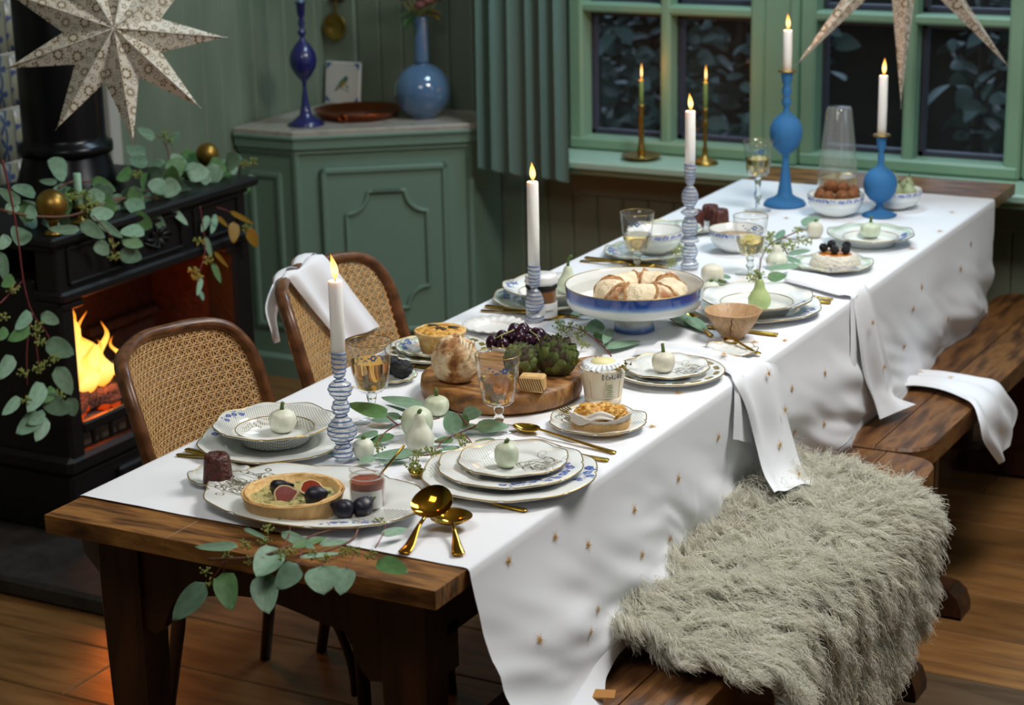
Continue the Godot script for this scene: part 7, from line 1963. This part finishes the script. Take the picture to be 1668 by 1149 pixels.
	twig(t, [V(0.074, 0.790, -0.601), V(0.032, 0.790, -0.647), V(0.019, 0.790, -0.652)], 0.0016, "twig_red")
	twig(t, [V(0.043, 0.772, -0.468), V(0.065, 0.772, -0.476), V(0.079, 0.772, -0.496)], 0.0016, "twig_red")
	twig(t, [V(0.059, 0.775, -0.580), V(0.075, 0.775, -0.588), V(0.106, 0.775, -0.559)], 0.0016, "twig_red")
	leaf(t, V(-0.079, 0.790, -0.582), V(-0.165, 0.800, -0.597), 0.033, V(-0.13, 1.0, 0.23))
	leaf(t, V(-0.030, 0.800, -0.627), V(-0.132, 0.800, -0.656), 0.026, V(-0.04, 1.0, 0.26))
	leaf(t, V(-0.060, 0.785, -0.629), V(-0.118, 0.790, -0.646), 0.013, V(0.14, 1.0, -0.06))
	leaf(t, V(-0.074, 0.778, -0.626), V(-0.116, 0.775, -0.595), 0.029, V(-0.29, 1.0, 0.40))
	leaf(t, V(-0.054, 0.780, -0.512), V(-0.095, 0.775, -0.503), 0.035, V(-0.12, 1.0, 0.04))
	leaf(t, V(-0.034, 0.776, -0.534), V(-0.063, 0.772, -0.494), 0.017, V(0.40, 1.0, 0.18))
	leaf(t, V(0.050, 0.776, -0.457), V(-0.021, 0.772, -0.446), 0.028, V(0.29, 1.0, 0.19))
	leaf(t, V(0.058, 0.775, -0.590), V(0.022, 0.800, -0.626), 0.028, V(0.4, 0.4, 0.8))
	leaf(t, V(0.038, 0.775, -0.625), V(0.091, 0.772, -0.642), 0.028, V(0.15, 1.0, -0.01))
	leaf(t, V(0.071, 0.775, -0.633), V(0.121, 0.778, -0.660), 0.030, V(0.14, 1.0, 0.42))
	leaf(t, V(0.054, 0.775, -0.639), V(0.030, 0.790, -0.632), 0.032, V(0.07, 1.0, 0.34))
	leaf(t, V(0.034, 0.790, -0.655), V(0.072, 0.795, -0.655), 0.021, V(0.4, 0.4, 0.8))
	leaf(t, V(0.093, 0.770, -0.543), V(0.066, 0.769, -0.512), 0.013, V(0.17, 1.0, -0.06))
	leaf(t, V(-0.009, 0.772, -0.429), V(-0.023, 0.769, -0.401), 0.017, V(0.23, 1.0, 0.25))
	leaf(t, V(0.047, 0.772, -0.455), V(0.004, 0.769, -0.414), 0.015, V(-0.09, 1.0, -0.08))
	leaf(t, V(0.066, 0.772, -0.567), V(0.038, 0.770, -0.547), 0.017, V(0.31, 1.0, 0.18))
	leaf(t, V(-0.088, 0.772, -0.437), V(-0.100, 0.769, -0.422), 0.017, V(0.20, 1.0, 0.43))
	leaf(t, V(0.128, 0.769, -0.605), V(0.098, 0.769, -0.585), 0.009, V(0.20, 1.0, 0.45))
	seeds(t, V(0.080, 0.776, -0.567), 0.9)
	seeds(t, V(0.100, 0.776, -0.543), 0.9)
	seeds(t, V(0.057, 0.776, -0.460), 0.9)
	seeds(t, V(0.077, 0.776, -0.419), 0.9)
	seeds(t, V(0.096, 0.776, -0.392), 0.9)
	seeds(t, V(0.080, 0.776, -0.477), 0.9)
	seeds(t, V(-0.022, 0.776, -0.461), 0.9)
	seeds(t, V(0.069, 0.776, -0.484), 0.9)
	seeds(t, V(0.079, 0.776, -0.402), 0.9)
	t = thing("eucalyptus_sprig", "small eucalyptus sprig with dark red stems lying under the cake stand", "sprig")
	twig(t, [V(0.108, 0.775, -1.121), V(0.049, 0.775, -1.196), V(-0.009, 0.775, -1.255), V(-0.052, 0.775, -1.291), V(-0.109, 0.775, -1.307)], 0.0016, "twig_red")
	twig(t, [V(0.044, 0.775, -1.213), V(0.014, 0.775, -1.239), V(-0.005, 0.775, -1.270)], 0.0016, "twig_red")
	twig(t, [V(0.040, 0.775, -1.444), V(0.079, 0.775, -1.447), V(0.110, 0.775, -1.418)], 0.0016, "twig_red")
	twig(t, [V(-0.076, 0.775, -1.393), V(-0.101, 0.775, -1.396)], 0.0016, "twig_red")
	leaf(t, V(-0.004, 0.775, -1.271), V(-0.013, 0.800, -1.291), 0.032, V(0.4, 0.4, 0.8))
	leaf(t, V(0.060, 0.775, -1.181), V(0.092, 0.771, -1.276), 0.028, V(0.1, 1.0, 0.2))
	leaf(t, V(0.010, 0.775, -1.318), V(0.078, 0.800, -1.144), 0.018, V(0.4, 0.4, 0.8))
	leaf(t, V(-0.003, 0.775, -1.258), V(0.020, 0.771, -1.271), 0.021, V(0.1, 1.0, 0.2))
	leaf(t, V(-0.122, 0.775, -1.394), V(-0.082, 0.771, -1.421), 0.019, V(0.1, 1.0, 0.2))
	leaf(t, V(-0.103, 0.775, -1.324), V(-0.128, 0.771, -1.329), 0.016, V(0.1, 1.0, 0.2))
	leaf(t, V(0.072, 0.775, -1.480), V(0.146, 0.771, -1.429), 0.037, V(0.1, 1.0, 0.2))
	leaf(t, V(0.116, 0.775, -1.464), V(0.185, 0.771, -1.405), 0.028, V(0.1, 1.0, 0.2))
	seeds(t, V(-0.025, 0.775, -1.235), 1.0)
	seeds(t, V(0.014, 0.775, -1.186), 1.0)
	seeds(t, V(-0.073, 0.775, -1.295), 1.0)
	seeds(t, V(-0.074, 0.775, -1.267), 1.0)
	seeds(t, V(-0.100, 0.775, -1.297), 1.0)
	seeds(t, V(-0.037, 0.775, -1.283), 1.0)
	t = thing("eucalyptus_sprig", "eucalyptus sprig full of yellow-green seeds behind the cheese plate", "sprig")
	twig(t, [V(0.048, 0.780, -2.341), V(0.046, 0.780, -2.290), V(0.040, 0.780, -2.229), V(0.036, 0.780, -2.152), V(0.071, 0.780, -2.004)], 0.002, "twig")
	twig(t, [V(0.110, 0.780, -2.074), V(0.076, 0.780, -2.132), V(0.055, 0.780, -2.123)], 0.002, "twig")
	twig(t, [V(0.040, 0.780, -2.229), V(0.088, 0.780, -2.221)], 0.002, "twig")
	twig(t, [V(0.071, 0.780, -2.004), V(0.123, 0.780, -1.856), V(0.130, 0.780, -1.810)], 0.002, "twig")
	leaf(t, V(0.033, 0.778, -2.384), V(0.043, 0.785, -2.477), 0.027, V(0.3, 0.8, 0.5))
	leaf(t, V(0.033, 0.778, -2.208), V(0.016, 0.785, -2.302), 0.018, V(0.3, 0.8, 0.5))
	leaf(t, V(0.174, 0.778, -1.988), V(0.128, 0.785, -1.894), 0.016, V(0.3, 0.8, 0.5))
	leaf(t, V(0.169, 0.778, -2.003), V(0.100, 0.785, -2.038), 0.016, V(0.3, 0.8, 0.5))
	leaf(t, V(0.152, 0.778, -1.836), V(0.186, 0.785, -1.861), 0.025, V(0.3, 0.8, 0.5))
	leaf(t, V(0.168, 0.778, -1.795), V(0.223, 0.785, -1.753), 0.014, V(0.3, 0.8, 0.5))
	leaf(t, V(0.107, 0.778, -2.082), V(0.154, 0.785, -2.106), 0.014, V(0.3, 0.8, 0.5))
	leaf(t, V(0.094, 0.778, -2.023), V(0.126, 0.785, -1.953), 0.011, V(0.3, 0.8, 0.5))
	seeds(t, V(0.005, 0.780, -2.234), 1.1)
	seeds(t, V(0.040, 0.780, -2.154), 1.1)
	seeds(t, V(0.076, 0.780, -2.132), 1.1)
	seeds(t, V(0.078, 0.780, -2.170), 1.1)
	seeds(t, V(0.091, 0.780, -2.213), 1.1)
	seeds(t, V(0.115, 0.780, -2.205), 1.1)
	seeds(t, V(0.073, 0.780, -2.076), 1.1)
	seeds(t, V(0.009, 0.780, -2.216), 1.1)
	seeds(t, V(0.049, 0.780, -2.311), 1.1)
	seeds(t, V(0.050, 0.780, -2.084), 1.1)
	seeds(t, V(0.103, 0.780, -2.125), 1.1)
	seeds(t, V(0.088, 0.780, -2.065), 1.1)
	seeds(t, V(0.121, 0.780, -1.855), 1.1)
	seeds(t, V(0.126, 0.780, -1.808), 1.1)
	t = thing("eucalyptus_sprig", "tiny eucalyptus sprig with buds at the foot of the tall glass candlestick", "sprig")
	leaf(t, V(0.017, 0.775, -1.803), V(0.064, 0.775, -1.755), 0.018, V(0.2, 0.9, 0.3))
	leaf(t, V(0.069, 0.775, -1.807), V(0.039, 0.775, -1.851), 0.016, V(0.2, 0.9, 0.3))
	leaf(t, V(0.069, 0.775, -1.715), V(0.093, 0.775, -1.762), 0.014, V(0.2, 0.9, 0.3))
	leaf(t, V(0.063, 0.775, -1.694), V(0.105, 0.775, -1.755), 0.014, V(0.2, 0.9, 0.3))
	twig(t, [V(-0.094, 0.775, -1.832), V(-0.133, 0.775, -1.969), V(-0.154, 0.775, -2.043)], 0.0015, "twig_green")
	seeds(t, V(-0.129, 0.785, -1.959), 1.0)
	seeds(t, V(-0.090, 0.785, -1.854), 1.0)
	seeds(t, V(-0.142, 0.785, -2.016), 1.0)
	seeds(t, V(-0.117, 0.785, -1.978), 1.0)
	t = thing("eucalyptus_garland", "eucalyptus garland with round grey-green leaves along the fireplace mantel", "garland")
	twig(t, [V(-1.525, 0.864, -1.584), V(-1.552, 0.854, -1.753), V(-1.579, 0.858, -1.853), V(-1.652, 0.892, -2.011), V(-1.690, 0.935, -2.044)], 0.0035, "twig")
	twig(t, [V(-1.527, 0.805, -1.899), V(-1.565, 0.816, -2.020), V(-1.597, 0.820, -2.148), V(-1.634, 0.823, -2.316), V(-1.640, 0.813, -2.405)], 0.0035, "twig")
	twig(t, [V(-1.534, 0.797, -1.975), V(-1.513, 0.769, -2.028)], 0.0035, "twig")
	twig(t, [V(-1.470, 0.938, -1.149), V(-1.470, 0.903, -1.250), V(-1.488, 0.871, -1.406), V(-1.525, 0.864, -1.584)], 0.0035, "twig")
	twig(t, [V(-1.570, 0.922, -1.468), V(-1.588, 0.923, -1.542), V(-1.588, 0.910, -1.612)], 0.0035, "twig")
	twig(t, [V(-1.534, 0.867, -1.607), V(-1.543, 0.849, -1.741), V(-1.527, 0.805, -1.899)], 0.0035, "twig")
	twig(t, [V(-1.455, 0.805, -1.878), V(-1.455, 0.721, -1.889), V(-1.455, 0.673, -1.885), V(-1.455, 0.626, -1.852)], 0.0018, "twig_red")
	twig(t, [V(-1.455, 0.788, -1.951), V(-1.455, 0.769, -1.998), V(-1.455, 0.749, -2.032)], 0.0018, "twig_red")
	twig(t, [V(-1.455, 0.864, -1.452), V(-1.455, 0.797, -1.515), V(-1.455, 0.756, -1.522)], 0.0018, "twig_red")
	twig(t, [V(-1.440, 1.058, -1.139), V(-1.440, 0.987, -1.153), V(-1.440, 0.886, -1.166), V(-1.440, 0.770, -1.172), V(-1.440, 0.716, -1.181)], 0.0028, "twig_red")
	twig(t, [V(-1.450, 0.738, -1.187), V(-1.450, 0.701, -1.195), V(-1.450, 0.660, -1.215), V(-1.450, 0.616, -1.248), V(-1.450, 0.548, -1.265)], 0.002, "twig_red")
	twig(t, [V(-1.450, 0.681, -1.205), V(-1.450, 0.608, -1.176), V(-1.450, 0.512, -1.164)], 0.002, "twig_red")
	twig(t, [V(-1.450, 0.636, -1.205), V(-1.450, 0.563, -1.209), V(-1.450, 0.525, -1.217)], 0.002, "twig_red")
	twig(t, [V(-1.450, 0.728, -1.099), V(-1.450, 0.745, -1.138), V(-1.450, 0.762, -1.178)], 0.002, "twig_red")
	twig(t, [V(-1.450, 0.616, -1.248), V(-1.450, 0.545, -1.278)], 0.002, "twig_red")
	leaf(t, V(-1.609, 0.938, -1.547), V(-1.599, 0.985, -1.472), 0.047, V(0.8, 0.38, 0.5))
	leaf(t, V(-1.554, 0.929, -1.366), V(-1.542, 0.960, -1.277), 0.028, V(0.8, 0.46, 0.5))
	leaf(t, V(-1.586, 0.932, -1.482), V(-1.552, 0.956, -1.384), 0.015, V(0.8, -0.04, 0.5))
	leaf(t, V(-1.470, 0.939, -1.217), V(-1.473, 0.983, -1.158), 0.023, V(0.8, 0.03, 0.5))
	leaf(t, V(-1.595, 0.914, -1.621), V(-1.557, 0.879, -1.662), 0.028, V(0.8, 0.16, 0.5))
	leaf(t, V(-1.668, 0.919, -1.933), V(-1.646, 0.955, -1.829), 0.032, V(0.8, 0.08, 0.5))
	leaf(t, V(-1.645, 0.903, -1.912), V(-1.630, 0.925, -1.820), 0.028, V(0.8, 0.13, 0.5))
	leaf(t, V(-1.690, 0.952, -2.005), V(-1.682, 0.988, -1.930), 0.024, V(0.8, 0.25, 0.5))
	leaf(t, V(-1.690, 0.923, -2.067), V(-1.671, 0.953, -2.087), 0.023, V(0.8, 0.44, 0.5))
	leaf(t, V(-1.670, 0.895, -2.086), V(-1.646, 0.855, -2.167), 0.036, V(0.8, 0.46, 0.5))
	leaf(t, V(-1.661, 0.898, -2.023), V(-1.628, 0.877, -2.057), 0.026, V(0.8, 0.49, 0.5))
	leaf(t, V(-1.640, 0.841, -2.246), V(-1.617, 0.842, -2.112), 0.030, V(0.8, -0.00, 0.5))
	leaf(t, V(-1.570, 0.846, -1.879), V(-1.537, 0.811, -1.964), 0.049, V(0.8, 0.48, 0.5))
	leaf(t, V(-1.625, 0.866, -2.024), V(-1.589, 0.835, -2.089), 0.041, V(0.8, 0.24, 0.5))
	leaf(t, V(-1.620, 0.900, -1.812), V(-1.594, 0.897, -1.723), 0.030, V(0.8, 0.03, 0.5))
	leaf(t, V(-1.538, 0.829, -1.827), V(-1.507, 0.794, -1.888), 0.019, V(0.8, 0.24, 0.5))
	leaf(t, V(-1.504, 0.822, -1.715), V(-1.500, 0.762, -1.783), 0.028, V(0.8, -0.06, 0.5))
	leaf(t, V(-1.509, 0.804, -1.828), V(-1.476, 0.761, -1.847), 0.017, V(0.8, 0.49, 0.5))
	leaf(t, V(-1.502, 0.821, -1.712), V(-1.507, 0.854, -1.644), 0.041, V(0.8, 0.38, 0.5))
	leaf(t, V(-1.488, 0.825, -1.638), V(-1.478, 0.780, -1.705), 0.038, V(0.8, -0.01, 0.5))
	leaf(t, V(-1.488, 0.856, -1.479), V(-1.483, 0.848, -1.562), 0.032, V(0.8, 0.36, 0.5))
	leaf(t, V(-1.470, 0.854, -1.422), V(-1.436, 0.809, -1.464), 0.030, V(0.8, -0.07, 0.5))
	leaf(t, V(-1.470, 0.835, -1.417), V(-1.449, 0.865, -1.290), 0.021, V(0.8, -0.07, 0.5))
	leaf(t, V(-1.475, 0.843, -1.491), V(-1.449, 0.791, -1.548), 0.019, V(0.8, 0.10, 0.5))
	leaf(t, V(-1.470, 0.781, -1.568), V(-1.436, 0.759, -1.609), 0.030, V(0.8, 0.49, 0.5))
	leaf(t, V(-1.470, 0.785, -1.661), V(-1.455, 0.801, -1.554), 0.030, V(0.8, 0.50, 0.5))
	leaf(t, V(-1.470, 0.751, -1.558), V(-1.465, 0.714, -1.637), 0.036, V(0.8, -0.05, 0.5))
	leaf(t, V(-1.470, 0.793, -1.473), V(-1.450, 0.759, -1.492), 0.030, V(0.8, -0.08, 0.5))
	leaf(t, V(-1.538, 0.761, -2.181), V(-1.538, 0.811, -2.078), 0.038, V(0.8, 0.14, 0.5))
	leaf(t, V(-1.565, 0.771, -2.261), V(-1.545, 0.827, -2.128), 0.034, V(0.8, -0.01, 0.5))
	leaf(t, V(-1.520, 0.751, -2.151), V(-1.528, 0.765, -2.076), 0.017, V(0.8, 0.42, 0.5))
	leaf(t, V(-1.488, 0.762, -1.955), V(-1.482, 0.728, -1.917), 0.017, V(0.8, 0.48, 0.5))
	leaf(t, V(-1.493, 0.757, -1.996), V(-1.458, 0.724, -1.924), 0.018, V(0.8, 0.13, 0.5))
	leaf(t, V(-1.470, 0.716, -1.909), V(-1.457, 0.660, -1.917), 0.015, V(0.8, 0.21, 0.5))
	leaf(t, V(-1.470, 0.640, -1.936), V(-1.448, 0.586, -1.938), 0.015, V(0.8, 0.26, 0.5))
	leaf(t, V(-1.470, 0.609, -1.884), V(-1.452, 0.574, -1.840), 0.013, V(0.8, 0.27, 0.5))
	leaf(t, V(-1.470, 0.577, -1.874), V(-1.433, 0.562, -1.836), 0.013, V(0.8, 0.20, 0.5))
	leaf(t, V(-1.470, 0.872, -1.169), V(-1.458, 0.852, -1.125), 0.023, V(0.8, 0.33, 0.5))
	leaf(t, V(-1.470, 0.842, -1.136), V(-1.468, 0.769, -1.145), 0.023, V(0.8, 0.08, 0.5))
	leaf(t, V(-1.470, 0.770, -1.174), V(-1.431, 0.774, -1.095), 0.023, V(0.8, 0.21, 0.5))
	leaf(t, V(-1.606, 0.801, -2.299), V(-1.589, 0.774, -2.328), 0.019, V(0.8, -0.09, 0.5))
	leaf(t, V(-1.470, 0.922, -1.231), V(-1.459, 0.902, -1.259), 0.026, V(0.8, 0.25, 0.5))
	leaf(t, V(-1.470, 0.935, -1.164), V(-1.479, 0.929, -1.226), 0.023, V(0.8, 0.27, 0.5))
	leaf(t, V(-1.647, 0.900, -1.945), V(-1.626, 0.861, -1.980), 0.034, V(0.8, -0.06, 0.5))
	leaf(t, V(-1.565, 0.909, -1.519), V(-1.544, 0.895, -1.457), 0.023, V(0.8, 0.18, 0.5))
	leaf(t, V(-1.547, 0.890, -1.543), V(-1.523, 0.880, -1.584), 0.034, V(0.8, 0.11, 0.5))
	leaf(t, V(-1.625, 0.888, -1.901), V(-1.599, 0.907, -1.924), 0.030, V(0.8, 0.34, 0.5))
	leaf(t, V(-1.597, 0.839, -2.044), V(-1.606, 0.805, -2.130), 0.034, V(0.8, -0.06, 0.5))
	leaf(t, V(-1.450, 0.769, -1.998), V(-1.440, 0.718, -2.087), 0.012, V(0.8, 0.2, 0.5), "leaf_gold")
	leaf(t, V(-1.450, 0.675, -1.919), V(-1.440, 0.624, -1.963), 0.010, V(0.8, 0.2, 0.5), "leaf_gold")
	leaf(t, V(-1.450, 0.736, -2.016), V(-1.440, 0.685, -1.997), 0.027, V(0.8, 0.2, 0.5), "leaf_gold")
	leaf(t, V(-1.450, 0.702, -2.077), V(-1.440, 0.649, -2.105), 0.027, V(0.8, 0.2, 0.5), "leaf_gold")
	leaf(t, V(-1.450, 0.767, -1.942), V(-1.440, 0.732, -1.974), 0.010, V(0.8, 0.2, 0.5), "leaf_gold")
	leaf(t, V(-1.450, 0.682, -1.199), V(-1.430, 0.663, -1.123), 0.026, V(0.8, 0.1, 0.6))
	leaf(t, V(-1.450, 0.649, -1.191), V(-1.421, 0.647, -1.090), 0.030, V(0.8, 0.1, 0.6))
	leaf(t, V(-1.450, 0.670, -1.232), V(-1.442, 0.635, -1.284), 0.026, V(0.8, 0.1, 0.6))
	leaf(t, V(-1.450, 0.600, -1.239), V(-1.436, 0.550, -1.316), 0.041, V(0.8, 0.1, 0.6))
	leaf(t, V(-1.450, 0.529, -1.270), V(-1.432, 0.456, -1.293), 0.036, V(0.8, 0.1, 0.6))
	leaf(t, V(-1.450, 0.470, -1.216), V(-1.440, 0.407, -1.283), 0.041, V(0.8, 0.1, 0.6))
	leaf(t, V(-1.450, 0.477, -1.257), V(-1.439, 0.462, -1.203), 0.026, V(0.8, 0.1, 0.6))
	leaf(t, V(-1.450, 0.415, -1.219), V(-1.441, 0.374, -1.168), 0.030, V(0.8, 0.1, 0.6))
	leaf(t, V(-1.450, 0.430, -1.198), V(-1.439, 0.413, -1.107), 0.039, V(0.8, 0.1, 0.6))
	leaf(t, V(-1.450, 0.489, -1.136), V(-1.432, 0.474, -1.058), 0.024, V(0.8, 0.1, 0.6))
	leaf(t, V(-1.450, 0.595, -1.125), V(-1.441, 0.558, -1.067), 0.030, V(0.8, 0.1, 0.6))
	leaf(t, V(-1.450, 0.663, -1.115), V(-1.439, 0.650, -1.070), 0.021, V(0.8, 0.1, 0.6))
	leaf(t, V(-1.450, 0.501, -1.220), V(-1.427, 0.460, -1.137), 0.036, V(0.8, 0.1, 0.6))
	leaf(t, V(-1.450, 0.441, -1.305), V(-1.449, 0.390, -1.318), 0.030, V(0.8, 0.1, 0.6))
	leaf(t, V(-1.450, 0.425, -1.217), V(-1.433, 0.426, -1.143), 0.026, V(0.8, 0.1, 0.6))
	seeds(t, V(-1.680, 0.935, -2.052), 1.3)
	seeds(t, V(-1.601, 0.867, -1.955), 1.3)
	seeds(t, V(-1.587, 0.866, -1.897), 1.3)
	seeds(t, V(-1.596, 0.891, -1.801), 1.3)
	seeds(t, V(-1.537, 0.839, -1.817), 1.3)
	seeds(t, V(-1.528, 0.900, -1.457), 1.3)
	seeds(t, V(-1.537, 0.895, -1.519), 1.3)
	seeds(t, V(-1.515, 0.877, -1.519), 1.3)
	seeds(t, V(-1.496, 0.872, -1.474), 1.3)
	seeds(t, V(-1.505, 0.870, -1.520), 1.3)
	seeds(t, V(-1.460, 0.744, -1.521), 1.3)
	seeds(t, V(-1.460, 0.776, -1.519), 1.3)
	seeds(t, V(-1.460, 0.636, -1.840), 1.3)
	seeds(t, V(-1.460, 0.617, -1.851), 1.3)
	seeds(t, V(-1.460, 0.652, -1.903), 1.3)
	seeds(t, V(-1.460, 0.698, -2.091), 1.3)
	seeds(t, V(-1.628, 0.827, -2.317), 1.3)
	seeds(t, V(-1.633, 0.823, -2.368), 1.3)
	seeds(t, V(-1.460, 0.749, -1.155), 1.3)
	seeds(t, V(-1.460, 0.709, -1.875), 1.3)
	seeds(t, V(-1.680, 0.951, -2.033), 1.3)
	seeds(t, V(-1.533, 0.897, -1.491), 1.3)
	seeds(t, V(-1.440, 0.751, -1.137), 1.2)
	seeds(t, V(-1.440, 0.695, -1.096), 1.2)
	seeds(t, V(-1.440, 0.630, -1.200), 1.2)
	seeds(t, V(-1.440, 0.605, -1.209), 1.2)
	seeds(t, V(-1.440, 0.546, -1.144), 1.2)
	seeds(t, V(-1.440, 0.541, -1.195), 1.2)
	seeds(t, V(-1.440, 0.479, -1.142), 1.2)
	seeds(t, V(-1.440, 0.552, -1.254), 1.2)
	seeds(t, V(-1.440, 0.459, -1.262), 1.2)
	seeds(t, V(-1.440, 0.549, -1.215), 1.2)
	seeds(t, V(-1.440, 0.647, -1.202), 1.2)
	# smaller leaves that fill the garland in behind
	for k in 46:
		var q := k / 45.0
		var p := V(-1.52 - 0.1 * rng.randf(), 0.832 + 0.05 * rng.randf(), lerpf(-1.33, -2.16, q))
		var d := V(rng.randf_range(-0.3, 1.0), rng.randf_range(-0.3, 0.6), rng.randf_range(-0.9, 0.9)).normalized() * rng.randf_range(0.04, 0.065)
		leaf(t, p, p + d, 0.036 + 0.012 * rng.randf(), V(0.7, 0.5 * rng.randf(), 0.5), "leaf%d" % [0, 2, 1][k % 3])


# ------------------------------------------------------------------ paper stars
func star_print() -> StandardMaterial3D:
	var n := 512
	var im := Image.create(n, n, false, Image.FORMAT_RGB8); im.fill(Color(0.86, 0.84, 0.79))
	var g := RandomNumberGenerator.new(); g.seed = 3
	var a := Art.new(8); a.im = im; a.n = n
	var ink := Color(0.46, 0.38, 0.22); var pale := Color(0.58, 0.55, 0.5)
	for k in 150:
		var u := -1.0 + 2.0 * fposmod(k * 0.618034, 1.0); var v := -1.0 + 2.0 * (k + 0.5) / 150.0; var s := g.randf_range(0.06, 0.09)
		if k % 3 == 0:
			for j in 9: a.dot(u + cos(j * 0.698) * s * 0.8, v + sin(j * 0.698) * s * 0.8, s * 0.24, ink)
			for j in 60: a.dot(u + cos(j * 0.105) * s * 1.25, v + sin(j * 0.105) * s * 1.25, 0.004, pale)
		elif k % 3 == 1:
			for j in 70:
				var q := j / 69.0 * 9.0
				a.dot(u + cos(q) * s * (0.15 + q * 0.1), v + sin(q) * s * (0.15 + q * 0.1), 0.0055, pale)
		else:
			for j in 5: a.dot(u + cos(j * 1.26) * s * 0.5, v + sin(j * 1.26) * s * 0.5, s * 0.2, ink)
			a.dot(u, v, s * 0.12, ink)
	for k in 420: a.dot(g.randf_range(-1, 1), g.randf_range(-1, 1), 0.009, ink if k % 2 else pale)
	var m := mk("star_paper", Color.WHITE, 0.7)
	m.albedo_texture = ImageTexture.create_from_image(im)
	m.backlight_enabled = true; m.backlight = Color(0.3, 0.28, 0.24)
	return m

func paper_star(label: String, at: Vector3, face: Vector3, r: float, inner: float, depth: float, turn: float):
	var t := thing("paper_star", label, "paper star", at)
	var zz := face.normalized(); var xx := Vector3.UP.cross(zz).normalized()
	t.basis = Basis(xx, zz.cross(xx), zz)
	var n := 9
	for k in n:
		var a := turn + TAU * k / n
		var tip := V(cos(a) * r, sin(a) * r, 0)
		var v0 := V(cos(a - PI / n) * inner, sin(a - PI / n) * inner, 0); var v1 := V(cos(a + PI / n) * inner, sin(a + PI / n) * inner, 0)
		var b := mb()
		for s in [1.0, -1.0]:
			var c := V(0, 0, depth * s)
			for q in [[c, v0, tip], [c, tip, v1]]:
				var P: Array = q if s < 0 else [q[0], q[2], q[1]]
				# subdivide for a crisp print
				var R := []
				for j in 5:
					var row := PackedVector3Array()
					for i in 5: row.append(P[0].lerp(P[1].lerp(P[2], i / 4.0), maxf(j / 4.0, 0.001)))
					R.append(row)
				b.g += 1
				var base := b.n
				for j in 5:
					for i in 5:
						b.st.set_smooth_group(b.g); b.st.set_uv(Vector2(R[j][i].x, R[j][i].y) * 3.4 + Vector2(k * 0.37, k * 0.21)); b.st.add_vertex(R[j][i])
				for j in 4:
					for i in 4:
						var e := base + j * 5 + i
						for ix in [e, e + 5, e + 1, e + 1, e + 5, e + 6]: b.st.add_index(ix)
				b.n += 25
			# the folded seam along the ridge
		b.tube([V(0, 0, depth + 0.0004), tip * 1.03], [0.0012, 0.0008], 5)
		part("star_point", b, "star_paper", t)
	var cord := mb().tube([V(0, inner * 0.4, 0), t.transform.affine_inverse() * V(at.x, 3.0, at.z)], 0.0015, 6)
	part("hanging_cord", cord, "paper", t)

func hanging_stars():
	star_print()
	paper_star("large patterned paper star hanging in front of the stove pipe", V(-1.3, 1.32, -1.394), V(0.62, 0.28, 0.72), 0.255, 0.115, 0.075, 0.62)
	paper_star("large patterned paper star hanging in front of the right window", V(0.111, 1.448, -2.9), V(0.42, 0.2, 0.88), 0.43, 0.105, 0.09, -0.19)
